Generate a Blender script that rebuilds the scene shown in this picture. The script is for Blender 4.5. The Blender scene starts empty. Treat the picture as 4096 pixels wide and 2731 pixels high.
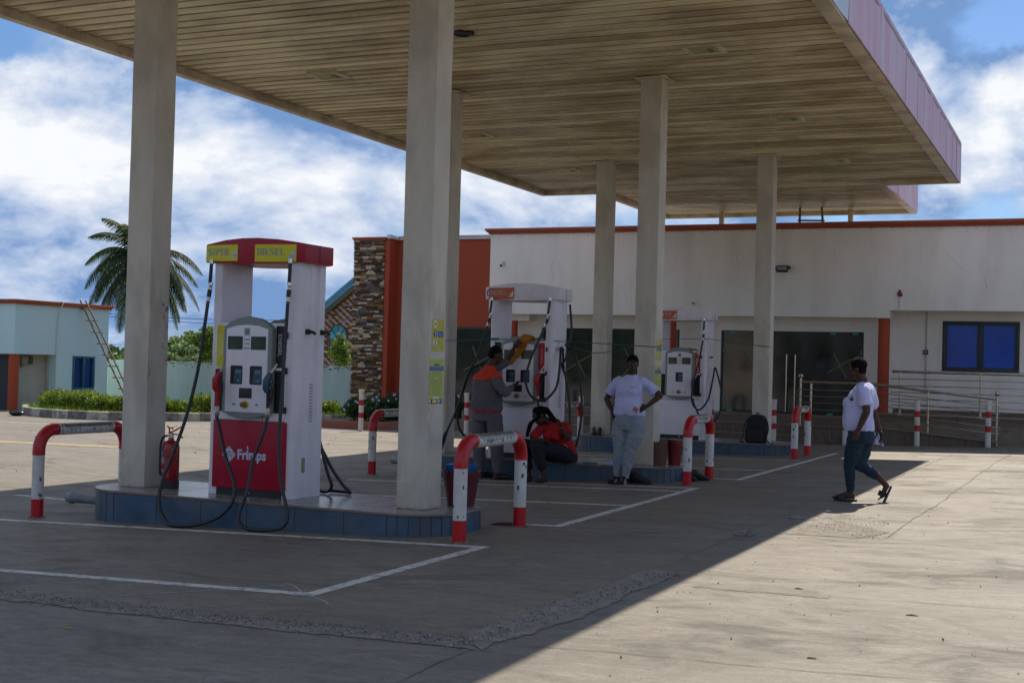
import bpy, bmesh, math, random
from math import sin, cos, pi, radians, sqrt, atan2
from mathutils import Vector, Matrix, Euler, noise as mnoise

random.seed(7)
SC = bpy.context.scene
COL = SC.collection

# ------------------------------------------------------------------ camera
CAM_H = 1.57
YAW, PITCH, ROLL, FPX = -0.4207, 0.0162, 0.0266, 5227.95
fw = Vector((sin(YAW)*cos(PITCH), cos(YAW)*cos(PITCH), sin(PITCH)))
rt = Vector((cos(YAW), -sin(YAW), 0)); up = rt.cross(fw)
r2 = rt*cos(ROLL)+up*sin(ROLL); u2 = -rt*sin(ROLL)+up*cos(ROLL)
cd = bpy.data.cameras.new('camera'); cam = bpy.data.objects.new('camera', cd); COL.objects.link(cam)
cam.matrix_world = Matrix(((r2.x, u2.x, -fw.x, 0), (r2.y, u2.y, -fw.y, 0), (r2.z, u2.z, -fw.z, CAM_H), (0, 0, 0, 1)))
cd.sensor_width = 36; cd.lens = FPX/4096*36; cd.clip_start = .1; cd.clip_end = 9000
SC.camera = cam
SC.view_settings.view_transform = 'Standard'; SC.view_settings.look = 'None'
SC.view_settings.exposure = 0.28; SC.view_settings.gamma = 1
SC.view_settings.use_curve_mapping = False
SC.render.engine = 'CYCLES'
SC.cycles.use_denoising = True; SC.cycles.max_bounces = 8
SC.cycles.sample_clamp_indirect = 8

# ------------------------------------------------------------------ sun and sky
SUN_DIR = Vector((-0.02, 4.66, 5.3)).normalized()        # towards the sun
SUN_EL = math.asin(SUN_DIR.z); SUN_AZ = atan2(SUN_DIR.x, SUN_DIR.y)
sd = bpy.data.lights.new('sun', 'SUN'); sd.energy = 5.0; sd.angle = radians(.55); sd.color = (1, .90, .75)
sun = bpy.data.objects.new('sun', sd); COL.objects.link(sun)
sun.rotation_euler = SUN_DIR.to_track_quat('Z', 'Y').to_euler(); sun.location = (0, 0, 30)

def ray_dir(px, py):      # direction of a point of the 2352x1568 view, used only to place clouds round the sky
    q = 1.7415
    return (fw + r2*((px*q-2048)/FPX) - u2*((py*q-1365.5)/FPX)).normalized()

def build_world():
    w = bpy.data.worlds.new('World'); SC.world = w; w.use_nodes = True
    nt = w.node_tree; N = nt.nodes; L = nt.links; N.clear()
    out = N.new('ShaderNodeOutputWorld'); bg = N.new('ShaderNodeBackground'); bg.inputs[1].default_value = .09
    L.new(bg.outputs[0], out.inputs[0])
    sky = N.new('ShaderNodeTexSky'); sky.sky_type = 'NISHITA'; sky.sun_disc = False
    sky.sun_elevation = SUN_EL; sky.sun_rotation = SUN_AZ; sky.air_density = 1.0; sky.dust_density = .6; sky.ozone_density = 1.5
    tc = N.new('ShaderNodeTexCoord')
    def math_(op, a, b=None, clamp=False):
        n = N.new('ShaderNodeMath'); n.operation = op; n.use_clamp = clamp
        for i, v in enumerate((a, b)):
            if v is None: continue
            if isinstance(v, (int, float)): n.inputs[i].default_value = v
            else: L.new(v, n.inputs[i])
        return n.outputs[0]
    mp = N.new('ShaderNodeMapping'); mp.inputs['Scale'].default_value = (1, 1, 1.7); mp.inputs['Location'].default_value = (.35, .1, .2)
    L.new(tc.outputs['Generated'], mp.inputs[0])
    def noise(scale, det, rough, dist=0, off=None):
        n = N.new('ShaderNodeTexNoise'); n.inputs['Scale'].default_value = scale; n.inputs['Detail'].default_value = det
        n.inputs['Roughness'].default_value = rough; n.inputs['Distortion'].default_value = dist
        if off:
            m = N.new('ShaderNodeMapping'); m.inputs['Location'].default_value = off; L.new(mp.outputs[0], m.inputs[0]); L.new(m.outputs[0], n.inputs[0])
        else: L.new(mp.outputs[0], n.inputs[0])
        return n.outputs['Fac']
    # ragged edge: shift the direction by noise before measuring distance to the cloud centres
    wob = N.new('ShaderNodeTexNoise'); wob.inputs['Scale'].default_value = 9; wob.inputs['Detail'].default_value = 8; wob.inputs['Roughness'].default_value = .62
    L.new(tc.outputs['Generated'], wob.inputs[0])
    vs = N.new('ShaderNodeVectorMath'); vs.operation = 'MULTIPLY_ADD'; L.new(wob.outputs['Color'], vs.inputs[0])
    vs.inputs[1].default_value = (.13, .13, .13); vs.inputs[2].default_value = (-.065, -.065, -.065)
    va = N.new('ShaderNodeVectorMath'); va.operation = 'ADD'; L.new(tc.outputs['Generated'], va.inputs[0]); L.new(vs.outputs[0], va.inputs[1])
    def blob(px, py, rad, squash=1.6):
        d = ray_dir(px, py)
        s = N.new('ShaderNodeVectorMath'); s.operation = 'SUBTRACT'; L.new(va.outputs[0], s.inputs[0]); s.inputs[1].default_value = d
        m = N.new('ShaderNodeVectorMath'); m.operation = 'MULTIPLY'; L.new(s.outputs[0], m.inputs[0]); m.inputs[1].default_value = (1, 1, squash)
        ln = N.new('ShaderNodeVectorMath'); ln.operation = 'LENGTH'; L.new(m.outputs[0], ln.inputs[0])
        r = N.new('ShaderNodeMapRange'); r.interpolation_type = 'SMOOTHSTEP'
        r.inputs['From Min'].default_value = rad; r.inputs['From Max'].default_value = 0
        L.new(ln.outputs['Value'], r.inputs[0]); return r.outputs[0]
    base = math_('ADD', math_('MULTIPLY', noise(2.3, 12, .56, .2), .85), math_('MULTIPLY', noise(9, 9, .6, .2, (1, 2, 3)), .15))
    baseup = math_('ADD', math_('MULTIPLY', noise(2.3, 12, .56, .2, (0, .02, .075)), .85), math_('MULTIPLY', noise(9, 9, .6, .2, (1, 2.01, 3.03)), .15))
    dens = base
    for (px, py, rad, wgt) in [(120, 240, .13, .08), (250, 330, .12, .07), (560, 350, .14, .12), (700, 420, .1, .12), (2180, 150, .16, .13), (2280, 300, .1, .1),
                               (880, 440, .07, .08), (1200, 470, .12, .1), (140, 600, .14, .10), (600, 640, .12, .10), (2130, 470, .06, .1), (430, 600, .08, .08),
                               (60, 470, .12, -.05), (300, 500, .08, -.03), (660, 520, .06, -.03), (1700, 480, .1, .06), (20, 90, .06, -.11), (480, 190, .04, -.12), (330, 140, .05, -.1), (2300, 20, .05, -.14), (2300, 420, .07, -.03)]:
        dens = math_('ADD', dens, math_('MULTIPLY', blob(px, py, rad), wgt))
    cov = N.new('ShaderNodeMapRange'); cov.interpolation_type = 'SMOOTHSTEP'
    cov.inputs['From Min'].default_value = .42; cov.inputs['From Max'].default_value = .53; L.new(dens, cov.inputs[0])
    # light and dark parts of the clouds
    lit = math_('MULTIPLY', math_('SUBTRACT', base, baseup), 3.8)
    shade = noise(3.2, 11, .58, .4, (3.1, 1.7, -.10))
    shade2 = math_('ADD', math_('ADD', math_('MULTIPLY', shade, .95), math_('MULTIPLY', dens, .25)), lit)
    cr = N.new('ShaderNodeValToRGB'); L.new(shade2, cr.inputs[0]); e = cr.color_ramp.elements
    e[0].position = .46; e[0].color = (1.7, 3.0, 5.6, 1); e[1].position = .90; e[1].color = (8.7, 8.9, 9.2, 1)
    m1 = cr.color_ramp.elements.new(.59); m1.color = (3.8, 4.9, 7.0, 1)
    m2 = cr.color_ramp.elements.new(.73); m2.color = (6.0, 6.7, 8.0, 1)
    # blue between clouds: the Nishita sky, a little deeper
    tint = N.new('ShaderNodeMix'); tint.data_type = 'RGBA'; tint.blend_type = 'MULTIPLY'; tint.inputs[0].default_value = 1
    L.new(sky.outputs[0], tint.inputs[6]); tint.inputs[7].default_value = (.52, .70, .95, 1)
    mx = N.new('ShaderNodeMix'); mx.data_type = 'RGBA'; L.new(cov.outputs[0], mx.inputs[0]); L.new(tint.outputs[2], mx.inputs[6]); L.new(cr.outputs[0], mx.inputs[7])
    L.new(mx.outputs[2], bg.inputs[0])
build_world()

# ------------------------------------------------------------------ helpers
ZX = [(-4000, -.08), (-11.7, -.08), (-9.8, -.10), (3, .287), (4000, .287)]
def zg(x):
    for (a, za), (b, zb) in zip(ZX, ZX[1:]):
        if x <= b: return za+(zb-za)*(x-a)/(b-a)
    return ZX[-1][1]

class MB:
    """collects geometry for one mesh, in world coordinates"""
    def __init__(s): s.v = []; s.f = []; s.m = []
    def add(s, vs, fs, m=0):
        o = len(s.v); s.v += [tuple(v) for v in vs]; s.f += [tuple(i+o for i in f) for f in fs]; s.m += [m]*len(fs); return s
    def box(s, x0, x1, y0, y1, z0, z1, m=0, rot=None, piv=None):
        vs = [Vector((x, y, z)) for z in (z0, z1) for x, y in ((x0, y0), (x1, y0), (x1, y1), (x0, y1))]
        if rot is not None:
            p = Vector(piv) if piv is not None else Vector(((x0+x1)/2, (y0+y1)/2, (z0+z1)/2)); R = Euler(rot).to_matrix()
            vs = [R@(v-p)+p for v in vs]
        return s.add(vs, [(3, 2, 1, 0), (4, 5, 6, 7), (0, 1, 5, 4), (1, 2, 6, 5), (2, 3, 7, 6), (3, 0, 4, 7)], m)
    def quad(s, a, b, c, d, m=0): return s.add([a, b, c, d], [(0, 1, 2, 3)], m)
    def prism(s, poly, z0, z1, m=0, axis='z'):
        n = len(poly)
        def P(p, h): return {'z': (p[0], p[1], h), 'y': (p[0], h, p[1]), 'x': (h, p[0], p[1])}[axis]
        vs = [P(p, z0) for p in poly]+[P(p, z1) for p in poly]
        return s.add(vs, [tuple(range(n-1, -1, -1)), tuple(range(n, 2*n))]+[(i, (i+1) % n, (i+1) % n+n, i+n) for i in range(n)], m)
    def tube(s, pts, r, seg=10, m=0, caps=True, sq=None, upv=None):
        pts = [Vector(p) for p in pts]; n = len(pts)
        rs = r if isinstance(r, (list, tuple)) else [r]*n
        o = []; prev = None
        for i, p in enumerate(pts):
            t = (pts[min(i+1, n-1)]-pts[max(i-1, 0)])
            t = t.normalized() if t.length > 1e-9 else Vector((0, 0, 1))
            if prev is None:
                a = Vector(upv) if upv else (Vector((0, 0, 1)) if abs(t.z) < .9 else Vector((1, 0, 0)))
                u = (a-t*a.dot(t)).normalized()
            else:
                u = prev-t*prev.dot(t); u = u.normalized() if u.length > 1e-6 else t.orthogonal().normalized()
            prev = u; w = t.cross(u)
            q = sq[i] if isinstance(sq, (list, tuple)) else (sq or 1)
            o += [p+(u*cos(2*pi*k/seg)*q+w*sin(2*pi*k/seg))*rs[i] for k in range(seg)]
        fs = [(i*seg+k, i*seg+(k+1) % seg, (i+1)*seg+(k+1) % seg, (i+1)*seg+k) for i in range(n-1) for k in range(seg)]
        if caps: fs += [tuple(range(seg-1, -1, -1)), tuple(range((n-1)*seg, n*seg))]
        return s.add(o, fs, m)
    def cyl(s, a, b, r, seg=16, m=0, r1=None): return s.tube([a, b], [r, r if r1 is None else r1], seg, m)
    def lathe(s, c, prof, seg=24, m=0, axis='z'):
        c = Vector(c); o = []
        for (r, h) in prof:
            for k in range(seg):
                a = 2*pi*k/seg
                d = {'z': (r*cos(a), r*sin(a), h), 'y': (r*cos(a), h, -r*sin(a)), 'x': (h, r*cos(a), r*sin(a))}[axis]
                o.append(c+Vector(d))
        n = len(prof)
        fs = [(i*seg+k, i*seg+(k+1) % seg, (i+1)*seg+(k+1) % seg, (i+1)*seg+k) for i in range(n-1) for k in range(seg)]
        fs += [tuple(range(seg-1, -1, -1)), tuple(range((n-1)*seg, n*seg))]
        return s.add(o, fs, m)
    def ball(s, c, r, seg=12, rings=8, m=0, R=None):
        rx, ry, rz = r if isinstance(r, (list, tuple)) else (r, r, r)
        c = Vector(c); o = []
        for i in range(rings+1):
            t = pi*i/rings
            for k in range(seg):
                a = 2*pi*k/seg
                v = Vector((rx*sin(t)*cos(a), ry*sin(t)*sin(a), -rz*cos(t)))
                o.append(c+(R@v if R is not None else v))
        fs = [(i*seg+k, i*seg+(k+1) % seg, (i+1)*seg+(k+1) % seg, (i+1)*seg+k) for i in range(rings) for k in range(seg)]
        return s.add(o, fs, m)
    def loft(s, secs, seg=20, m=0, p=2.0):
        """secs: (centre, rx, ry, yaw, tilt-normal or None) elliptical sections"""
        o = []
        for c, rx, ry, yaw in secs:
            for k in range(seg):
                a = 2*pi*k/seg; ca, sa = cos(a), sin(a)
                x = rx*math.copysign(abs(ca)**(2/p), ca); y = ry*math.copysign(abs(sa)**(2/p), sa)
                o.append(Vector(c)+Vector((x*cos(yaw)-y*sin(yaw), x*sin(yaw)+y*cos(yaw), 0)))
        n = len(secs)
        fs = [(i*seg+k, i*seg+(k+1) % seg, (i+1)*seg+(k+1) % seg, (i+1)*seg+k) for i in range(n-1) for k in range(seg)]
        fs += [tuple(range(seg-1, -1, -1)), tuple(range((n-1)*seg, n*seg))]
        return s.add(o, fs, m)

def wloc(p):
    v = Vector((0, 0, 0))
    while p is not None: v += p.location; p = p.parent
    return v
def obj(name, mb, mat=None, parent=None, bev=0, smooth=False, kind=None, label=None, cat=None, group=None, weld=False, segs=2):
    me = bpy.data.meshes.new(name); off = wloc(parent)
    me.from_pydata([(v[0]-off.x, v[1]-off.y, v[2]-off.z) for v in mb.v], [], mb.f)
    mats = mat if isinstance(mat, (list, tuple)) else [mat]
    for m_ in mats: me.materials.append(m_)
    if len(mats) > 1: me.polygons.foreach_set('material_index', mb.m)
    bm = bmesh.new(); bm.from_mesh(me)
    if weld: bmesh.ops.remove_doubles(bm, verts=bm.verts, dist=1e-5)
    bmesh.ops.recalc_face_normals(bm, faces=bm.faces)
    if bev:
        es = [e for e in bm.edges if len(e.link_faces) == 2 and e.calc_face_angle(0) > .5]
        bmesh.ops.bevel(bm, geom=es, offset=bev, segments=segs, affect='EDGES', profile=.6, clamp_overlap=True)
    bm.to_mesh(me); bm.free()
    if smooth or bev:
        me.polygons.foreach_set('use_smooth', [True]*len(me.polygons))
        try: me.set_sharp_from_angle(angle=radians(40))
        except Exception: pass
    o = bpy.data.objects.new(name, me); COL.objects.link(o)
    if parent is not None: o.parent = parent
    tag(o, label, cat, group, kind); return o
def tag(o, label=None, cat=None, group=None, kind=None):
    for k, v in (('label', label), ('category', cat), ('group', group), ('kind', kind)):
        if v: o[k] = v
    return o
def thing(name, label, cat, loc=(0, 0, 0), group=None):
    o = bpy.data.objects.new(name, None); COL.objects.link(o); o.location = loc; o.empty_display_size = .1
    return tag(o, label, cat, group)
def copy_tree(o, parent=None, keep=('label', 'group', 'category', 'kind')):
    c = o.copy(); COL.objects.link(c); c.parent = parent
    for ch in list(o.children): copy_tree(ch, c)
    return c
def origin_to(o, loc):     # move a mesh object's origin without moving the mesh
    loc = Vector(loc); d = loc-o.location
    o.data.transform(Matrix.Translation(-d)); o.location = loc; return o
def spline(pts, n=8):
    P = [Vector(p) for p in pts]; P = [P[0]*2-P[1]]+P+[P[-1]*2-P[-2]]; out = []
    for i in range(1, len(P)-2):
        a, b, c, d = P[i-1:i+3]
        for k in range(n):
            t = k/n
            out.append(.5*((2*b)+(c-a)*t+(2*a-5*b+4*c-d)*t*t+(-a+3*b-3*c+d)*t**3))
    out.append(P[-2]); return out
def arc(cx, cy, r, a0, a1, n): return [(cx+r*cos(radians(a0+(a1-a0)*i/n)), cy+r*sin(radians(a0+(a1-a0)*i/n))) for i in range(n+1)]
def rrect(x0, x1, y0, y1, r, n=5):
    return arc(x1-r, y0+r, r, -90, 0, n)+arc(x1-r, y1-r, r, 0, 90, n)+arc(x0+r, y1-r, r, 90, 180, n)+arc(x0+r, y0+r, r, 180, 270, n)
TMP = bpy.data.scenes.new('tmp')
def evaluated_mesh(o):     # evaluates one object in a scratch scene, so that the big scene is not re-evaluated each time
    TMP.collection.objects.link(o); vl = TMP.view_layers[0]; vl.update(); dg = vl.depsgraph
    me = bpy.data.meshes.new_from_object(o.evaluated_get(dg), preserve_all_data_layers=False, depsgraph=dg); TMP.collection.objects.unlink(o); return me
def text_mb(mb, s, x0, x1, z0, z1, y, axis='y', bold=.0, rot90=0, m=0, depth=.001, flat=True):
    """flat lettering fitted in a rectangle of an upright plane facing -y (axis 'y') or +x (axis 'x')"""
    cu = bpy.data.curves.new('txt', 'FONT'); cu.body = s; cu.offset = bold; cu.resolution_u = 3
    o = bpy.data.objects.new('txt', cu); me = evaluated_mesh(o)
    vs = [(v.co.x, v.co.y) for v in me.vertices]; fs = [tuple(p.vertices) for p in me.polygons]
    bpy.data.objects.remove(o); bpy.data.curves.remove(cu); bpy.data.meshes.remove(me)
    if not vs: return mb
    if rot90 == 1: vs = [(-b, a) for a, b in vs]
    if rot90 == -1: vs = [(b, -a) for a, b in vs]
    ax, bx = min(v[0] for v in vs), max(v[0] for v in vs); az, bz = min(v[1] for v in vs), max(v[1] for v in vs)
    out = []
    for a, b in vs:
        u = x0+(a-ax)/(bx-ax+1e-9)*(x1-x0); w = z0+(b-az)/(bz-az+1e-9)*(z1-z0)
        out.append((u, y, w) if axis == 'y' else (y, u, w))
    return mb.add(out, fs, m)

# ------------------------------------------------------------------ materials
MATS = {}
def mat(name, col, rough=.6, metal=0, var=.12, scale=3, st=(1, 1, 1), bump=0, bscale=60, dirt=None, dscale=2, damt=.5, dthr=.5, spec=.5, coat=0, trans=0, alpha=1, coord='Object', dst=None, dsoft=.12, orand=0):
    if name in MATS: return MATS[name]
    m = bpy.data.materials.new(name); m.use_nodes = True; nt = m.node_tree; N = nt.nodes; L = nt.links
    b = N['Principled BSDF']; MATS[name] = m
    b.inputs['Roughness'].default_value = rough; b.inputs['Metallic'].default_value = metal
    b.inputs['Specular IOR Level'].default_value = spec; b.inputs['Coat Weight'].default_value = coat
    b.inputs['Transmission Weight'].default_value = trans; b.inputs['Alpha'].default_value = alpha
    tc = N.new('ShaderNodeTexCoord'); mp = N.new('ShaderNodeMapping'); mp.inputs['Scale'].default_value = st
    L.new(tc.outputs[coord], mp.inputs[0])
    src = None
    def noise(sc, det=6, r=.6, v=mp):
        n = N.new('ShaderNodeTexNoise'); n.inputs['Scale'].default_value = sc; n.inputs['Detail'].default_value = det; n.inputs['Roughness'].default_value = r
        L.new(v.outputs[0], n.inputs[0]); return n
    n = noise(scale, 7); cr = N.new('ShaderNodeValToRGB'); L.new(n.outputs['Fac'], cr.inputs[0])
    e = cr.color_ramp.elements; e[0].position = .3; e[1].position = .7
    e[0].color = (*[c*(1-var) for c in col], 1); e[1].color = (*[min(1, c*(1+var)) for c in col], 1); src = cr.outputs[0]
    if dirt:
        v = mp
        if dst: v = N.new('ShaderNodeMapping'); v.inputs['Scale'].default_value = dst; v.inputs['Location'].default_value = (3, 7, 1); L.new(tc.outputs[coord], v.inputs[0])
        d = noise(dscale, 9, .65, v); r = N.new('ShaderNodeMapRange'); r.interpolation_type = 'SMOOTHSTEP'
        r.inputs['From Min'].default_value = dthr-dsoft; r.inputs['From Max'].default_value = dthr+dsoft; r.inputs['To Max'].default_value = damt
        dv = d.outputs['Fac']
        if orand:
            oi = N.new('ShaderNodeObjectInfo'); mr = N.new('ShaderNodeMapRange'); mr.inputs['To Min'].default_value = -orand; mr.inputs['To Max'].default_value = orand; L.new(oi.outputs['Random'], mr.inputs[0])
            ad = N.new('ShaderNodeMath'); L.new(dv, ad.inputs[0]); L.new(mr.outputs[0], ad.inputs[1]); dv = ad.outputs[0]
        L.new(dv, r.inputs[0]); mx = N.new('ShaderNodeMix'); mx.data_type = 'RGBA'
        L.new(r.outputs[0], mx.inputs[0]); L.new(src, mx.inputs[6]); mx.inputs[7].default_value = (*dirt, 1); src = mx.outputs[2]
    L.new(src, b.inputs['Base Color'])
    rr = N.new('ShaderNodeMapRange'); L.new(n.outputs['Fac'], rr.inputs[0]); rr.inputs['To Min'].default_value = max(0, rough-.08); rr.inputs['To Max'].default_value = min(1, rough+.08); L.new(rr.outputs[0], b.inputs['Roughness'])
    if bump:
        bn = noise(bscale, 5); bp = N.new('ShaderNodeBump'); bp.inputs['Strength'].default_value = bump; bp.inputs['Distance'].default_value = .01
        L.new(bn.outputs['Fac'], bp.inputs['Height']); L.new(bp.outputs[0], b.inputs['Normal'])
    return m
WHITE = mat('white_enamel', (.80, .755, .80), .34, var=.05, scale=2, dirt=(.52, .46, .45), dscale=1.6, damt=.35, dthr=.56)
CRIM = mat('crimson_enamel', (.36, .003, .025), .34, spec=.35, var=.06)
BLACK = mat('black_plastic', (.012, .013, .015), .45, var=.2)
RUBBER = mat('black_rubber', (.014, .015, .018), .42, var=.2, scale=12)
CHROME = mat('chrome', (.62, .62, .62), .2, 1, var=.1, scale=20)
STEEL = mat('stainless_steel', (.5, .45, .38), .24, 1, var=.12, scale=9)
YEL = mat('yellow_print', (.68, .62, .01), .45, var=.05)
ORG = mat('orange_print', (.55, .11, .02), .45, var=.05)
REDP = mat('red_print', (.5, .01, .02), .4, var=.05)
BLUEP = mat('blue_print', (.02, .06, .3), .45, var=.05)
LETT = mat('pale_lettering', (.5, .56, .72), .5, var=.04)
LETW = mat('white_lettering', (.75, .74, .76), .5, var=.03)
INK = mat('dark_ink', (.02, .02, .025), .6, var=.1)
GREYG = mat('grey_green_plastic', (.21, .24, .22), .4, var=.06)
LCD = mat('lcd_glass', (.07, .085, .065), .15, var=.25, scale=3)

def concrete_ground(name='forecourt_concrete', k=.59, off=0, tint=(1.02, .985, .95)):
    m = bpy.data.materials.new(name); m.use_nodes = True; nt = m.node_tree; N = nt.nodes; L = nt.links; b = N['Principled BSDF']
    tc = N.new('ShaderNodeTexCoord')
    def nz(sc, st, det=8, r=.6, dist=0, loc=(0, 0, 0)):
        mp = N.new('ShaderNodeMapping'); mp.inputs['Scale'].default_value = st; mp.inputs['Location'].default_value = (loc[0]+off, loc[1]+off*.7, loc[2]); L.new(tc.outputs['Object'], mp.inputs[0])
        n = N.new('ShaderNodeTexNoise'); n.inputs['Scale'].default_value = sc; n.inputs['Detail'].default_value = det; n.inputs['Roughness'].default_value = r; n.inputs['Distortion'].default_value = dist
        L.new(mp.outputs[0], n.inputs[0]); return n.outputs['Fac']
    def ramp(v, stops):
        c = N.new('ShaderNodeValToRGB'); L.new(v, c.inputs[0]); e = c.color_ramp.elements
        e[0].position, e[0].color = stops[0][0], (*stops[0][1], 1); e[1].position, e[1].color = stops[-1][0], (*stops[-1][1], 1)
        for p_, c_ in stops[1:-1]: k = e.new(p_); k.color = (*c_, 1)
        return c.outputs[0]
    def mix(f, a, c2, mode='MIX'):
        x = N.new('ShaderNodeMix'); x.data_type = 'RGBA'; x.blend_type = mode
        if isinstance(f, (int, float)): x.inputs[0].default_value = f
        else: L.new(f, x.inputs[0])
        for i, v in ((6, a), (7, c2)):
            if isinstance(v, tuple): x.inputs[i].default_value = (*v, 1)
            else: L.new(v, x.inputs[i])
        return x.outputs[2]
    def rng(v, a, b_, c0=0, c1=1):
        r = N.new('ShaderNodeMapRange'); r.interpolation_type = 'SMOOTHSTEP'; r.inputs[1].default_value = a; r.inputs[2].default_value = b_; r.inputs[3].default_value = c0; r.inputs[4].default_value = c1
        L.new(v, r.inputs[0]); return r.outputs[0]
    T = lambda c: tuple(v*k*t_ for v, t_ in zip(c, tint))
    base = ramp(nz(.45, (1, 1.6, 1), 9, .62), [(.3, T((.27, .245, .205))), (.52, T((.35, .32, .27))), (.72, T((.43, .395, .34)))])
    streak = nz(1.5, (.8, 4.0, 1), 10, .72, .4)          # broomed across x
    col = mix(rng(streak, .42, .62, 0, .5), base, T((.22, .20, .17)))
    arcs = nz(3.2, (.8, 2.8, 1), 10, .75, 1.4, (5, 2, 0))
    col = mix(rng(arcs, .54, .68, 0, .55), col, T((.48, .45, .39)))
    stain = nz(.9, (1, 1.5, 1), 11, .70, .8, (9, 4, 0))
    col = mix(rng(stain, .53, .66, 0, .78), col, T((.17, .165, .155)))
    rust = nz(1.7, (.6, 1.6, 1), 8, .7, .5, (1, 14, 0))
    col = mix(rng(rust, .60, .74, 0, .4), col, T((.38, .28, .17)))
    blot = nz(7, (1, 1.6, 1), 8, .75, .3, (2, 8, 0)); col = mix(rng(blot, .50, .66, 0, .6), col, T((.19, .175, .155)))
    mott = nz(4.6, (.85, 2.0, 1), 11, .78, .9, (7, 3, 0)); col = mix(rng(mott, .50, .62, 0, .55), col, T((.20, .19, .175))); col = mix(rng(mott, .48, .36, 0, .5), col, T((.47, .44, .39)))
    fine = nz(34, (1, 1, 1), 6, .78); col = mix(rng(fine, .42, .60, 0, .40), col, T((.20, .18, .155)))
    spk = nz(120, (1, 1, 1), 3, .7, 0, (4, 4, 0)); col = mix(rng(spk, .56, .66, 0, .35), col, T((.52, .50, .45)))
    # aggregate specks
    v = N.new('ShaderNodeTexVoronoi'); v.inputs['Scale'].default_value = 26; L.new(tc.outputs['Object'], v.inputs[0])
    sp = N.new('ShaderNodeMath'); sp.operation = 'LESS_THAN'; L.new(v.outputs['Distance'], sp.inputs[0]); sp.inputs[1].default_value = .085
    col = mix(sp.outputs[0], col, (.11, .10, .09))
    L.new(col, b.inputs['Base Color'])
    L.new(rng(stain, .4, .7, .62, .88), b.inputs['Roughness']); b.inputs['Specular IOR Level'].default_value = .38
    bp = N.new('ShaderNodeBump'); bp.inputs['Strength'].default_value = .45; bp.inputs['Distance'].default_value = .012
    mm = N.new('ShaderNodeMath'); mm.operation = 'ADD'; L.new(fine, mm.inputs[0]); L.new(streak, mm.inputs[1]); L.new(mm.outputs[0], bp.inputs['Height']); L.new(bp.outputs[0], b.inputs['Normal'])
    return m
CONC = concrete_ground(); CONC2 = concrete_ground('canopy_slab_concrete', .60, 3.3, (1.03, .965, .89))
def worn_paint(name, col, thr=.5):
    m = mat(name, col, .7, var=.1, scale=6, dirt=(.20, .18, .15), dscale=14, damt=.85, dthr=thr, dsoft=.06, bump=.2, bscale=50)
    return m
LINEW = worn_paint('worn_white_line_paint', (.58, .56, .52), .56)
LINEY = worn_paint('worn_yellow_line_paint', (.45, .33, .12), .50)
SOIL = mat('dry_soil', (.20, .15, .09), .95, var=.3, scale=.6, bump=.4, bscale=8)
CRACK = mat('crack_dark', (.045, .04, .035), .95, var=.3, scale=8)

# --- ground sheets
def strip_mesh(xs, ys, dz, z0=None):
    mb = MB()
    vs = [(x, y, (zg(x) if z0 is None else z0)+dz) for y in ys for x in xs]; n = len(xs)
    mb.add(vs, [(j*n+i, j*n+i+1, (j+1)*n+i+1, (j+1)*n+i) for j in range(len(ys)-1) for i in range(n-1)]); return mb
obj('ground', strip_mesh([-5000, -200, -60, 60, 5000], [-60, 0, 33, 80, 400, 6000], 0, -.14), SOIL, kind='structure')
# forecourt: left boundary follows the kerb; sheet sits above the soil
obj('forecourt', strip_mesh([-60, -30, -11.7, -9.8, 3, 45], [-30, 0, 10, 20, 31], 0), CONC, kind='structure')
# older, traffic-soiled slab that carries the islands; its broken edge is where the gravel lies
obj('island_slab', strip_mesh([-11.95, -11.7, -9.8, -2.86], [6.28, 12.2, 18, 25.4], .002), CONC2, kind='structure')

def line_strip(name, pts, w, matl, dz=.0042):
    mb = MB(); P = [Vector((x, y, 0)) for x, y in pts]
    L_, R_ = [], []
    for i, p in enumerate(P):
        t = (P[min(i+1, len(P)-1)]-P[max(i-1, 0)]).normalized(); n = Vector((-t.y, t.x, 0))*w/2
        L_.append(p+n); R_.append(p-n)
    vs = [(v.x, v.y, zg(v.x)+dz) for v in L_+R_]; k = len(P)
    mb.add(vs, [(i, i+1, k+i+1, k+i) for i in range(k-1)])
    return obj(name, mb, matl, kind='structure')
def seg(a, b, n=12): return [(a[0]+(b[0]-a[0])*i/n, a[1]+(b[1]-a[1])*i/n) for i in range(n+1)]
for a, b in [((-11.4, 9.67), (-4.60, 9.67)), ((-11.4, 7.12), (-4.60, 7.12)), ((-4.545, 7.07), (-4.545, 9.72)),
             ((-11.2, 13.45), (-4.60, 13.45)), ((-4.55, 11.28), (-4.55, 15.98)), ((-5.12, 11.33), (-4.6, 11.33)), ((-9.3, 15.40), (-4.62, 15.42)), ((-8.9, 16.05), (-4.6, 15.93)),
             ((-9.3, 19.4), (-4.45, 19.4)), ((-4.40, 17.4), (-4.32, 24.4)), ((-9.3, 22.0), (-4.5, 22.0)), ((-4.9, 17.6), (-4.45, 17.55)), ((-9.1, 11.33), (-11.2, 11.33))]:
    line_strip('parking_line', seg(a, b), .105, LINEW)
for a, b, w in [((-24, 16.6), (-15.5, 18.0), .35), ((-22.5, 20.3), (-14, 21.6), .08), ((-23, 23.4), (-13, 22.6), .1), ((-3.8, 27.0), (.5, 27.35), .06)]:
    line_strip('yellow_line', seg(a, b), w, LINEY)
line_strip('parking_line', seg((-26, 22.2), (-20, 22.6)), .1, LINEW); line_strip('parking_line', seg((-20, 24), (-14.5, 25.2)), .08, LINEW)

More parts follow.
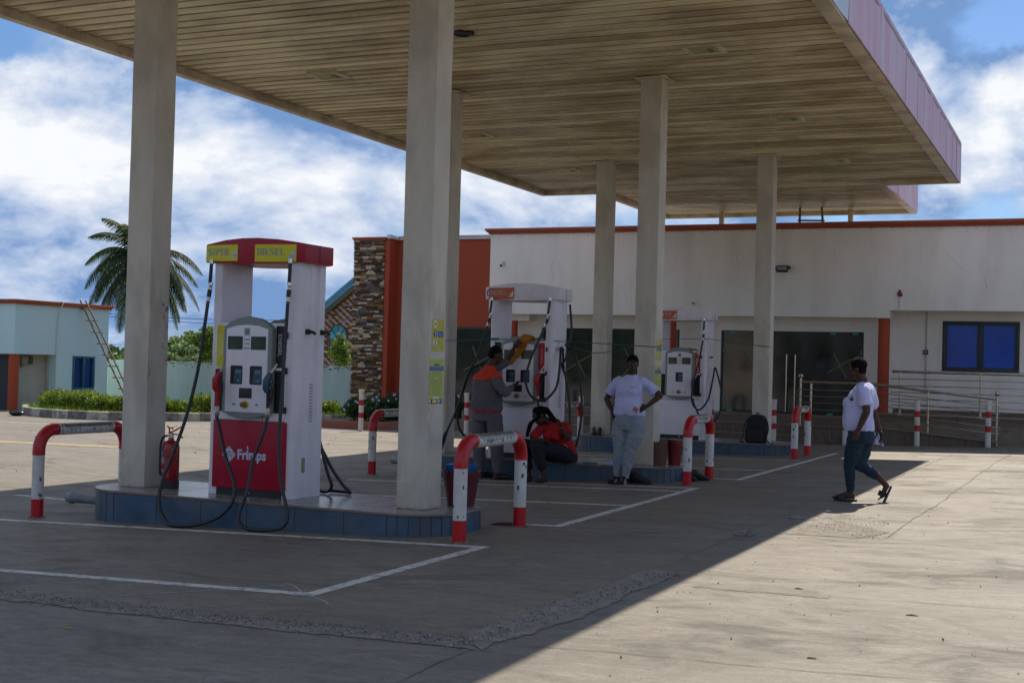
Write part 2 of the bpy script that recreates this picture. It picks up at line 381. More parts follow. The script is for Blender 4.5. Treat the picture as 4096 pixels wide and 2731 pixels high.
def crack(a, b, w, amp, seed, n=60):
    rnd = random.Random(seed); P = []
    for i in range(n+1):
        t = i/n; x = a[0]+(b[0]-a[0])*t; y = a[1]+(b[1]-a[1])*t
        k = mnoise.noise(Vector((t*6, seed, 0)))*amp+mnoise.noise(Vector((t*30, seed, 2)))*amp*.35
        dx, dy = b[0]-a[0], b[1]-a[1]; l = sqrt(dx*dx+dy*dy); P.append((x-dy/l*k, y+dx/l*k))
    mb = MB(); vs = []
    for i, (x, y) in enumerate(P):
        dx, dy = b[0]-a[0], b[1]-a[1]; l = sqrt(dx*dx+dy*dy); h = w*(.35+.65*rnd.random())/2
        vs += [(x-dy/l*h, y+dx/l*h, zg(x)+.0035), (x+dy/l*h, y-dx/l*h, zg(x)+.0035)]
    mb.add(vs, [(2*i, 2*i+2, 2*i+3, 2*i+1) for i in range(len(P)-1)])
    obj('slab_joint', mb, CRACK, kind='structure')
crack((-2.75, 6.19), (3.5, 6.35), .007, .05, 1); crack((-2.4, 8.42), (4, 8.05), .006, .09, 2); crack((-1.62, 11.6), (-1.4, 26), .008, .06, 3)
crack((-2.9, 2.5), (-2.86, 6.0), .008, .03, 4); crack((-2.6, 11.5), (4, 11.9), .010, .06, 5); crack((-1.55, 13.2), (5, 14), .008, .05, 6)
crack((-5.0, 12.2), (-2.7, 12.2), .006, .03, 8); crack((-22, 14.2), (-11.5, 13.6), .015, .08, 9)
crack((-2.55, 15.7), (-2.35, 24.8), .009, .10, 10)

# worn edge strips full of loose gravel and sand
SAND = mat('sandy_mortar', (.235, .205, .165), .95, var=.3, scale=14, bump=.5, bscale=60, dirt=(.13, .12, .11), dscale=9, damt=.6, dthr=.52)
def ragged(name, pts_a, pts_b, seed, dz=.0042, matl=None):
    mb = MB(); vs = []; L_ = sum(sqrt((p[0]-q[0])**2+(p[1]-q[1])**2) for p, q in zip(pts_a, pts_a[1:])); n = int(L_*170); rr = random.Random(seed)
    def at(P, t):
        k = t*(len(P)-1); i = min(int(k), len(P)-2); f = k-i; return (P[i][0]+(P[i+1][0]-P[i][0])*f, P[i][1]+(P[i+1][1]-P[i][1])*f)
    for i in range(n+1):
        t = i/n; a, b = at(pts_a, t), at(pts_b, t); u = t*L_
        j = [mnoise.noise(Vector((u*2.2, seed+k, 0)))*.07+mnoise.noise(Vector((u*9, seed+k, 1)))*.03+mnoise.noise(Vector((u*40, seed+k, 1)))*.02+rr.gauss(0, .010)-.02*(t < .01 or t > .99) for k in range(2)]
        dx, dy = a[0]-b[0], a[1]-b[1]; l = sqrt(dx*dx+dy*dy)+1e-6
        for (p, q) in ((a, j[0]), (b, j[1])):
            x, y = p[0]+dx/l*q, p[1]+dy/l*q; vs.append((x, y, zg(x)+dz))
    mb.add(vs, [(2*i, 2*i+1, 2*i+3, 2*i+2) for i in range(n)]); return obj(name, mb, matl or SAND, kind='structure')
ragged('sand_strip', [(-8.2, 6.68), (-6.2, 6.38), (-4.5, 6.26), (-3.1, 6.26)], [(-8.2, 6.54), (-6.2, 6.17), (-4.4, 6.05), (-2.85, 6.02)], 1)
ragged('sand_strip', [(-3.07, 6.30), (-3.0, 7.4), (-2.9, 9.1)], [(-2.82, 6.02), (-2.68, 7.2), (-2.66, 8.9)], 4, .0045)
ragged('sand_patch', [(-2.5, 11.6), (-2.25, 12.9)], [(-1.85, 11.5), (-1.65, 12.0)], 7, .0025)
ragged('sand_patch', [(-2.4, 8.43), (-1.5, 8.35)], [(-2.4, 8.39), (-1.5, 8.30)], 9, .0025)
SCUF = mat('chalky_scuff', (.34, .36, .40), .9, var=.3, scale=20)
def scuff(a, b, w, seed): crackm = None; r_ = random.Random(seed); P = [(a[0]+(b[0]-a[0])*i/30, a[1]+(b[1]-a[1])*i/30+.02*sin(i*.3)) for i in range(31)]; return line_strip('chalk_scuff', P, w, SCUF, .0046)
scuff((-4.96, 7.45), (-4.25, 6.85), .012, 1); scuff((-5.65, 6.55), (-4.9, 7.35), .014, 2)
def gravel(name, regions, seed, label=None):
    rnd = random.Random(seed); mb = MB(); V = []; F = []
    ico = [Vector(v).normalized() for v in ((1, 0, 0), (-1, 0, 0), (0, 1, 0), (0, -1, 0), (0, 0, 1), (0, 0, -1))]
    fs = [(0, 2, 4), (2, 1, 4), (1, 3, 4), (3, 0, 4), (2, 0, 5), (1, 2, 5), (3, 1, 5), (0, 3, 5)]
    ms = []
    for (fn, cnt, s0, s1) in regions:
        for _ in range(cnt):
            x, y = fn(rnd); s = s0+(s1-s0)*rnd.random()**2.2; o = len(V)
            R = Euler((rnd.random()*6, rnd.random()*6, rnd.random()*6)).to_matrix()
            for v in ico:
                p = R@Vector((v.x*s*(.7+.6*rnd.random()), v.y*s*(.6+.5*rnd.random()), v.z*s*.6*(.6+.6*rnd.random()))); V.append((x+p.x, y+p.y, zg(x)+.005+s*.3+p.z))
            F += [tuple(i+o for i in f) for f in fs]; ms += [rnd.choice((0, 1, 2, 2, 3, 3))]*8
    mb.v = V; mb.f = F; mb.m = ms
    g = [mat('gravel_grey', (.17, .165, .16), .85, var=.2), mat('gravel_dark', (.07, .075, .085), .8, var=.2), mat('gravel_tan', (.25, .21, .16), .9, var=.2), mat('gravel_pale', (.30, .29, .27), .85, var=.2)]
    o = obj(name, mb, g, kind='stuff'); tag(o, label, 'gravel'); return o
def rb(ax, ay, bx, by, w):       # band with clustering
    def f(r):
        t = r.random(); k = r.gauss(0, w); return (ax+(bx-ax)*t-(by-ay)/sqrt((bx-ax)**2+(by-ay)**2)*k, ay+(by-ay)*t+(bx-ax)/sqrt((bx-ax)**2+(by-ay)**2)*k)
    return f
def disc(cx, cy, rx, ry):
    def f(r):
        a = r.random()*6.283; q = sqrt(r.random()); return (cx+rx*q*cos(a), cy+ry*q*sin(a))
    return f
gravel('gravel', [(rb(-8.4, 6.74, -6, 6.32, .07), 1300, .002, .010), (rb(-6, 6.30, -2.9, 6.14, .07), 3000, .002, .009), (rb(-2.95, 6.1, -2.72, 8.9, .07), 1900, .002, .009), (rb(-8, 6.9, -3, 6.5, .22), 1200, .0015, .004)], 3,
       'loose grey gravel spilled along the broken slab edges')
gravel('gravel_patch', [(disc(-2.78, 11.42, .10, .16), 420, .004, .013), (disc(-2.2, 12.6, .45, .8), 500, .0015, .007), (disc(-1.75, 11.8, .2, .35), 260, .0015, .006), (disc(-2.0, 9.4, .45, .18), 90, .001, .004)], 5,
       'patches of loose gravel around the sunken manholes')
def pebbles(rnd=random.Random(11)):
    def f(r): return (-6+9*r.random(), 5.2+10*r.random())
    gravel('scattered_grit', [(f, 260, .002, .008), (lambda r: (-2.5+3.5*r.random(), 5.3+14*r.random()), 200, .003, .009), (lambda r: (-24+12*r.random(), 12+14*r.random()), 120, .005, .02)], 12, 'scattered grit and pebbles on the concrete forecourt')
pebbles()
for (x, y, r) in ((-2.78, 11.43, .135), (-2.60, 12.95, .15)):
    mb = MB(); mb.lathe((x, y, zg(x)), [(r, -.01), (r, .008), (r-.02, .01), (r-.03, .004)], 20); obj('manhole_cover', mb, mat('cast_iron_dusty', (.16, .15, .14), .7, .3, var=.3, scale=14, bump=.6, bscale=50, dirt=(.3, .27, .23), dscale=10, damt=.7), smooth=True)
    o = bpy.data.objects['manhole_cover' if 'manhole_cover.001' not in bpy.data.objects else 'manhole_cover.001']
    tag(o, 'round sunken manhole cover half buried in gravel, nearer one in the shade' if r < .14 else 'round manhole cover at the shadow edge, farther of the two', 'manhole cover')

# ------------------------------------------------------------------ canopy
XL, XR, Y0, YE, HS, HB, HT = -11.63, -2.57, 6.4, 27.46, 5.487, 5.387, 6.188
XL2, XR2, YF = -10.29, -4.0, 32.45
SOFF = mat('soffit_strip_dirty', (.82, .71, .45), .27, var=.15, scale=1.5, st=(.35, 3, 1), dirt=(.24, .15, .055), dscale=1.8, damt=.75, dthr=.51, dst=(.35, .8, 1), spec=.7, bump=.10, bscale=9, dsoft=.17, orand=.09)
TRIM = mat('soffit_trim', (.72, .62, .46), .45, var=.12, scale=2, dirt=(.22, .17, .11), dscale=2, damt=.6, dthr=.52)
FASC = mat('fascia_faded_pink', (.60, .33, .40), .5, var=.14, scale=1.1, st=(1, 3, .3), dirt=(.60, .50, .58), dscale=1.4, damt=.7, dthr=.5, dst=(1, 2.2, .25))
FRED = mat('fascia_red_edge', (.30, .03, .07), .6)
FGREY = mat('fascia_pale_grey', (.52, .58, .66), .45, var=.05)
canopy = thing('canopy', 'large flat station canopy with dirty strip soffit and faded pink fascia', 'canopy', ((XL+XR)/2, (Y0+YE)/2, HB))
def plank(x0, x1, y, w, k):
    rnd = random.Random(k); mb = MB()
    # one pressed strip: rounded shoulders, shallow middle; slightly sagging along its length
    prof = [(-w/2+.040, .032), (-w/2+.030, .0), (-w*.2, .008), (w*.2, .015), (w*.28, .013), (w*.44, .0), (w*.45, .003), (w*.45, .032)]
    tilt = rnd.uniform(-.010, .010); n = 7; vs = []
    for i in range(n+1):
        x = x0+(x1-x0)*i/n; s = mnoise.noise(Vector((x*.5, k*3.1, 0)))*.003; t2 = tilt+mnoise.noise(Vector((x*.35, k*1.7, 5)))*.012
        vs += [(x, y+a, HS+b+s+a*t2) for a, b in prof]
    m = len(prof); mb.add(vs, [(i*m+j, i*m+j+1, (i+1)*m+j+1, (i+1)*m+j) for i in range(n) for j in range(m-1)])
    return obj('soffit_strip', mb, SOFF, canopy, smooth=True)
PW = .24; y = Y0+.12; k = 0
while y < YE-.1: plank(XL+.14, XR-.14, y, PW, k); y += PW; k += 1
while y < YF-.12: plank(XL2+.14, XR2-.14, y, PW, k); y += PW; k += 1
mb = MB(); mb.box(XL+.1, XR-.1, Y0+.1, YE-.05, HS+.05, HS+.5); mb.box(XL2+.1, XR2-.1, YE-.05, YF-.1, HS+.05, HS+.5); obj('roof_deck', mb, mat('roof_deck_dark', (.02, .018, .015), .9), canopy)
TW = .135
def trimbar(x0, x1, y0, y1, z0=HB, z1=HS+.05): mb = MB(); mb.box(x0, x1, y0, y1, z0, z1); obj('edge_trim', mb, TRIM, canopy, bev=.006)
trimbar(XL, XL+TW, Y0, YE); trimbar(XR-TW-.05, XR, Y0, 14.5); trimbar(XR-TW-.05, XR, 14.505, YE); trimbar(XL+TW, XL2+TW, YE-.1, YE-.002); trimbar(XR2-TW, XR-TW-.05, YE-.1, YE-.002); trimbar(XL2, XL2+TW, YE, YF); trimbar(XR2-TW, XR2, YE, YF); trimbar(XL2+TW, XR2-TW, YF-.1, YF); trimbar(XL+TW, XR-TW-.05, Y0, Y0+.1)
# fascia sheets, buckled at the seams
def fascia(name, a, b, nrm, matl, seed, zb=HB+.02, zt=HT):
    mb = MB(); n = 14; m = 5; vs = []; L_ = (Vector(b)-Vector(a)); nv = Vector(nrm)
    for i in range(n+1):
        for j in range(m+1):
            t = i/n; p = Vector(a)+L_*t; z = zb+(zt-zb)*j/m
            d = .010*mnoise.noise(Vector((t*2.4+seed*7, z*.5, seed)))+.008*mnoise.noise(Vector((t*5+seed, z*1.5, 2)))+.014*(1-min(1, min(t, 1-t)*7))
            vs.append((p.x+nv.x*(d+.012), p.y+nv.y*(d+.012), z))
    mb.add(vs, [(i*(m+1)+j, (i+1)*(m+1)+j, (i+1)*(m+1)+j+1, i*(m+1)+j+1) for i in range(n) for j in range(m)])
    return obj(name, mb, matl, canopy, smooth=True)
ys = [14.5, 16.8, 19.19, 20.52, 21.34, 22.4, 23.63, 24.7, 25.76, 26.6, YE]
for i in range(len(ys)-1): fascia('fascia_panel', (XR, ys[i]+.004, 0), (XR, ys[i+1]-.004, 0), (1, 0, 0), FASC, i)
yy = Y0
while yy < 14.4: fascia('fascia_panel', (XR, yy+.004, 0), (XR, min(yy+2.7, 14.495)-.004, 0), (1, 0, 0), FGREY, yy); yy += 2.7
for i in range(9): fascia('fascia_panel', (XL, Y0+(YE-Y0)*i/9+.004, 0), (XL, Y0+(YE-Y0)*(i+1)/9-.004, 0), (-1, 0, 0), FASC, 30+i)
fascia('fascia_panel', (XL, YE, 0), (XL2, YE, 0), (0, 1, 0), FASC, 50); fascia('fascia_panel', (XR2, YE, 0), (XR, YE, 0), (0, 1, 0), FASC, 51)
for i in range(4): fascia('fascia_panel', (XL+(XR-XL)*i/4, Y0, 0), (XL+(XR-XL)*(i+1)/4, Y0, 0), (0, -1, 0), FASC, 60+i)
for i in range(3): fascia('fascia_panel', (XR2, YE+(YF-YE)*i/3+.02, 0), (XR2, YE+(YF-YE)*(i+1)/3-.004, 0), (1, 0, 0), FASC, 70+i); fascia('fascia_panel', (XL2, YE+(YF-YE)*i/3+.02, 0), (XL2, YE+(YF-YE)*(i+1)/3, 0), (-1, 0, 0), FASC, 80+i); fascia('fascia_panel', (XL2+(XR2-XL2)*i/3, YF, 0), (XL2+(XR2-XL2)*(i+1)/3, YF, 0), (0, 1, 0), FASC, 90+i)
mb = MB()
for q in ys[1:-1]: mb.box(XR+.005, XR+.03, q-.012, q+.012, HB+.02, HT)
mb.box(XR-.02, XR+.022, Y0, YE, HT-.02, HT+.03); mb.box(XR+.012, XR+.03, 14.5, YE, HB, HB+.028)
obj('fascia_seam', mb, FASC, canopy)
mb = MB(); mb.box(XL-.02, XR+.02, Y0-.02, YE+.02, HT-.05, HT-.02); mb.box(XL2-.02, XR2+.02, YE+.02, YF+.02, HT-.05, HT-.02); obj('roof_sheet', mb, mat('roof_sheet_grey', (.3, .3, .3), .5), canopy)

# columns
COLM = mat('painted_render_column', (.61, .56, .47), .75, var=.12, scale=2.5, st=(1, 1, .5), dirt=(.40, .35, .28), dscale=2.6, damt=.6, dthr=.54, bump=.45, bscale=45, dst=(1, 1, .45))
CXY = [(-8.8696, 10.3428, 'a front left column beside the fire extinguisher'), (-5.7293, 10.3428, 'b'), (-8.8696, 16.87, 'c'), (-5.7293, 16.87, 'd'), (-8.8696, 23.61, 'e'), (-5.7293, 23.61, 'f')]
clab = ['square canopy column left of the red dispenser, beside the fire extinguisher', 'nearest square canopy column, with yellow safety notices on its side',
        'square canopy column half hidden behind the nearest column, squeegee leaning on it', 'square canopy column behind the standing woman in white shirt', 'far square canopy column behind the second dispenser, left of the standing woman', 'far square canopy column beside the black backpack']
S_ = .30
for i, (x, y, _) in enumerate(CXY):
    t = thing('canopy_column', clab[i], 'column', (x, y, .24), 'square canopy columns on the pump islands')
    mb = MB(); n = 14; vs = []
    for j in range(n+1):
        z = .238+(HS+.02-.238)*j/n; k = [mnoise.noise(Vector((z*.9, i, q)))*.004 for q in range(4)]
        vs += [(x+k[0], y+k[1], z), (x+S_+k[2], y+k[1], z), (x+S_+k[2], y+S_+k[3], z), (x+k[0], y+S_+k[3], z)]
    mb.add(vs, [(j*4+q, j*4+(q+1) % 4, j*4+4+(q+1) % 4, j*4+4+q) for j in range(n) for q in range(4)]+[(3, 2, 1, 0), tuple(4*n+q for q in range(4))])
    obj('shaft', mb, COLM, t, bev=.008)
    mb = MB()
    for (a, b, c_, d) in ((x-.07, x+S_+.07, y-.07, y-.012), (x-.07, x+S_+.07, y+S_+.012, y+S_+.07), (x-.07, x-.012, y-.012, y+S_+.012), (x+S_+.012, x+S_+.07, y-.012, y+S_+.012)): mb.box(a, b, c_, d, HS-.012, HS+.001, rot=(random.uniform(-.05, .05), random.uniform(-.05, .05), 0))
    obj('collar', mb, TRIM, t, bev=.003)

# scars of torn posters and scuffs on the columns
SC_ = mat('poster_scar', (.16, .11, .075), .9, var=.4, scale=20)
def scar(col_i, face, u0, z0, w, h, n, seed, m=SC_):
    rnd = random.Random(seed); x, y, _ = CXY[col_i]; mb = MB(); t = [o for o in bpy.data.objects if o.name.startswith('canopy_column')][col_i]
    for _k in range(n):
        a, b = rnd.uniform(u0, u0+w), rnd.uniform(z0, z0+h); p, q = rnd.uniform(.002, w*.16), rnd.uniform(.003, h*.12)
        pts = [(a+p*cos(g)*rnd.uniform(.5, 1), b+q*sin(g)*rnd.uniform(.5, 1)) for g in [k_*.9 for k_ in range(7)]]
        if face == 'x': vs = [(x+S_+.0065, y+a_, b_) for a_, b_ in pts]
        else: vs = [(x+a_, y-.0065, b_) for a_, b_ in pts]
        mb.add(vs, [tuple(range(7))])
    obj('scuff', mb, m, t)
GL_ = mat('scuff_grey', (.36, .33, .28), .9, var=.3, scale=20)
SB_ = mat('scuff_brown', (.30, .25, .19), .9, var=.3, scale=20)
scar(0, 'x', .20, 1.50, .07, .2, 8, 1, SC_); scar(0, 'x', .16, 1.75, .12, .35, 9, 2, SB_); scar(0, 'x', .0, 1.30, .03, .5, 8, 3, SB_); scar(1, 'x', .0, .9, .03, .25, 9, 6, SB_); scar(1, 'x', .0, 1.3, .02, .5, 6, 12, SB_)
for ci in (0, 1, 3, 4, 5): scar(ci, 'y', .0, .24, .3, .02, 12, 20+ci, GL_); scar(ci, 'x', .0, .24, .3, .02, 12, 30+ci, GL_)

# recessed lights
LG = mat('light_lens_yellowed', (.34, .33, .10), .35, var=.25, scale=12)
for i, (x, y, lb) in enumerate([(-9.8, 15.45, 'recessed square light left of the nearest column'), (-9.83, 20.3, 'recessed square light just right of the half hidden column'), (-9.82, 24.5, 'small recessed square light above the left of the canopy back corner'),
                                (-4.48, 15.56, 'largest recessed square light, near the top right of the soffit'), (-4.46, 20.27, 'middle recessed square light on the right of the soffit'), (-4.49, 24.55, 'farthest recessed square light on the right of the soffit'), (-9.8, 10.9, 'recessed square light in the nearest bay, left row'), (-4.48, 10.9, 'recessed square light in the nearest bay, right row')]):
    if y < 11: continue
    t = thing('canopy_light', lb, 'ceiling light', (x, y, HS), 'recessed lights in the canopy soffit')
    mb = MB(); w, q = .235, .175
    for a in ((x-w, x+w, y-w, y-q), (x-w, x+w, y+q, y+w), (x-w, x-q, y-q, y+q), (x+q, x+w, y-q, y+q)): mb.box(*a, HS-.016, HS+.03)
    obj('frame', mb, TRIM, t, bev=.003); mb = MB(); mb.box(x-q, x+q, y-q, y+q, HS-.011, HS+.02); obj('lens', mb, LG, t)
    mb = MB(); mb.box(x+.05, x+.11, y-.03, y+.1, HS-.018, HS-.009); obj('driver', mb, mat('driver_grey', (.16, .16, .13), .5), t)
t = thing('canopy_speaker', 'round black opening cover in the soffit beside the nearest column', 'speaker', (-6.98, 13.93, HS))
mb = MB(); mb.lathe((-6.98, 13.93, HS), [(.13, .01), (.14, -.012), (.115, -.02), (.10, -.004), (.0, -.004)], 24); obj('rim', mb, BLACK, t, smooth=True)

# posts on the shop roof under the canopy end
for x, lb in ((-8.68, 'left short steel post between shop roof and canopy end'), (-5.49, 'right short steel post between shop roof and canopy end')):
    mb = MB(); mb.box(x-.055, x+.055, 32.08, 32.19, 4.42, HS); o = obj('roof_post', mb, TRIM, None, bev=.005, label=lb, cat='post', group='short posts on the shop roof'); origin_to(o, (x, 32.13, 4.42))

# ------------------------------------------------------------------ pump islands
TILEB = mat('blue_grey_tile', (.035, .085, .15), .38, var=.35, scale=4, st=(1, 1, 1.5), bump=.25, bscale=30, dirt=(.09, .10, .11), dscale=2.5, damt=.55)
TILET = mat('top_tile_beige', (.30, .29, .28), .22, var=.12, scale=2, dirt=(.17, .14, .12), dscale=2.4, damt=.6)
GROUT = mat('tile_grout', (.20, .15, .12), .9, var=.15, scale=6)
ILAB = ['nearest pump island with dark blue tiled sides, red dispenser on it', 'middle pump island with blue tiled sides where the woman sits', 'farthest pump island with grey blue tiled sides, backpack on it']
def island(x0, x1, y0, y1, i):
    t = thing('pump_island', ILAB[i], 'pump island', ((x0+x1)/2, (y0+y1)/2, zg((x0+x1)/2)), 'tiled pump islands')
    R = .5; H = .236
    poly = rrect(x0, x1, y0, y1, R, 7)
    mb = MB(); mb.prism(poly, -.25, H-.022); obj('core', mb, GROUT, t)
    mb = MB(); mb.prism(rrect(x0-.016, x1+.016, y0-.016, y1+.016, R, 9), H-.02, H-.004); obj('top_slab', mb, GROUT, t, bev=.003)
    def side(a, b):     # one upright tile from a to b (plan), outside on the right-hand side
        A, B = Vector((*a, 0)), Vector((*b, 0)); d = (B-A).normalized(); n = Vector((d.y, -d.x, 0)); g = d*.0035; A, B = A+g, B-g
        o = n*(.008+random.uniform(-.001, .001)); mb = MB(); za, zb = zg(A.x)-.01, zg(B.x)-.01
        P = [A, B, B+o, A+o]; zz = [za, zb, zb, za]
        vs = [(p.x, p.y, z) for p, z in zip(P, zz)]+[(p.x, p.y, H-.024) for p in P]
        mb.add(vs, [(3, 2, 1, 0), (4, 5, 6, 7), (0, 1, 5, 4), (1, 2, 6, 5), (2, 3, 7, 6), (3, 0, 4, 7)]); obj('side_tile', mb, TILEB, t)
    xs = [x0+R]
    while xs[-1] < x1-R-.01: xs.append(min(x1-R, xs[-1]+.515))
    for a, b in zip(xs, xs[1:]): side((a, y0), (b, y0)); side((b, y1), (a, y1))
    side((x1, y0+R), (x1, y1-R)) if y1-y0 > 2*R+.05 else None; side((x0, y1-R), (x0, y0+R)) if y1-y0 > 2*R+.05 else None
    for cx, cy, a0 in ((x1-R, y0+R, -90), (x1-R, y1-R, 0), (x0+R, y1-R, 90), (x0+R, y0+R, 180)):
        pts = arc(cx, cy, R, a0, a0+90, 8)
        for a, b in zip(pts, pts[1:]): side(a, b)
    # top tiles, clipped to the rounded outline by picking straight cells only
    nx = 8; ny = 3
    for a in range(nx):
        for b in range(ny):
            u0, u1 = x0+(x1-x0)*a/nx, x0+(x1-x0)*(a+1)/nx; v0, v1 = y0+(y1-y0)*b/ny, y0+(y1-y0)*(b+1)/ny
            cell = [(u0+.002, v0+.002), (u1-.002, v0+.002), (u1-.002, v1-.002), (u0+.002, v1-.002)]
            big = []
            for k in range(4):      # subdivide edges, then pull points outside the arc back onto it
                p, q = cell[k], cell[(k+1) % 4]; big += [(p[0]+(q[0]-p[0])*s/6, p[1]+(q[1]-p[1])*s/6) for s in range(6)]
            out = []
            for (px, py) in big:
                cx = min(max(px, x0+R), x1-R); cy = min(max(py, y0+R), y1-R) if y1-y0 > 2*R else (y0+y1)/2
                dx, dy = px-cx, py-cy; l = sqrt(dx*dx+dy*dy); m_ = R+.012
                if l > m_: px, py = cx+dx*m_/l, cy+dy*m_/l
                out.append((px, py))
            mb = MB(); mb.prism(out, H-.0035, H+random.uniform(-.0005, .0008)); obj('top_tile', mb, TILET, t)
    return t
island(-9.12, -5.11, 9.98, 11.2, 0); island(-9.1, -5.05, 16.5, 17.72, 1); island(-9.1, -4.98, 23.2, 24.45, 2)

# ------------------------------------------------------------------ shop building
PLAST = mat('cream_plaster', (.86, .82, .75), .85, var=.05, scale=.7, bump=.25, bscale=25, dirt=(.66, .60, .51), dscale=1.3, damt=.45, dthr=.55, dst=(1, 1, .2))
TERRA = mat('terracotta_paint', (.37, .06, .018), .75, var=.08, scale=1.2, bump=.2, bscale=30)
TERR2 = mat('terracotta_trim', (.44, .10, .04), .7, var=.15, scale=3, dirt=(.25, .08, .05), dscale=3, damt=.5)
WTRIM = mat('white_trim', (.62, .61, .60), .6, var=.06)
GLASSD = mat('dark_shop_glass', (.03, .032, .030), .06, var=.2, spec=.9)
GLASSD.node_tree.nodes['Principled BSDF'].inputs['Roughness'].default_value = .04
WOODT = mat('wood_look_tile', (.12, .085, .062), .45, var=.5, scale=4, st=(14, 14, 1.2), dirt=(.20, .155, .12), dscale=5, damt=.6, dst=(9, 9, .6), bump=.1)
TREAD = mat('tread_tile', (.22, .17, .12), .5, var=.25, scale=6, st=(1, 5, 1))
FRAME = mat('window_frame_dark', (.02, .035, .045), .4, var=.1)
BLUEG = mat('blue_mirror_glass', (.002, .075, .50), .15, var=.25, scale=.9, spec=.5)
FA, GY = 29.6, 30.3
shop = thing('shop_building', 'long cream shop building with terracotta trim, steps and dark glass doors behind the pumps', 'building', (-6, FA, .1))
def B(name, m, *a, bev=0, p=None, **k):
    mb = MB()
    for q in a: mb.box(*q)
    return obj(name, mb, m, p if p is not None else shop, bev=bev, **k)
XF0, XF1 = -13.9, 6.0
B('upper_wall', PLAST, (XF0, -4.18, FA, FA+.25, 2.78, 4.765)); B('upper_wall', PLAST, (-4.18, XF1, FA, FA+.25, 2.94, 4.765))
B('upper_wall', PLAST, (XF0, XF0+.25, FA+.25, GY+.2, 2.78, 4.765)); 
B('ceiling_slab', PLAST, (XF0, -4.18, FA+.25, GY+.3, 2.80, 2.95), (-4.18, XF1, FA+.25, GY+.3, 2.96, 3.1))
# stepped coping
mb = MB(); mb.box(XF0-.05, XF1, FA-.05, FA+.3, 4.77, 4.81); mb.box(XF0-.09, XF1, FA-.09, FA+.34, 4.811, 4.845); mb.box(XF0-.12, XF1, FA-.12, FA+.37, 4.846, 4.90); obj('coping', mb, TERR2, shop, bev=.006)
B('roof', mat('roof_felt', (.2, .19, .18), .9), (XF0+.2, XF1, FA+.3, 36, 4.3, 4.42)); B('rear_wall', PLAST, (XF0, XF1, 35.9, 36.1, -.1, 4.6))
FZ = .56
# back wall of the portico, with openings
gl = [(-13.1, -12.2, 'x'), (-12.27, -9.15, 'x'), (-8.13, -4.82, 'door')]
ZT = 2.47
B('portico_wall', PLAST, (-14.0, -12.75, GY, GY+.2, FZ, 2.80), (-9.15, -8.13, GY, GY+.2, FZ, 2.80), (-4.82, -4.18, GY, GY+.2, FZ, 2.80), (-4.18, -3.12, GY, GY+.2, FZ, 2.96), (-1.52, XF1, GY, GY+.2, FZ, 2.96), (-3.12, -1.52, GY, GY+.2, FZ, 1.64), (-3.12, -1.52, GY, GY+.2, 2.745, 2.96), (-12.75, -9.15, GY, GY+.2, ZT, 2.80), (-8.13, -4.82, GY, GY+.2, ZT, 2.80))
B('lintel', PLAST, (-13.9, -12.9, FA+.25, GY, 2.62, 2.80)); B('lintel', PLAST, (-4.42, -4.17, FA+.02, FA+.3, 2.765, 2.939))
INT = mat('shop_interior_dark', (.03, .03, .032), .9)
B('interior_back', INT, (-15.6, XF1, 34.5, 34.6, FZ, 2.8), (-15.6, XF1, GY+.25, 34.5, 2.6, 2.65), (-15.6, XF1, GY+.25, 34.5, FZ-.05, FZ))
def panes(xs, z0, z1, yy=GY+.06):
    for a, b in zip(xs, xs[1:]):
        g = B('glass_pane', GLASSD, (a+.001, b-.001, yy, yy+.012, z0, z1))
panes([-12.75, -11.5, -10.35, -9.15], FZ-.02, ZT); panes([-8.10, -7.0, -6.46, -5.92, -4.85], FZ-.02, ZT-.005)
B('mullion', FRAME, (-8.13, -8.09, GY+.02, GY+.12, FZ, ZT), (-4.86, -4.82, GY+.02, GY+.12, FZ, ZT), (-12.75, -12.70, GY+.02, GY+.12, FZ, ZT), (-9.2, -9.15, GY+.02, GY+.12, FZ, ZT), (-8.09, -4.86, GY+.02, GY+.1, ZT-.02, ZT))
for x in (-6.56, -6.36):
    mb = MB(); mb.cyl((x, GY-.02, .60), (x, GY-.02, 1.93), .018, 10)
    for z in (.75, 1.75): mb.cyl((x, GY-.02, z), (x, GY+.06, z), .01, 8)
    mb.cyl((x, GY-.02, 1.33), (x, GY-.02, 1.36), .024, 10)
    obj('door_handle', mb, STEEL, shop, smooth=True)
TEAL = mat('teal_glass_clip', (.02, .33, .33), .4)
for (x, z, w, h) in [(-7.86, 2.43, .13, .05), (-7.13, 2.43, .13, .05), (-5.52, 2.43, .13, .05), (-5.02, 2.43, .13, .05), (-8.06, 2.0, .03, .11), (-8.06, .85, .03, .11), (-4.88, 2.0, .03, .11), (-7.9, .58, .13, .05), (-7.2, .58, .13, .05), (-5.55, .58, .13, .05), (-11.3, 2.43, .13, .05), (-9.5, 2.43, .13, .05)]:
    B('glass_clip', TEAL, (x-w/2, x+w/2, GY+.035, GY+.055, z-h/2, z+h/2))
TAPE = mat('masking_tape', (.16, .155, .07), .8, var=.1)
def tapeX(cx, cz, r, yy=GY+.052, a=(.55, 1), b=(1, .6)):
    mb = MB(); w = .014
    for (dx, dz) in (( -a[0], a[1]), (b[0], b[1])):
        l = sqrt(dx*dx+dz*dz); nx_, nz_ = -dz/l*w, dx/l*w
        p = [(cx-dx*r+nx_, yy, cz-dz*r+nz_), (cx+dx*r+nx_, yy, cz+dz*r+nz_), (cx+dx*r-nx_, yy, cz+dz*r-nz_), (cx-dx*r-nx_, yy, cz-dz*r-nz_)]
        mb.add(p+[(q[0], yy-.002, q[2]) for q in p], [(0, 1, 2, 3), (7, 6, 5, 4), (0, 3, 7, 4), (1, 5, 6, 2), (0, 4, 5, 1), (2, 6, 7, 3)]); yy -= .003
    obj('tape_cross', mb, TAPE, shop)
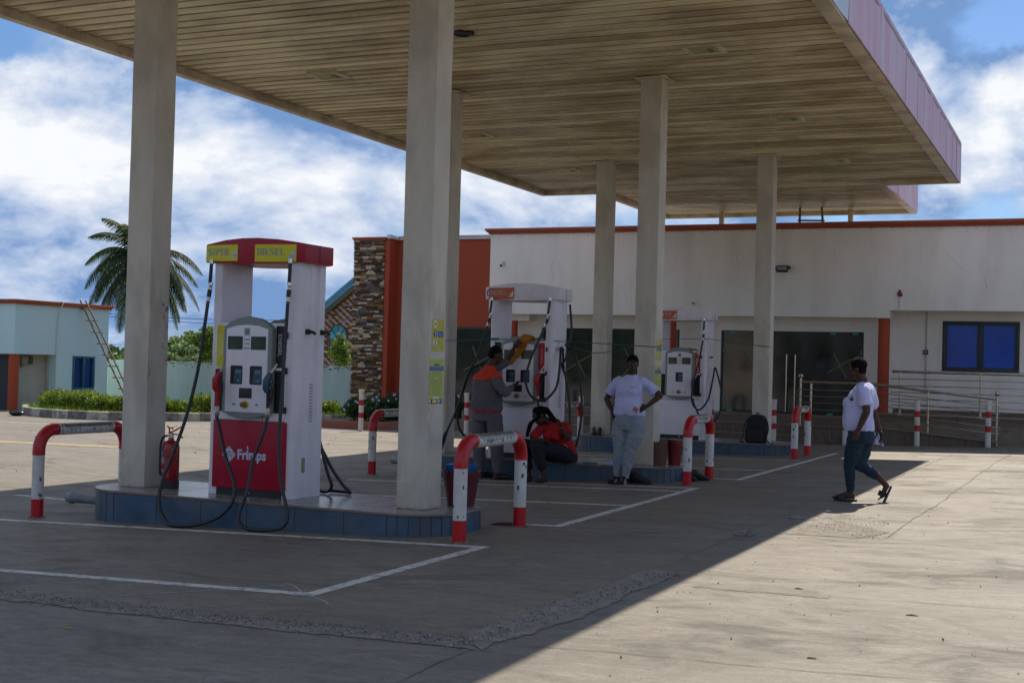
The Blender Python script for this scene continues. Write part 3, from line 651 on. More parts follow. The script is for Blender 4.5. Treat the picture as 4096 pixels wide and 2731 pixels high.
tapeX(-11.75, 1.62, .36); tapeX(-10.35, 1.62, .40, b=(.7, .9)); tapeX(-7.45, 1.72, .30); tapeX(-5.35, 1.70, .28)
# round columns
for x, lb, z1 in ((-13.3, 'far left', 2.62), (-9.20, 'mid', 2.79), (-4.30, 'right', 2.765)):
    mb = MB(); mb.cyl((x, FA+.16, .55), (x, FA+.16, z1), .125, 24); obj('round_column', mb, TERRA, shop, smooth=True)
# blue window: frame, two panes
wf = B('window_frame', FRAME, (-3.12, -1.52, GY-.03, GY+.1, 1.64, 1.70), (-3.12, -1.52, GY-.03, GY+.1, 2.685, 2.745), (-3.12, -3.05, GY-.03, GY+.1, 1.70, 2.685), (-1.59, -1.52, GY-.03, GY+.1, 1.70, 2.685), (-2.36, -2.29, GY-.035, GY+.095, 1.70, 2.685), bev=.006)
mbx = MB()
for (a, b) in ((-3.05, -2.36), (-2.29, -1.59)):
    mb = MB(); mb.box(a+.03, b-.03, GY+.02, GY+.03, 1.73, 2.655); obj('pane', mb, BLUEG, wf)
    for q in ((a, b, GY-.01, GY+.05, 1.70, 1.732), (a, b, GY-.01, GY+.05, 2.652, 2.685), (a, a+.03, GY-.01, GY+.05, 1.732, 2.652), (b-.03, b, GY-.01, GY+.05, 1.732, 2.652)): mbx.box(*q)
obj('sash', mbx, FRAME, wf)
B('window_surround', PLAST, (-3.17, -1.47, GY-.02, GY, 2.745, 2.78), (-3.17, -3.12, GY-.02, GY, 1.64, 2.745), (-1.52, -1.47, GY-.02, GY, 1.64, 2.745))
# steps: three risers of wood-look tiles with pale treads
B('step_core', TREAD, (-13.9, -5.72, 27.78, FA, -.2, .175), (-13.9, -5.72, 28.22, FA, .175, .385), (-15.8, XF1, 28.92, 34.5, -.2, FZ-.012), bev=0)
def risers(x0, x1, yy, z0f, z1, w=.6, off=0):
    x = x0-off
    while x < x1-.02:
        a, b = max(x, x0), min(x+w, x1)
        if b-a > .03:
            zb = z0f((a+b)/2)
            B('riser_tile', WOODT, (a+.002, b-.002, yy-.014, yy+.004+random.uniform(-.001, .001), zb, z1((a+b)/2) if callable(z1) else z1))
        x += w
risers(-13.9, -5.72, 27.78, lambda x: zg(x)-.02, .172); risers(-13.9, -5.72, 28.22, lambda x: .18, .382, off=.3); risers(-13.9, -4.3, 28.92, lambda x: .39, FZ-.014)
B('tread', TREAD, (-13.9, -5.72, 27.755, 28.2, .175, .19), (-13.9, -5.72, 28.195, 28.9, .386, .40), (-15.8, XF1, 28.895, GY+.2, FZ-.012, FZ), bev=.003)
# landing and ramp
def rampz(x): return .385 if x < -4.15 else max(zg(x)+.02, .385-(.385-.19)*(x+4.15)/(2.35))
mb = MB(); xs = [-5.72, -4.15, -3.4, -2.6, -1.8]
vs = []
for x in xs:
    for (yy, dz) in ((27.80, 0), (28.90, 0)): vs.append((x, yy, rampz(x)))
    for yy in (28.90, 27.80): vs.append((x, yy, -.1))
n = 4; mb.add(vs, [(i*4+k, i*4+(k+1) % 4, i*4+4+(k+1) % 4, i*4+4+k) for i in range(len(xs)-1) for k in range(4)]+[(3, 2, 1, 0), (16, 17, 18, 19)]); obj('ramp', mb, TREAD, shop)
risers(-5.72, -4.15, 27.8, lambda x: zg(x)-.02, .375)
x = -4.15
while x < -1.8:      # sloping outer wall, each tile cut to the slope
    a, b = x+.002, min(x+.6, -1.8)-.002; mb = MB()
    za, zb = rampz(a)-.012+.05, rampz(b)-.012+.05
    mb.add([(a, 27.786, zg(a)-.02), (b, 27.786, zg(b)-.02), (b, 27.786, zb), (a, 27.786, za), (a, 27.83, zg(a)-.02), (b, 27.83, zg(b)-.02), (b, 27.83, zb), (a, 27.83, za)], [(0, 1, 2, 3), (7, 6, 5, 4), (0, 4, 5, 1), (1, 5, 6, 2), (2, 6, 7, 3), (3, 7, 4, 0)]); obj('riser_tile', mb, WOODT, shop); x += .6
mb = MB(); vs = []
for xx in (-5.74, -4.15, -1.78):
    z = rampz(xx)+(.04 if xx > -5 else .0)
    vs += [(xx, 27.74, z), (xx, 27.90, z), (xx, 27.90, z+.022), (xx, 27.74, z+.022)]
mb.add(vs, [(i*4+k, i*4+(k+1) % 4, i*4+4+(k+1) % 4, i*4+4+k) for i in range(2) for k in range(4)]+[(3, 2, 1, 0), (8, 9, 10, 11)]); obj('ramp_curb', mb, TREAD, shop)
# raised walkway to the right
WZ = .67
B('walkway', TREAD, (-4.3, XF1, 28.95, GY, -.1, WZ-.012)); B('walkway_edge', TREAD, (-4.33, XF1, 28.91, GY, WZ-.01, WZ+.008), bev=.003)
risers(-4.3, XF1, 28.945, lambda x: min(rampz(x) if x < -1.8 else zg(x), .38)-.03, WZ-.014, off=.1); risers(-4.15, XF1, GY-.004, lambda x: WZ+.01, WZ+.10)
# side of the stone pillar wing: orange block on the left
OY = 30.4
B('orange_wall', TERRA, (-17.15, -14.0, OY, OY+.2, 2.46, 4.73), (-17.15, -15.75, OY, OY+.2, -.1, 2.46), (-17.15, -16.98, FA+.35, OY, -.1, 4.73))
B('orange_wall', TERRA, (-14.0, -13.9, GY, OY+.2, -.1, 4.7))
B('white_coping', WTRIM, (-17.02, -14.0, OY-.05, OY+.25, 4.735, 4.80), (-17.0, -14.0, OY-.08, OY+.25, 4.802, 4.84), (-17.05, -16.93, FA+.3, OY-.09, 4.735, 4.84), bev=.004)
panes([-15.75, -14.85, -13.95], .2, 2.455, OY+.04)
B('mullion', FRAME, (-15.75, -13.95, OY+.02, OY+.1, 2.40, 2.458), (-15.75, -15.70, OY+.02, OY+.1, .1, 2.4)); tapeX(-14.55, 1.55, .42, OY+.035, (.42, 1), (1, .5))
B('plinth', TERR2, (-17.1, -14.0, OY-.03, OY, -.1, .2))

# stone clad pillar: core, cap and every stone a piece of its own
pil = thing('stone_pillar', 'tall pillar clad in split brown, grey and cream stone at the shop corner', 'pillar', (-17.6, FA+.35, -.1))
PX0, PX1, PY = -18.05, -17.12, FA+.35
B('core', mat('pillar_mortar', (.06, .05, .04), .9), (PX0+.02, PX1-.02, PY+.02, PY+.9, -.1, 4.73), p=pil)
B('cap', TERR2, (PX0-.05, PX1+.06, PY-.07, PY+.95, 4.735, 4.78), (PX0-.03, PX1+.04, PY-.05, PY+.93, 4.70, 4.734), p=pil, bev=.004)
STN = [mat('stone_'+n, c, .85, var=.25, scale=9, bump=.6, bscale=30) for n, c in (('umber', (.10, .05, .025)), ('ochre', (.24, .13, .035)), ('slate', (.12, .12, .125)), ('cream', (.50, .44, .34)), ('dark', (.045, .032, .025)), ('tan', (.30, .20, .11)))]
rnd = random.Random(5); z = -.05; stones = []; 
while z < 4.69:
    h = rnd.choice((.038, .045, .052, .06)); x = PX0-rnd.random()*.12
    while x < PX1:
        w = rnd.uniform(.09, .30); a, b = max(x, PX0-rnd.random()*.012), min(x+w, PX1)
        if b-a > .02: stones.append(('f', a, b, z, min(h, 4.695-z), rnd.choices(range(6), (30, 17, 15, 20, 14, 10))[0], rnd.uniform(.012, .045)))
        x += w
    yy = PY
    while yy < PY+.9:
        w = rnd.uniform(.1, .3); stones.append(('s', yy, min(yy+w, PY+.9), z, min(h, 4.695-z), rnd.choices(range(6), (30, 17, 15, 20, 14, 10))[0], rnd.uniform(.008, .03))); yy += w
    z += h
def stone_mesh(mb, s):
    k, a, b, z, h, m, d = s; g = .003
    if k == 'f': mb.box(a+g, b-g, PY-d, PY+.03, z+g, z+h-g, m, rot=(rnd.uniform(-.06, .06), rnd.uniform(-.02, .02), rnd.uniform(-.04, .04)))
    else: mb.box(PX1-.03, PX1+d*.6, a+g, b-g, z+g, z+h-g, m, rot=(rnd.uniform(-.03, .03), rnd.uniform(-.03, .03), rnd.uniform(-.03, .03)))
fr = sorted([s for s in stones if s[0] == 'f'], key=lambda s: -(s[2]-s[1])*s[4]); big = fr[:298]; rest = fr[298:]+[s for s in stones if s[0] == 's']
for s in big:
    mb = MB(); stone_mesh(mb, s); obj('stone', mb, STN[s[5]], pil, bev=.004, segs=1)
mb = MB()
for s in rest: stone_mesh(mb, s)
obj('small_stones', mb, STN, pil, kind='stuff')

# fittings on the wall (each a thing of its own)
t = thing('security_camera', 'small white security camera high on the cream wall, left end', 'camera', (-13.53, FA, 4.0))
mb = MB(); mb.box(-13.56, -13.50, FA-.03, FA, 4.0, 4.09); mb.tube([(-13.53, FA-.03, 4.06), (-13.53, FA-.10, 4.04)], .012, 8); obj('bracket', mb, WTRIM, t, bev=.004)
mb = MB(); mb.cyl((-13.53, FA-.05, 4.0), (-13.51, FA-.20, 3.965), .038, 14); obj('body', mb, WTRIM, t, smooth=True); mb = MB(); mb.cyl((-13.51, FA-.198, 3.9655), (-13.508, FA-.21, 3.962), .030, 14); obj('lens', mb, BLACK, t)
t = thing('floodlight', 'black floodlight on the cream wall above the glass doors', 'floodlight', (-6.53, FA, 3.85))
mb = MB(); mb.box(-6.66, -6.40, FA-.16, FA-.10, 3.78, 3.93, rot=(-.5, 0, 0)); obj('housing', mb, BLACK, t, bev=.008); mb = MB(); mb.box(-6.64, -6.42, FA-.165, FA-.15, 3.80, 3.90, rot=(-.5, 0, 0), piv=(-6.53, FA-.13, 3.855)); obj('glass', mb, mat('lamp_glass', (.30, .31, .30), .1), t)
mb = MB(); mb.box(-6.69, -6.665, FA-.14, FA, 3.85, 3.88); mb.box(-6.395, -6.37, FA-.14, FA, 3.85, 3.88); mb.box(-6.69, -6.37, FA-.02, FA, 3.88, 3.92); obj('bracket', mb, BLACK, t)
t = thing('wall_spot', 'tiny round fitting on the cream wall between two columns', 'wall fitting', (-8.62, FA, 3.07)); mb = MB(); mb.cyl((-8.62, FA, 3.07), (-8.61, FA-.08, 3.06), .028, 12); obj('barrel', mb, WTRIM, t, smooth=True); mb = MB(); mb.cyl((-8.61, FA-.081, 3.06), (-8.609, FA-.088, 3.06), .02, 12); obj('lens', mb, BLACK, t)
t = thing('alarm_bell', 'round red alarm sounder on the wall above its white conduit', 'alarm', (-3.96, FA, 3.3))
mb = MB(); mb.lathe((-3.96, FA, 3.3), [(.055, 0), (.055, -.03), (.04, -.055), (.02, -.065)], 18, axis='y'); obj('sounder', mb, mat('alarm_red', (.22, .03, .03), .5), t, smooth=True); mb = MB(); mb.box(-3.98, -3.94, FA-.03, FA, 3.35, 3.39); mb.cyl((-3.92, FA-.05, 3.28), (-3.9, FA-.07, 3.25), .012); obj('clip', mb, BLACK, t)
mb = MB(); mb.box(-3.975, -3.95, FA-.018, FA, 2.95, 3.24); obj('conduit', mb, WTRIM, t)
t = thing('call_point', 'small square red fire call point on a white conduit by the blue window', 'fire alarm', (-3.46, GY, 2.05))
mb = MB(); mb.box(-3.515, -3.415, GY-.05, GY, 2.0, 2.10); obj('box', mb, mat('call_point_red', (.12, .01, .012), .45), t, bev=.005); mb = MB(); mb.box(-3.49, -3.44, GY-.054, GY-.051, 2.035, 2.065); obj('window', mb, mat('grey_print', (.3, .28, .28), .5), t)
mb = MB(); mb.box(-3.475, -3.445, GY-.022, GY, 2.103, 2.955); mb.box(-3.475, -3.445, GY-.022, GY, 1.22, 1.997); obj('conduit', mb, mat('conduit_grey', (.45, .44, .43), .6), t); mb = MB(); mb.cyl((-3.46, GY-.05, 1.20), (-3.46, GY, 1.20), .05, 14); obj('junction', mb, STEEL, t)

# black mildew and fine cracks on the upper wall
mb = MB(); rnd = random.Random(15)
for i in range(420):
    x = XF0+.1+rnd.random()*14; w, h = rnd.uniform(.005, .022), rnd.uniform(.003, .010); z = 4.768-rnd.random()**4*.12
    mb.add([(x+w*cos(k*1.05)*rnd.uniform(.5, 1.1), FA-.0016, z-h*2+h*sin(k*1.05)*rnd.uniform(.5, 1.1)) for k in range(6)], [(0, 1, 2, 3, 4, 5)])
for (x, z, ln, a) in ((-12.2, 4.1, .5, -1.3), (-5.4, 4.3, .4, -1.2), (-2.2, 3.7, .35, -1.5), (-7.6, 4.2, .6, -1.45), (-3.0, 4.2, .5, -1.1), (-10.4, 3.5, .45, -1.4)):
    p = (x, z)
    for k in range(10):
        a2 = a+rnd.uniform(-.6, .6); q = (p[0]+cos(a2)*ln/10, p[1]+sin(a2)*ln/10); mb.add([(p[0]-.003, FA-.0016, p[1]), (p[0]+.003, FA-.0016, p[1]), (q[0]+.002, FA-.0016, q[1]), (q[0]-.002, FA-.0016, q[1])], [(0, 1, 2, 3)]); p = q
obj('mildew', mb, mat('mildew_dark', (.32, .28, .22), .9, var=.3), shop, kind='stuff')
# stainless railings
def railing(label, posts, rails, handrail, balls, infill_r=.009):
    c = posts[0]; t = thing('railing', label, 'railing', (c[0], c[1], c[2]))
    for (x, yy, z0, z1) in posts:
        mb = MB(); mb.cyl((x, yy, z0), (x, yy, z1), .025, 14); mb.lathe((x, yy, z0), [(.055, 0), (.055, .012), (.03, .02)], 16); obj('post', mb, STEEL, t, smooth=True)
    for r_ in rails: mb = MB(); mb.tube(r_, infill_r, 8); obj('infill_bar', mb, STEEL, t, smooth=True)
    mb = MB(); mb.tube(handrail, .030, 14); obj('handrail', mb, STEEL, t, smooth=True)
    for b in balls: mb = MB(); mb.ball(b, .052, 20, 14); mb.cyl((b[0], b[1], b[2]-.08), (b[0], b[1], b[2]-.04), .018, 10); obj('finial', mb, STEEL, t, smooth=True)
    return t
ry = 27.86
hz = lambda x: 1.325 if x < -4.25 else 1.325-(x+4.25)*(.225/2.45)
levels = [.16, .30, .435, .575, .70]
rails = [[(-5.78, ry-.035, hz(-5.7)-l), (-4.25, ry-.035, hz(-4.25)-l), (-1.74, ry-.035, hz(-1.8)-l)] for l in levels]
railing('stainless ramp railing with ball finials, sloping down to the right', [(-5.72, ry, .40, 1.41), (-5.50, ry, .40, 1.30), (-4.42, ry, .42, 1.30), (-3.12, ry, .34, 1.20), (-1.80, ry, .16, 1.15)], rails, [(-5.70, ry, 1.325), (-4.25, ry, 1.325), (-1.82, ry, hz(-1.82))], [(-5.72, ry, 1.45), (-1.80, ry, 1.205)])
ry = 29.0
railing('long level stainless railing on the walkway under the blue window', [(-3.83, ry, WZ, 1.60), (-2.20, ry, WZ, 1.60), (-.55, ry, WZ, 1.60), (1.1, ry, WZ, 1.6)], [[(-4.02, ry-.034, 1.60-l), (2.6, ry-.034, 1.60-l)] for l in (.155, .30, .44, .585, .72)], [(-4.0, ry, 1.60), (2.6, ry, 1.60)], [])

# ladder on the shop roof
WOOD = mat('weathered_wood', (.19, .15, .11), .85, var=.3, scale=5, st=(1, 1, .3), bump=.3)
def ladder(name, label, a, b, w, dirw, nr, t0=.08, th=.028, cat='ladder', ext=.04):
    t = thing(name, label, cat, a); A, Bv, D = Vector(a), Vector(b), Vector(dirw).normalized()*w/2
    for s in (-1, 1):
        mb = MB(); mb.tube([A+D*s, (A+Bv)/2+D*s+Vector((.01*s, .01, 0)), Bv+D*s*.9], th, 4, upv=(D.x, D.y, .01)); obj('rail', mb, WOOD, t)
    for k in range(nr):
        f = t0+(1-2*t0)*k/(nr-1); c = A+(Bv-A)*f; e = D*(1+ext/(w/2)); off = (Bv-A).normalized().cross(D).normalized()*.035
        mb = MB(); mb.tube([c-e+off, c+e+off+Vector((0, 0, random.uniform(-.01, .01)))], th*.8, 4); obj('rung', mb, WOOD, t)
    return t
ladder('roof_ladder', 'wooden ladder leaning from the shop roof to the canopy end', (-6.25, 31.3, 4.40), (-6.42, 31.9, 6.0), .52, (1, .1, 0), 5, ext=.06)

# planter at the pillar with a low terracotta kerb, shrubs
t = thing('planter_bed', 'terracotta kerbed planting bed in front of the shop left end', 'planter', (-15, 28.0, -.08))
kp = [(-17.9, 27.45), (-16.6, 26.6), (-15.4, 26.75), (-14.6, 27.3), (-14.1, 27.9), (-13.95, 28.9)]
P = spline([(x, y, 0) for x, y in kp], 5); n = len(P)
mb = MB(); vs = []
for i, p in enumerate(P):
    d = (P[min(i+1, n-1)]-P[max(i-1, 0)]).normalized(); q = Vector((-d.y, d.x, 0))*.075
    vs += [(*(p-q).xy, -.15), (*(p+q).xy, -.15), (*(p+q).xy, .10), (*(p-q).xy, .10)]
mb.add(vs, [(i*4+k, i*4+(k+1) % 4, i*4+4+(k+1) % 4, i*4+4+k) for i in range(n-1) for k in range(4)]+[(3, 2, 1, 0), tuple(4*(n-1)+k for k in range(4))]); obj('kerb', mb, mat('kerb_terracotta', (.34, .10, .05), .8, var=.2, scale=3, dirt=(.2, .13, .10), dscale=3, damt=.6), t, bev=.01)
mb = MB(); poly = [(p.x, p.y) for p in P]+[(-14, 30.4), (-17.9, 30.4)]; mb.prism(poly, -.1, .04); obj('bed_soil', mb, SOIL, t)

# ------------------------------------------------------------------ vegetation helpers
def leafmat(name, c1, c2, rough=.5):
    if name in MATS: return MATS[name]
    m = bpy.data.materials.new(name); m.use_nodes = True; nt = m.node_tree; N = nt.nodes; L = nt.links; b = N['Principled BSDF']; MATS[name] = m
    tc = N.new('ShaderNodeTexCoord'); n = N.new('ShaderNodeTexNoise'); n.inputs['Scale'].default_value = 5; n.inputs['Detail'].default_value = 6; L.new(tc.outputs['Object'], n.inputs[0])
    g = N.new('ShaderNodeNewGeometry'); a = N.new('ShaderNodeMath'); a.operation = 'ADD'; L.new(n.outputs['Fac'], a.inputs[0])
    mu = N.new('ShaderNodeMath'); mu.operation = 'MULTIPLY_ADD'; L.new(g.outputs['Random Per Island'], mu.inputs[0]); mu.inputs[1].default_value = .5; mu.inputs[2].default_value = -.25; L.new(mu.outputs[0], a.inputs[1])
    cr = N.new('ShaderNodeValToRGB'); L.new(a.outputs[0], cr.inputs[0]); e = cr.color_ramp.elements; e[0].position = .3; e[1].position = .75; e[0].color = (*c1, 1); e[1].color = (*c2, 1)
    L.new(cr.outputs[0], b.inputs['Base Color']); b.inputs['Roughness'].default_value = rough
    tr = N.new('ShaderNodeBsdfTranslucent'); L.new(cr.outputs[0], tr.inputs[0]); mx = N.new('ShaderNodeMixShader'); mx.inputs[0].default_value = .35
    L.new(b.outputs[0], mx.inputs[1]); L.new(tr.outputs[0], mx.inputs[2]); L.new(mx.outputs[0], N['Material Output'].inputs[0]); return m
HEDGE = leafmat('hedge_leaf', (.035, .085, .008), (.33, .44, .035)); DARKL = leafmat('dark_leaf', (.012, .035, .008), (.06, .12, .02)); MIDL = leafmat('mid_leaf', (.04, .09, .012), (.22, .33, .05))
PALE = leafmat('pale_leaf', (.12, .2, .08), (.32, .42, .22)); PALM = leafmat('palm_leaf', (.010, .028, .007), (.06, .10, .025), .75); GRASS = leafmat('grass_blade', (.10, .2, .015), (.40, .5, .06))
BARK = mat('bark', (.16, .12, .08), .9, var=.3, scale=6, bump=.5)
def leaf(mb, p, s, rnd, up_=.4, asp=.42):
    d = Vector((rnd.gauss(0, 1), rnd.gauss(0, 1), rnd.gauss(up_, .8))).normalized(); w = d.cross(Vector((rnd.gauss(0, 1), rnd.gauss(0, 1), rnd.gauss(0, 1)))).normalized(); n = d.cross(w)*.16*s
    a = p; b = p+d*s*.5+w*s*asp+n; c = p+d*s; e = p+d*s*.5-w*s*asp+n
    mb.add([a, b, c, e], [(0, 1, 2), (0, 2, 3)])
def foliage(name, blobs, n, s, m, parent, seed, up_=.4, asp=.42):
    rnd = random.Random(seed); mb = MB(); W_ = [b[1][0]*b[1][1]*b[1][2] for b in blobs]
    for _ in range(n):
        c, r = rnd.choices(blobs, W_)[0]; v = Vector((rnd.gauss(0, 1), rnd.gauss(0, 1), rnd.gauss(0, 1))).normalized()*(rnd.random()**.45)
        k = 1+.25*mnoise.noise(v*2.3+Vector((seed, 0, 0)))
        leaf(mb, Vector(c)+Vector((v.x*r[0], v.y*r[1], v.z*r[2]))*k, s*rnd.uniform(.6, 1.3), rnd, up_, asp)
    return obj(name, mb, m, parent)
def twigs(parent, base, tips, r, m=BARK, name='stem'):
    mb = MB()
    for tp in tips:
        a, b = Vector(base), Vector(tp); mid = (a+b)/2+Vector((random.uniform(-.1, .1), random.uniform(-.1, .1), .05))*(b-a).length
        mb.tube(spline([a, mid, b], 4), [r*(1-.08*i) for i in range(9)], 6)
    return obj(name, mb, m, parent)

# planting in the terracotta bed: dark shrubs with small pale flowers
FLOW = mat('pale_blue_flower', (.45, .48, .66), .6)
pb = [(-16.7, 28.2, .45), (-15.9, 27.9, .5), (-15.2, 28.2, .6), (-14.5, 28.8, .55), (-16.2, 29.1, .55), (-15.0, 29.2, .65)]
pl = ['beside the stone pillar', 'second from the stone pillar', 'behind the bent guard rail', 'beside the dark glass at the shop corner', 'at the back against the orange wall', 'at the back in front of the dark glass']
for i, (x, yy, h) in enumerate(pb):
    t = thing('flowering_shrub', 'dark leafy shrub with pale blue flowers '+pl[i], 'shrub', (x, yy, .04), 'shrubs in the terracotta bed')
    foliage('leaves', [((x, yy, .05+h*.55), (.48, .42, h*.6)), ((x+.2, yy-.1, .05+h*.8), (.25, .25, h*.4))], 1500, .075, DARKL, t, 40+i)
    twigs(t, (x, yy, .04), [(x+.2, yy, h), (x-.2, yy-.1, h*.9), (x, yy+.15, h)], .012); rnd = random.Random(60+i)
    for q in range(9):
        c = Vector((x+rnd.uniform(-.45, .45), yy-rnd.uniform(.1, .45), .1+h*rnd.uniform(.45, 1.25))); mb = MB()
        for a in range(5): mb.add([c, c+Vector((cos(a*1.257)*.035, -.01, sin(a*1.257)*.035)), c+Vector((cos(a*1.257+.9)*.035, -.01, sin(a*1.257+.9)*.035))], [(0, 1, 2)])
        obj('flower', mb, FLOW, t)

# ------------------------------------------------------------------ left building (light blue kiosk)
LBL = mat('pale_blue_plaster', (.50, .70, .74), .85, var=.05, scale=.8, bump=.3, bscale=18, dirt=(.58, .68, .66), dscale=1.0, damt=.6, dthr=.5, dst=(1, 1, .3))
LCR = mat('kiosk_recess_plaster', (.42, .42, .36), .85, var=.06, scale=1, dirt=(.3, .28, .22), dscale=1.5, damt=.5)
kio = thing('kiosk_building', 'low pale blue building with rust coloured roof edge at the far left', 'building', (-26.5, 28, -.08))
KX = -26.5
B('upper_wall', LBL, (KX-.25, KX, 26.56, 28.12, 1.45, 2.80), p=kio)
B('front_wall', LBL, (KX-9, KX-.25, 26.56, 26.8, 1.45, 2.80), p=kio)
kw = B('side_wall', LBL, (KX-.25, KX, 28.12, 28.76, -.15, 2.80), (KX-.25, KX, 29.66, 30.2, -.15, 2.80), (KX-.25, KX, 28.76, 29.66, -.15, .47), (KX-.25, KX, 28.76, 29.66, 1.43, 2.80), p=kio)
B('back_wall', LBL, (KX-9, KX-.25, 30.0, 30.2, -.15, 2.8), p=kio)
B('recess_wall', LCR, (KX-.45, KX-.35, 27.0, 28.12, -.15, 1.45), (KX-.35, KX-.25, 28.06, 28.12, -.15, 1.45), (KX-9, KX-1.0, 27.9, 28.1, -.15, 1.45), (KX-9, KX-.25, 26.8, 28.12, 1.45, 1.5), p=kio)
mb = MB(); mb.box(KX-9, KX+.06, 26.50, 30.25, 2.80, 2.84); mb.box(KX-9, KX+.10, 26.46, 30.28, 2.841, 2.875); mb.box(KX-9, KX+.13, 26.43, 30.31, 2.876, 2.92); obj('coping', mb, TERR2, kio, bev=.005)
mb = MB(); mb.cyl((KX-.16, 26.72, -.15), (KX-.16, 26.72, 1.45), .135, 24); obj('round_column', mb, TERRA, kio, smooth=True)
dr = B('door', mat('dark_metal_door', (.018, .02, .026), .5, var=.3), (KX-1.65, KX-.45, 26.96, 27.0, -.1, 1.40), p=kio)
mb = MB()
mb.box(KX-1.65, KX-1.6, 26.93, 26.96, -.1, 1.4); mb.box(KX-.5, KX-.45, 26.93, 26.96, -.1, 1.4); obj('moulding', mb, MATS['dark_metal_door'], dr)
wf = B('window_frame', mat('kiosk_window_frame', (.02, .10, .16), .4), (KX-.12, KX+.02, 28.76, 29.66, .47, .53), (KX-.12, KX+.02, 28.76, 29.66, 1.37, 1.43), (KX-.12, KX+.02, 28.76, 28.83, .53, 1.37), (KX-.12, KX+.02, 29.59, 29.66, .53, 1.37), (KX-.12, KX+.015, 29.18, 29.25, .53, 1.37), p=kio, bev=.005)
for a, b in ((28.83, 29.18), (29.25, 29.59)): mb = MB(); mb.box(KX-.06, KX-.05, a, b, .53, 1.37); obj('pane', mb, mat('kiosk_blue_glass', (.004, .03, .17), .15, var=.3), wf)
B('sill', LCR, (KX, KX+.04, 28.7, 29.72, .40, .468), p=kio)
t = thing('meter_box', 'pair of weathered electricity meter boxes under the pale blue overhang', 'meter box', (KX-.3, 27.3, 1.2))
mb = MB(); mb.box(KX-.35, KX-.25, 27.12, 27.34, 1.18, 1.40); mb.box(KX-.35, KX-.29, 27.14, 27.22, 1.10, 1.18); obj('box', mb, mat('meter_tan', (.25, .21, .15), .7, var=.3, scale=8), t, bev=.008); mb = MB(); mb.box(KX-.35, KX-.26, 27.38, 27.52, 1.18, 1.40); obj('dark_box', mb, mat('meter_dark', (.06, .05, .045), .6, var=.3), t, bev=.008)
mb = MB(); mb.tube(spline([(KX+.08, 28.10, 2.93), (KX+.15, 28.16, 2.9), (KX+.05, 28.14, 2.6), (KX+.02, 28.11, 2.0), (KX+.025, 28.1, 1.45)]), .016, 8); obj('overflow_pipe', mb, WTRIM, kio, smooth=True)
mb = MB(); rnd = random.Random(3)
vs = [(KX-3.2+i*.22, 27+j*.25, 2.9+.10*mnoise.noise(Vector((i*.8, j*.9, 0)))+.12*(1-abs(i-6)/7)) for j in range(5) for i in range(13)]; mb.add(vs, [(j*13+i, j*13+i+1, (j+1)*13+i+1, (j+1)*13+i) for j in range(4) for i in range(12)]); o = obj('tarpaulin', mb, mat('blue_tarpaulin', (.20, .42, .62), .4), None, smooth=True, label='crumpled pale blue tarpaulin lying on the kiosk roof', cat='tarpaulin'); origin_to(o, (KX-2, 27.4, 2.9))
ladder('leaning_ladder', 'long wooden ladder leaning against the pale blue kiosk corner', (-25.62, 30.35, -.05), (-26.40, 28.98, 3.02), .17, (.40, .9, 0), 9, ext=.09, th=.026)
mb = MB(); mb.ball((-24.55, 24.75, -.01), (.22, .15, .075), 16, 10); mb.tube([(-24.7, 24.7, .03), (-24.8, 24.7, .06)], .015, 6); o = obj('rubbish_bag', mb, mat('black_bag', (.01, .01, .012), .25, var=.3, bump=.9, bscale=9), None, smooth=True, label='small black plastic bag lying by the end of the striped kerb', cat='bag'); origin_to(o, (-24.55, 24.75, -.08))

# boundary wall
WLL = mat('grey_blue_render', (.44, .58, .58), .9, var=.08, scale=1, bump=.3, bscale=14, dirt=(.36, .42, .38), dscale=1.3, damt=.6, dthr=.52, dst=(1, 1, .25))
bw = thing('boundary_wall', 'pale blue rendered boundary wall with stained top behind the hedge', 'wall', (-22, 32, -.1))
mb = MB(); n = 80; vs = []
for i in range(n+1):
    x = -32+(20)*i/n; zt = 1.33+.01*mnoise.noise(Vector((x*2, 0, 0))); vs += [(x, 32, -.2), (x, 32, zt), (x, 32.18, zt), (x, 32.18, -.2)]
mb.add(vs, [(i*4+k, i*4+(k+1) % 4, i*4+4+(k+1) % 4, i*4+4+k) for i in range(n) for k in range(4)]); obj('panel', mb, WLL, bw)
mb = MB(); rnd = random.Random(8)
for i in range(320):
    x = -27+15*rnd.random(); w, h = rnd.uniform(.01, .06), rnd.uniform(.006, .03); z = 1.32-rnd.random()**2*.14
    mb.add([(x+w*cos(a)*rnd.uniform(.6, 1.1), 31.996, z+h*sin(a)*rnd.uniform(.6, 1.1)) for a in [k*1.05 for k in range(6)]], [(0, 1, 2, 3, 4, 5)])
obj('stain', mb, mat('wall_mildew', (.12, .11, .08), .9, var=.3), bw)

# striped kerb and hedge: kerb stones are pieces of one kerb
KB = mat('kerb_white', (.45, .42, .34), .9, var=.15, scale=5, dirt=(.12, .11, .09), dscale=6, damt=.8, dthr=.52, bump=.4, bscale=20)
KD = mat('kerb_black', (.13, .12, .105), .9, var=.2, scale=5, dirt=(.30, .27, .22), dscale=7, damt=.8, dthr=.52, bump=.4, bscale=20)
kerb = thing('striped_kerb', 'black and white painted kerb curving along the planting bed', 'kerb', (-22.6, 24.6, -.08))
kp = [(-26.0, 26.45), (-25.5, 25.85), (-24.6, 25.1), (-23.5, 24.7), (-22.6, 24.65), (-21.9, 24.85), (-21.2, 25.3), (-20.6, 25.8), (-19.9, 26.6), (-19.1, 27.4), (-18.2, 28.2), (-17.5, 28.7)]
P = spline([(x, y, 0) for x, y in kp], 12); acc = 0; segs_ = [[P[0]]]
for a, b in zip(P, P[1:]):
    acc += (b-a).length; segs_[-1].append(b)
    if acc > .5: acc = 0; segs_.append([b])
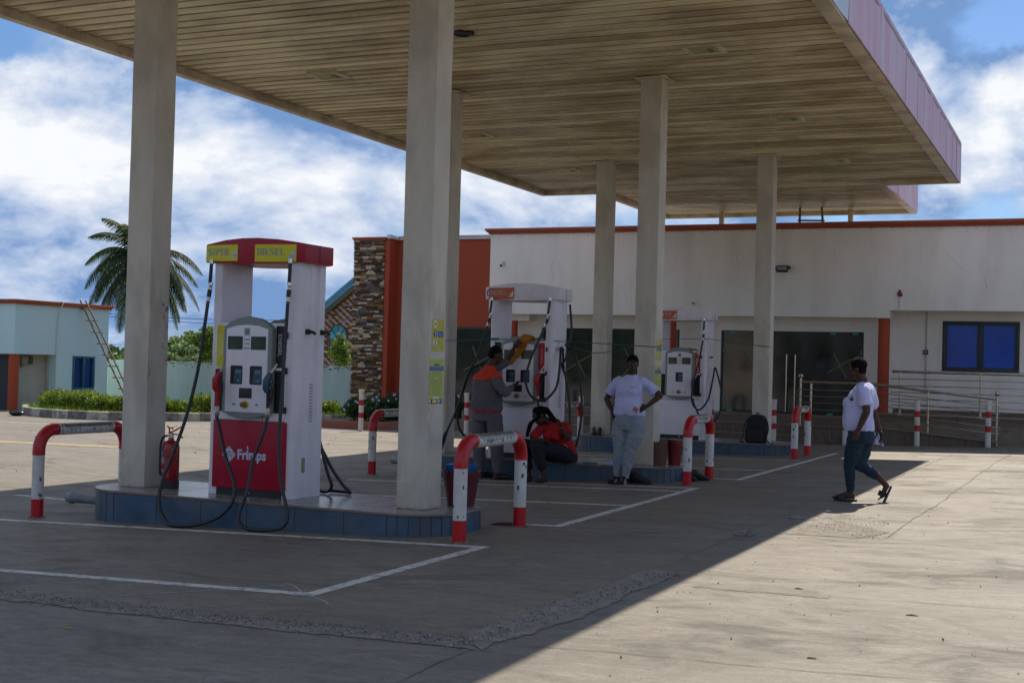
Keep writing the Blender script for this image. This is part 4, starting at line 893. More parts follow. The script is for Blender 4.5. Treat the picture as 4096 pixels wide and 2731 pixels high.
for i, s in enumerate(segs_):
    if len(s) < 2: continue
    mb = MB(); vs = []
    for j, p in enumerate(s):
        a = s[max(0, j-1)]; b = s[min(len(s)-1, j+1)]; d = (b-a).normalized(); q = Vector((-d.y, d.x, 0)); g = d*(.004 if j == 0 else -.004 if j == len(s)-1 else 0); p = p+g
        vs += [(*(p-q*.0).xy, -.15), (*(p+q*.15).xy, -.15), (*(p+q*.15).xy, .125), (*(p+q*.015).xy, .12)]
    n = len(s); mb.add(vs, [(j*4+k, j*4+(k+1) % 4, j*4+4+(k+1) % 4, j*4+4+k) for j in range(n-1) for k in range(4)]+[(3, 2, 1, 0), tuple(4*(n-1)+k for k in range(4))]); obj('kerbstone', mb, KB if i % 2 == 0 or i > 22 else KD, kerb, bev=.012)
mb = MB(); poly = [(p.x, p.y+.1) for p in P]+[(-17.4, 32), (-26.2, 32)]; mb.prism(poly, -.12, .03); obj('planting_bed', mb, mat('bed_earth', (.12, .10, .05), .95, var=.3, scale=2), None, kind='structure')
rnd = random.Random(4); mb = MB()
for _ in range(9000):
    x = -26+8.6*rnd.random(); y0_ = 24.85+max(0, (x+22.5))*.85+max(0, -(x+23.2))*.55; yy = y0_+rnd.random()**1.5*(31.8-y0_); h = rnd.uniform(.05, .22); a = rnd.random()*6.28
    mb.add([(x, yy, .02), (x+.02*cos(a), yy+.02*sin(a), .02), (x+rnd.gauss(0, .05), yy+rnd.gauss(0, .05), .02+h)], [(0, 1, 2)])
o = obj('grass', mb, GRASS, None, kind='stuff'); tag(o, 'bright rough grass between the kerb and the boundary wall', 'grass')
hx = [(-25.6, 27.1, .60), (-25.0, 26.5, .62), (-24.4, 26.1, .74), (-23.8, 25.9, .80), (-23.2, 25.75, .84), (-22.7, 25.7, .82), (-22.2, 25.8, .72), (-21.8, 26.0, .70), (-21.45, 26.25, .66),
      (-20.55, 27.0, .82), (-20.25, 27.3, .72), (-19.9, 27.9, .56), (-19.35, 28.8, .62), (-18.95, 29.3, .68), (-18.5, 29.6, .6), (-21.1, 26.6, .6)]
hl = ['hedge bush nearest the kiosk door column', 'second hedge bush from the kiosk column', 'hedge bush below the meter boxes', 'taller hedge bush left of the kiosk window', 'tallest hedge bush in front of the kiosk wall corner', 'hedge bush directly below the kiosk window', 'hedge bush right of the kiosk window', 'hedge bush below the leaning ladder', 'last hedge bush before the left column',
      'round bright bush just right of the left column', 'low bush between column and dispenser', 'small bush behind the dispenser hose', 'bush hidden behind the red dispenser', 'dense bush between dispenser and stone pillar', 'paler bush beside the foot of the stone pillar', 'bush hidden behind the left column']
for i, (x, yy, h) in enumerate(hx):
    h *= .66*(.85+.3*random.random())
    t = thing('hedge_bush', hl[i], 'bush', (x, yy, .03), 'clipped bushes along the striped kerb')
    foliage('leaves', [((x, yy, .05+h*.5), (.42, .40, h*.52)), ((x+.1, yy-.12, h*.82), (.26, .26, h*.22)), ((x-.15, yy-.1, h*.75), (.22, .22, h*.2))], 2600, .050, HEDGE, t, 100+i, .9, .34)
    twigs(t, (x, yy, .03), [(x+.18, yy, h*.8), (x-.18, yy-.05, h*.8), (x, yy+.1, h*.85)], .012)

# trees beyond the wall
def at(px, py, Y):       # point of a plane at depth Y seen at (px, py) of the 2352-wide view; gives real places beyond the wall
    d = ray_dir(px, py); t_ = Y/d.y; return Vector((d.x*t_, Y, CAM_H+d.z*t_))
def tree(label, x, yy, zb, blobs, n, s, m, seed, cat='tree', name='broadleaf_tree'):
    t = thing(name, label, cat, (x, yy, zb)); foliage('crown', blobs, n, s, m, t, seed)
    mb = MB(); 
    for b in blobs[:6]:
        c = Vector(b[0]); mb.tube(spline([(x, yy, zb), ((x+c.x)/2+.1, (yy+c.y)/2, (zb+c.z)*.45), c], 4), [.11-.01*i for i in range(9)], 7)
    obj('trunk', mb, BARK, t); return t
x0 = at(435, 800, 35)
tree('bushy dark green tree behind the wall, between left column and red dispenser', x0.x, 35, -.1, [(at(455, 790, 35), (.75, .7, .33)), (at(440, 812, 35), (1.05, .8, .35)), (at(405, 802, 35), (.45, .5, .30)), (at(482, 764, 35), (.36, .4, .24)), (at(440, 770, 35), (.25, .3, .15)), (at(398, 782, 35), (.22, .3, .14))], 13000, .075, MIDL, 201)
c = at(418, 815, 33.6); t = thing('pale_shrub', 'pale leaved frangipani shrub above the wall, left of the dispenser', 'shrub', (c.x, 33.6, .4)); tips = [at(q[0], q[1], 33.6) for q in ((405, 800), (425, 790), (437, 805), (450, 822), (398, 818), (432, 826), (446, 800), (412, 826))]
twigs(t, (c.x, 33.6, .4), tips, .025, name='branches'); foliage('leaves', [(p, (.11, .10, .06)) for p in tips], 150, .17, PALE, t, 202, .8, .3)
x0 = at(283, 815, 36); tree('small leafy tree top just right of the kiosk', x0.x, 36, -.1, [(at(279, 826, 36), (.2, .3, .16)), (at(292, 832, 36), (.25, .3, .14))], 900, .07, MIDL, 203)
x0 = at(775, 800, 34); tree('young bright green tree in front of the patterned brick house', x0.x, 34, -.1, [(at(778, 792, 34), (.20, .25, .18)), (at(770, 812, 34), (.26, .3, .16)), (at(788, 828, 34), (.25, .3, .22)), (at(785, 777, 34), (.09, .12, .14)), (at(764, 800, 34), (.10, .1, .08)), (at(790, 800, 34), (.16, .2, .3)), (at(776, 768, 34), (.05, .06, .08))], 1300, .075, HEDGE, 204, name='young_tree')
for i, (px, py, r) in enumerate([(340, 822, .9), (470, 822, .8), (375, 815, .7)]):
    c = at(px, py, 44); tree(['dark distant tree hidden by the left column', 'dark distant tree behind the bushy tree', 'dark distant tree at the right edge of the left column'][i], c.x, 44, -.2, [(c, (r, .8, .5))], 1300, .2, DARKL, 210+i)
# palm
PC = at(322, 600, 64)
palm = thing('coconut_palm', 'coconut palm with drooping fronds behind the left canopy column', 'palm tree', (PC.x+.4, 64, -.2))
mb = MB(); mb.tube(spline([(PC.x+.4, 64, -.2), (PC.x+.2, 64, 2.5), (PC.x, 64, PC.z)], 8), [.26-.005*i for i in range(17)], 10); obj('trunk', mb, BARK, palm, smooth=True)
rnd = random.Random(17)
fr = [(170, 5, 4.9), (10, 5, 4.9), (200, 40, 4.6), (-20, 38, 4.6), (225, 5, 4.8), (-45, 5, 4.8), (140, -20, 4.6), (40, -20, 4.6), (250, -10, 4.6), (290, -15, 4.6), (180, 28, 4.9), (150, 62, 3.9), (20, 24, 4.6), (40, 60, 4.2), (200, -5, 4.6), (-12, 0, 4.6), (215, -30, 4.8), (-30, -25, 4.7), (230, -50, 4.3), (-55, -50, 4.4), (120, 75, 3.5), (75, 70, 3.6), (270, -62, 4.2), (185, 10, 4.5), (5, 12, 4.5), (165, 45, 4.2), (250, 30, 4), (300, 20, 4), (95, 20, 4.2), (60, -10, 4.2)]
for (az, el, ln) in fr:
    a, e = radians(az), radians(el); d = Vector((cos(a)*cos(e), -sin(a)*.55*cos(e) if abs(cos(a)) > .5 else -sin(a)*cos(e), sin(e))).normalized(); pts = []; p = PC.copy(); v = d.copy()
    for k in range(15): pts.append(p.copy()); p += v*ln*1.1/14; v = (v+Vector((0, 0, -.15))).normalized()
    mb = MB(); mb.tube(pts, [.035*(1-k/16) for k in range(15)], 5)
    for k in range(1, 14):
        for q in range(4):
            f = q/4; c = pts[k].lerp(pts[k+1], f) if k < 14 else pts[k]; tg = (pts[min(k+1, 14)]-pts[k-1]).normalized(); sd_ = tg.cross(Vector((0, 0, 1))).normalized(); u = (k+f)/14
            L_ = 1.15*sin(pi*min(1, u*.9+.12))**.6
            for s in (-1, 1):
                dd = (sd_*s*.75+tg*.55+Vector((0, 0, -.42+rnd.uniform(-.15, .1)))).normalized(); m1 = c+dd*L_*.5; tip = c+dd*L_*.9+Vector((0, 0, -.22*L_)); w = tg*.046
                mb.add([c-w, m1-w*.8, tip, m1+w*.8, c+w], [(0, 1, 4), (1, 3, 4), (1, 2, 3)])
    obj('frond', mb, PALM, palm)
# patterned brick house
HY = 42
def hp(px, py): return at(px, py, HY)
house = thing('brick_house', 'gabled house with patterned brick wall and blue roof behind the boundary wall', 'house', (hp(790, 860).x, HY, -.2))
hx0, hx1 = hp(690, 800).x, hp(860, 800).x
def zt(x):
    a, b = hp(745, 712), hp(798, 668); return a.z+(b.z-a.z)*(x-a.x)/(b.x-a.x)-.18 if x < b.x+.6 else a.z+(b.z-a.z)*(2*(b.x+.6)-x-a.x)/(b.x-a.x)-.18
wx0, wx1, wz0, wz1 = hp(754, 830).x, hp(796, 830).x, hp(775, 816).z, hp(775, 779).z
mb = MB(); n = 20; xs = [hx0+(hx1-hx0)*i/n for i in range(n+1)]; vs = []
for x in xs: vs += [(x, HY, -.3), (x, HY, zt(x)), (x, HY+.2, zt(x)), (x, HY+.2, -.3)]
mb.add(vs, [(i*4+k, i*4+(k+1) % 4, i*4+4+(k+1) % 4, i*4+4+k) for i in range(n) for k in range(4)]); obj('wall', mb, mat('house_mortar', (.10, .07, .05), .9), house)
bm_ = [mat('brick_red', (.17, .055, .025), .8, var=.15), mat('brick_cream', (.42, .33, .25), .8, var=.12), mat('brick_blue', (.22, .26, .40), .8), mat('brick_dark', (.06, .045, .04), .85)]
mb = MB(); bwid, bh = .15, .058; r = 0; z = .9; rnd = random.Random(9)
while z < zt(hp(798, 668).x)+.2:
    c = 0; x = hx0+(r % 2)*.05
    while x < hx1:
        if z+bh < zt(x)-.02 and z+bh < zt(x+bwid)-.02 and not (wx0-.1 < x+bwid/2 < wx1+.1 and wz0-.05 < z < wz1+.55*sqrt(max(0, 1-((x-(wx0+wx1)/2)/((wx1-wx0)/2+.1))**2))):
            k = (c+(r//2)) % 2; mm = (1 if k == (r % 2) else 0) if rnd.random() > .12 else rnd.choice((2, 3)); w = bwid*(.62 if mm == 3 else .94)
            mb.box(x, x+w, HY-.02-(.012 if mm == 1 else 0), HY+.01, z, z+bh*.9, mm)
        x += bwid; c += 1
    z += bh*1.05; r += 1
obj('patterned_bricks', mb, bm_, house, kind='stuff')
pa, pk = hp(690, 757), hp(798, 665); roofm = mat('blue_roof_sheet', (.02, .22, .36), .4, var=.08)
ax, ay_ = pk.x+.6, 0; 
zr = lambda x: pa.z+(pk.z-pa.z)*(x-pa.x)/(pk.x-pa.x)
mb = MB(); mb.prism([(pa.x, zr(pa.x)-.10), (ax, zr(ax)-.10), (ax, zr(ax)+.04), (pa.x, zr(pa.x)+.04)], HY-.45, HY+8, axis='y'); mb.prism([(ax, zr(ax)-.10), (2*ax-pa.x, zr(pa.x)-.10), (2*ax-pa.x, zr(pa.x)+.04), (ax, zr(ax)+.04)], HY-.45, HY+8, axis='y'); obj('roof', mb, roofm, house)
mb = MB(); mb.prism([(pa.x, zr(pa.x)-.26), (ax, zr(ax)-.26), (ax, zr(ax)-.102), (pa.x, zr(pa.x)-.102)], HY-.44, HY-.40, axis='y'); obj('barge_board', mb, mat('blue_board', (.10, .20, .30), .6), house)
cx, rw = (wx0+wx1)/2, (wx1-wx0)/2
AL = mat('bronze_frame', (.12, .09, .06), .4, .3); wn = MB()
for q in ((wx0, wx1, wz0, wz0+.06), (wx0, wx1, wz1-.03, wz1+.03), (wx0, wx0+.05, wz0, wz1), (wx1-.05, wx1, wz0, wz1), (cx-.03, cx+.03, wz0, wz1)): wn.box(q[0], q[1], HY-.05, HY, q[2], q[3])
ar = [(cx+rw*cos(pi*k/12), HY-.03, wz1+.55*sin(pi*k/12)) for k in range(13)]; wn.tube(ar, .035, 6)
for k in (3, 6, 9): wn.tube([(cx, HY-.03, wz1), ar[k]], .02, 5)
wo = obj('window', wn, AL, house); mb = MB(); mb.box(wx0+.03, wx1-.03, HY-.02, HY-.015, wz0+.03, wz1-.02); obj('pane', mb, mat('house_glass', (.04, .045, .05), .08), wo)
mb = MB(); mb.add([(cx, HY-.018, wz1)]+[(a[0], HY-.018, a[2]) for a in ar], [(0, k, k+1) for k in range(1, 13)]); obj('fanlight', mb, mat('blue_fanlight', (.02, .26, .42), .1, metal=.3), wo)
# power line wires, pylon and hills
mb = MB()
for (pxa, pya, pxb, pyb) in ((255, 714, 800, 730), (255, 718, 800, 745)):
    a, b = at(pxa-120, pya-2, 75), at(pxb+60, pyb+3, 75); mb.tube([a.lerp(b, k/12)-Vector((0, 0, .35*sin(pi*k/12))) for k in range(13)], .022, 5)
o = obj('power_line', mb, BLACK, None, label='two thin sagging power wires crossing the sky behind the palm', cat='power line'); origin_to(o, at(500, 735, 75))
t = thing('pylon', 'distant steel lattice pylon between the kiosk and the left column', 'pylon', at(268, 842, 900)); k_ = 900
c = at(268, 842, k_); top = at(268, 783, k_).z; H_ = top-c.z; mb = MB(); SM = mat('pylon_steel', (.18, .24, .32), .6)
def pw(f): return .16*H_*(1-f)**.8+.035*H_
lv = [0, .15, .3, .43, .55, .66, .76]
for s in (-1, 1): mb.tube([(c.x+s*pw(f)*.7, k_, c.z+H_*f) for f in lv]+[(c.x+s*.16*H_, k_, c.z+H_*.86)], .10, 4)
for f, g in zip(lv, lv[1:]):
    for s in (-1, 1): mb.tube([(c.x+s*pw(f)*.7, k_, c.z+H_*f), (c.x-s*pw(g)*.7, k_, c.z+H_*g)], .07, 4)
for (f, w) in ((.86, .34), (.76, .26)): mb.tube([(c.x-w*H_, k_, c.z+H_*f), (c.x+w*H_, k_, c.z+H_*f)], .1, 4)
for s in (-1, 1): mb.tube([(c.x+s*.34*H_, k_, c.z+H_*.86), (c.x+s*.30*H_, k_, c.z+H_), (c.x+s*.16*H_, k_, c.z+H_*.86)], .09, 4); mb.tube([(c.x+s*.16*H_, k_, c.z+H_*.86), (c.x, k_, c.z+H_*.72)], .08, 4)
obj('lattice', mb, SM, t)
mb = MB(); n = 80; vs = []
for i in range(n+1):
    x = -3600+4200*i/n; h = 70+55*mnoise.noise(Vector((x*.0013, 3, 0)))+18*mnoise.noise(Vector((x*.006, 5, 0))); vs += [(x, 3600, -10), (x, 3900, max(12, h)), (x, 4600, -10)]
mb.add(vs, [(i*3, i*3+3, i*3+4, i*3+1) for i in range(n)]+[(i*3+1, i*3+4, i*3+5, i*3+2) for i in range(n)]); obj('hills', mb, mat('hill_painted_haze', (.12, .22, .36), .9, var=.1, scale=.002), None, kind='structure', smooth=True)  # blue of the distance haze is painted into the hill colour
rnd = random.Random(31); mb = MB()
for _ in range(5000):
    x = -190+260*rnd.random(); yy = 95+rnd.random()*25; z = rnd.random()**.7*(1.9+1.2*mnoise.noise(Vector((x*.08, 1, 0)))); leaf(mb, Vector((x, yy, z)), 1.0*rnd.uniform(.5, 1.3), rnd)
o = obj('treeline', mb, DARKL, None, kind='stuff'); tag(o, 'low distant line of dark trees on the horizon', 'trees')

# wooded bank and a few houses across the road, behind the camera: what the dark shop glass mirrors
rnd = random.Random(41); mb = MB()
for _ in range(9000):
    x = -60+110*rnd.random(); h = 6.2+1.5*mnoise.noise(Vector((x*.07, 2, 0)))+1.2*mnoise.noise(Vector((x*.3, 2, 3))); z = rnd.random()*h; leaf(mb, Vector((x, -42-rnd.random()*6-z*.6, z)), rnd.uniform(.7, 1.6), rnd)
o = obj('roadside_trees', mb, DARKL, None, kind='stuff'); tag(o, 'dark wooded bank across the road, mirrored in the shop glass', 'trees')
n = 40; vs = [(-70+130*i/n, -50, z) for i in range(n+1) for z in (-.2, 4.6+1.0*mnoise.noise(Vector((i*.5, 7, 0))))]
mb = MB(); mb.add(vs, [(2*i, 2*i+1, 2*i+3, 2*i+2) for i in range(n)]+[]); mb.add([(-70, -50, 4), (60, -50, 4), (60, -90, 7), (-70, -90, 7)], [(0, 1, 2, 3)]); obj('bank', mb, mat('bank_undergrowth', (.03, .04, .02), .95, var=.4, scale=1.5), None, kind='structure')
fb = MB()
for (x, w, h, yy) in ((-14, 7, 4.4, -34), (-2, 5, 3.6, -36), (7, 8, 5.2, -38), (-30, 9, 3.9, -35)):
    fb.box(x, x+w, yy, yy+4, -.1, h, 0); fb.prism([(x-.4, h), (x+w+.4, h), (x+w/2, h+1.1)], yy-.4, yy+4.4, 1, axis='y')
    for k in range(int(w//1.6)): fb.box(x+.5+k*1.6, x+1.3+k*1.6, yy+4, yy+4.02, h*.35, h*.7, 2)
obj('roadside_houses', fb, [mat('far_house_wall', (.30, .26, .22), .9), mat('far_house_roof', (.22, .20, .19), .7), BLACK], None, kind='structure')

# ------------------------------------------------------------------ fuel dispensers
GLYPH = {   # stencil slab letters on a 10 x 14 cell: (x0, y0, x1, y1) bars
 'S': [(1, 9, 4, 13), (3, 12.4, 8, 14), (8, 10, 9, 14), (2, 7.2, 5, 9.4), (5, 5.4, 8, 7), (6, 1.4, 9, 6), (1.4, 0, 7, 1.4), (1, 0, 2, 4)],
 'U': [(1, 3, 3.6, 13), (0, 12.8, 4.6, 14), (7, 3, 8.4, 13), (6, 12.8, 9.8, 14), (1.6, 1.2, 4.3, 3), (5, .4, 7.8, 2.4), (2.6, 0, 4.3, 1.2)],
 'P': [(1, 1, 3.8, 13), (0, 0, 4.8, 1.2), (0, 12.8, 3.8, 14), (4.6, 12.8, 7.6, 14), (6.6, 8, 9.4, 13.2), (4.6, 6.6, 7.8, 7.9)],
 'E': [(1, 1, 3.8, 13), (0, 0, 3.8, 1.2), (0, 12.8, 3.8, 14), (4.6, 12.8, 9, 14), (8, 10.4, 9, 13), (4.6, 6.4, 7, 7.8), (6.4, 5, 7.2, 9), (4.6, 0, 9.4, 1.2), (8.4, 1, 9.4, 3.8)],
 'R': [(1, 1, 3.8, 13), (0, 0, 4.8, 1.2), (0, 12.8, 3.8, 14), (4.6, 12.8, 7.6, 14), (6.4, 8.4, 9, 13.2), (4.6, 7, 7.6, 8.2), (5.6, 2, 8, 6.8), (7.2, 0, 10, 2)],
 'D': [(1, 1, 3.8, 13), (0, 0, 3.8, 1.2), (0, 12.8, 3.8, 14), (4.6, 12.8, 7, 14), (6.6, 2, 9.6, 12.4), (4.6, 0, 7, 1.2)],
 'I': [(1.2, 1, 4, 6.6), (1.2, 7.4, 4, 13), (0, 0, 5.2, 1.2), (0, 12.8, 5.2, 14)],
 'L': [(1, 1, 3.8, 13), (0, 0, 3.8, 1.2), (0, 12.8, 4.8, 14), (4.6, 0, 9, 1.2), (8, 1, 9.2, 4.4)]}
def stencil(mb, s, x0, x1, z0, z1, y, rot=0, dep=.0015):
    ws = [6.2 if c == 'I' else 10.6 for c in s]; tot = sum(ws)-.8; o = 0
    for c, w in zip(s, ws):
        for (a, b, c2, d) in GLYPH[c]:
            if not rot: u0, u1, v0, v1 = x0+(x1-x0)*(o+a)/tot, x0+(x1-x0)*(o+c2)/tot, z0+(z1-z0)*b/14, z0+(z1-z0)*d/14
            else: u0, u1, v0, v1 = x1-(x1-x0)*d/14, x1-(x1-x0)*b/14, z0+(z1-z0)*(o+a)/tot, z0+(z1-z0)*(o+c2)/tot
            mb.box(u0, u1, y-dep, y, v0, v1)
        o += w
SEG7 = {'0': 'abcdef', '1': 'bc', '2': 'abged', '3': 'abgcd', '4': 'fgbc', '5': 'afgcd', '6': 'afgedc', '7': 'abc', '8': 'abcdefg', '9': 'abcdfg', 'P': 'abfge', 'L': 'fed', ' ': ''}
def lcd(mb, s, xr, z, h, y):
    w = h*.52; x = xr; t = h*.09
    for ch in reversed(s):
        if ch == '.': mb.box(x+.001, x+.001+t, y-.001, y, z, z+t); continue
        x -= w+h*.18
        for q in SEG7.get(ch, ''):
            a = {'a': (x, x+w, z+h-t, z+h), 'g': (x, x+w, z+h/2-t/2, z+h/2+t/2), 'd': (x, x+w, z, z+t), 'b': (x+w-t, x+w, z+h/2, z+h), 'c': (x+w-t, x+w, z, z+h/2), 'f': (x, x+t, z+h/2, z+h), 'e': (x, x+t, z, z+h/2)}[q]
            mb.box(a[0], a[1], y-.001, y, a[2], a[3])
NAVY = mat('keypad_navy', (.01, .09, .17), .4); RECESS = mat('recess_black', (.008, .008, .010), .5)
KEYR = mat('key_brown', (.12, .05, .04), .5); KEYW = mat('key_white', (.55, .52, .45), .5); SCRN = mat('small_screen', (.10, .22, .22), .2)
NOZR = mat('nozzle_red', (.42, .004, .012), .38, var=.15); NOZB = mat('nozzle_black', (.012, .014, .018), .4); NOZC = mat('nozzle_blue_cap', (.015, .07, .12), .4); SPOUT = mat('spout_metal', (.45, .42, .36), .3, .9)
BRASS = mat('brass_plate', (.30, .26, .14), .5, .2, var=.15, scale=20)
def nozzle(t, hx, hy, hz, tipx, tipz, m1, m2, tz=0):
    """nozzle hanging with its spout up: (hx,hy,hz) is the hose end, spout tip at (tipx, tipz)"""
    mb = MB(); mb.tube([(hx, hy, hz+.02), (hx+.002, hy, hz+.16), (hx+.008, hy, hz+.20)], [.021, .024, .03], 12, sq=.75)
    n = obj('nozzle', mb, m1, t, smooth=True)
    bz = hz+.20; mb = MB(); mb.tube([(hx-.004, hy-.012, bz-.03), (hx-.012, hy-.018, bz+.0), (hx-.012, hy-.018, bz+.075), (hx+.005, hy-.008, bz+.12), (hx+.02, hy, bz+.15)], [.026, .038, .040, .032, .022], 14, sq=.8); obj('body_cover', mb, m2, n, smooth=True)
    mb = MB(); a, b = Vector((hx+.02, hy, bz+.15)), Vector((tipx, hy+.05, tipz)); pts = [a.lerp(b, k/14) for k in range(15)]
    mb.tube(pts, [.014+(.0022 if k % 2 else 0)-.0003*k for k in range(15)], 10); obj('spout', mb, SPOUT, n, smooth=True)
    mb = MB(); mb.tube(spline([(hx+.022, hy, bz+.10), (hx+.055, hy, bz+.05), (hx+.055, hy, bz-.05), (hx+.03, hy, hz+.06)], 4), .006, 6); mb.tube([(hx+.02, hy, bz+.06), (hx+.045, hy+.0, bz-.02), (hx+.028, hy, hz+.09)], .008, 6); obj('trigger_guard', mb, BLACK, n, smooth=True)
    mb = MB(); mb.tube([(hx, hy, hz-.07), (hx, hy, hz-.055), (hx, hy, hz-.05), (hx, hy, hz-.02), (hx, hy, hz-.015), (hx, hy, hz+.025)], [.018, .021, .024, .024, .019, .021], 6 if False else 12); obj('coupling', mb, CHROME, n, smooth=True)
    return n
def hose(t, pts, r=.0165, n=7):
    mb = MB(); mb.tube(spline(pts, n), r, 10); return obj('hose', mb, RUBBER, t, smooth=True)
def breakaway(t, x, y, zt, dx=0):
    """short upper hose, chrome couplings and swivel below the header"""
    mb = MB(); mb.tube([(x, y, zt), (x+dx*.4, y, zt-.2)], .017, 10); obj('upper_hose', mb, RUBBER, t, smooth=True)
    mb = MB(); z = zt-.19; p = lambda f: (x+dx*f, y, z-f*.19)
    mb.tube([p(0), p(.12), p(.13), p(.24)], [.018, .022, .022, .017], 12); mb.tube([p(.25), p(.35)], .021, 12); mb.tube([p(.72), p(.8), p(.82), p(.92), p(.94), p(1.0)], [.021, .021, .017, .017, .023, .020], 12)
    mb.tube([(x, y, zt+.03), (x, y, zt-.01)], .02, 12); obj('swivel_coupling', mb, CHROME, t, smooth=True)
    mb = MB(); mb.tube([p(.35), p(.72)], .022, 12); obj('breakaway_sleeve', mb, mat('sleeve_teal_black', (.012, .03, .04), .35), t, smooth=True)
    return (x+dx, y, z-.19)
def dispenser(kind, cx, cy, label, lz=.2365):
    t = thing('fuel_dispenser', label, 'fuel pump', (cx, cy, lz), 'fuel dispensers on the pump islands')
    X = lambda a: cx+a; Y = lambda a: cy+a; Z = lambda a: lz+a
    def bx(mb, x0, x1, y0, y1, z0, z1, **k): return mb.box(X(x0), X(x1), Y(y0), Y(y1), Z(z0), Z(z1), **k)
    hd = CRIM if kind == 1 else WHITE; low = CRIM if kind == 1 else WHITE
    # ribbed side towers
    for s in (-1, 1):
        prof = [(.365, -.215), (.375, -.25), (.452, -.25), (.487, -.215), (.487, -.10), (.474, -.088), (.474, -.02), (.487, -.008), (.487, .06), (.462, .078), (.462, .125), (.487, .143), (.487, .235), (.47, .25), (.375, .25), (.365, .215)]
        poly = [(X(s*a), Y(b)) for a, b in prof]; mb = MB(); mb.prism(poly if s > 0 else poly[::-1], Z(.0), Z(2.235)); o = obj('side_column', mb, WHITE, t, bev=.004, segs=2)
        mb = MB(); e = s*.4875; q = .02*s
        for k in range(13): zk = .72+k*.029; mb.box(min(X(e), X(e)+s*.004), max(X(e), X(e)+s*.004), Y(-.075 if 0 else .0), Y(.055), Z(zk), Z(zk+.012))
        obj('vent_louvre', mb, mat('vent_grey', (.30, .28, .30), .5), t)  # louvre bars in one even grey, proud of the side column
        if s > 0:
            mb = MB(); mb.box(X(.4745), X(.4765), Y(-.085), Y(-.025), Z(.24), Z(.38)); obj('rating_plate', mb, BRASS, t)
        for yy in (-.05, .19):
            if kind == 1 and s > 0:
                mb = MB(); bxx = X(s*.487); mb.box(bxx-.015, bxx+.012, Y(yy-.03), Y(yy+.02), Z(1.55), Z(1.60)); mb.tube([(bxx+.01, Y(yy), Z(1.575)), (bxx+.05, Y(yy+.02), Z(1.57)), (bxx+.065, Y(yy+.03), Z(1.55))], [.02, .014, .016], 10); obj('hose_bracket', mb, BLACK, t, bev=.003)
        if kind > 1:
            mb = MB(); mb.box(min(X(s*.487), X(s*.55)), max(X(s*.487), X(s*.55)), Y(-.03), Y(.03), Z(1.52), Z(1.545)); obj('hose_hook', mb, BLACK, t, bev=.004)
    mb = MB(); bx(mb, -.364, .364, -.235, .235, .075, 1.645); obj('cabinet', mb, WHITE, t, bev=.004)
    mb = MB(); bx(mb, -.42, .42, -.244, .244, -.001, .07); obj('plinth', mb, BLACK, t)
    mb = MB(); mb.cyl((X(.0), Y(-.244), Z(.035)), (X(.0), Y(-.25), Z(.035)), .012, 10); obj('plinth_bolt', mb, CHROME, t)
    mb = MB(); bx(mb, -.415, .415, -.265, -.236, .072, .715); pl = obj('lower_panel', mb, low, t, bev=.004)
    for x in (-.345, .345): mb = MB(); mb.cyl((X(x), Y(-.264), Z(.64)), (X(x), Y(-.274), Z(.64)), .017, 16); mb.cyl((X(x), Y(-.274), Z(.64)), (X(x), Y(-.277), Z(.64)), .007, 8); obj('lock', mb, CHROME, pl, smooth=True)
    mb = MB(); bx(mb, -.415, .385, -.263, -.236, .722, 1.645); bx(mb, -.415, -.25, -.262, -.2, 1.6, 1.645); obj('front_door', mb, WHITE, t, bev=.005)
    mb = MB(); bx(mb, -.40, .40, .236, .262, .075, 1.645); obj('rear_door', mb, WHITE, t, bev=.005)
    mb = MB()
    for z in (.80, 1.17, 1.50): bx(mb, .385, .402, -.275, -.25, z, z+.06)
    obj('hinge', mb, BLACK, t, bev=.002)
    # consoles
    def console(sgn):
        out = [(-.275, .80), (-.275, 1.60), (-.22, 1.64), (-.13, 1.685), (0, 1.705), (.13, 1.685), (.22, 1.64), (.275, 1.60), (.275, .80), (.20, .768), (.10, .745), (0, .738), (-.10, .745), (-.20, .768)]
        inn = [(-.235, .80), (-.235, 1.585), (-.12, 1.615), (0, 1.625), (.12, 1.615), (.235, 1.585), (.235, .80)]
        y0, y1 = (-.335, -.262) if sgn < 0 else (.262, .335)
        mb = MB(); mb.prism([(X(a), Z(b)) for a, b in out], Y(y0), Y(y1), axis='y'); co = obj('console', mb, GREYG, t, bev=.012, segs=3)
        mb = MB(); mb.prism([(X(a), Z(b)) for a, b in inn], Y(y0-.006) if sgn < 0 else Y(y1-.01), Y(y0+.01) if sgn < 0 else Y(y1+.006), axis='y'); obj('fascia', mb, WHITE, co, bev=.003); return co
    console(1); co = console(-1); yf = Y(-.3415)
    sales = {1: (('P', '200.00', '17.28', '11.57'), ('P', '60.00', '4.18', '14.35')), 2: (('P', '0.00', '0.00', '11.57'), ('P', '0.00', '0.00', '11.57')), 3: (('P', '120.00', '11.33', '12.26'), ('P', '106.55', '10.00', '12.26'))}[kind]
    for s, (a, b) in zip(sales, ((-.215, -.048), (.048, .215))):
        mb = MB(); bx(mb, a, b, -.346, -.34, 1.39, 1.515); d = obj('display', mb, LCD, co); mb = MB()
        for k, v in enumerate(s[1:]): lcd(mb, v, X(b-.006), Z(1.482-k*.041), .028, Y(-.3465))
        lcd(mb, 'P', X(a+.025), Z(1.482), .024, Y(-.3465)); lcd(mb, 'L', X(a+.025), Z(1.441), .024, Y(-.3465)); obj('digits', mb, INK, co)
    mb = MB()
    for k, s in enumerate(('SALE', 'LITER', 'PRICE')): text_mb(mb, s, X(-.032), X(.032), Z(1.478-k*.041), Z(1.494-k*.041), yf-.001, bold=.02)
    obj('lettering', mb, INK, co)
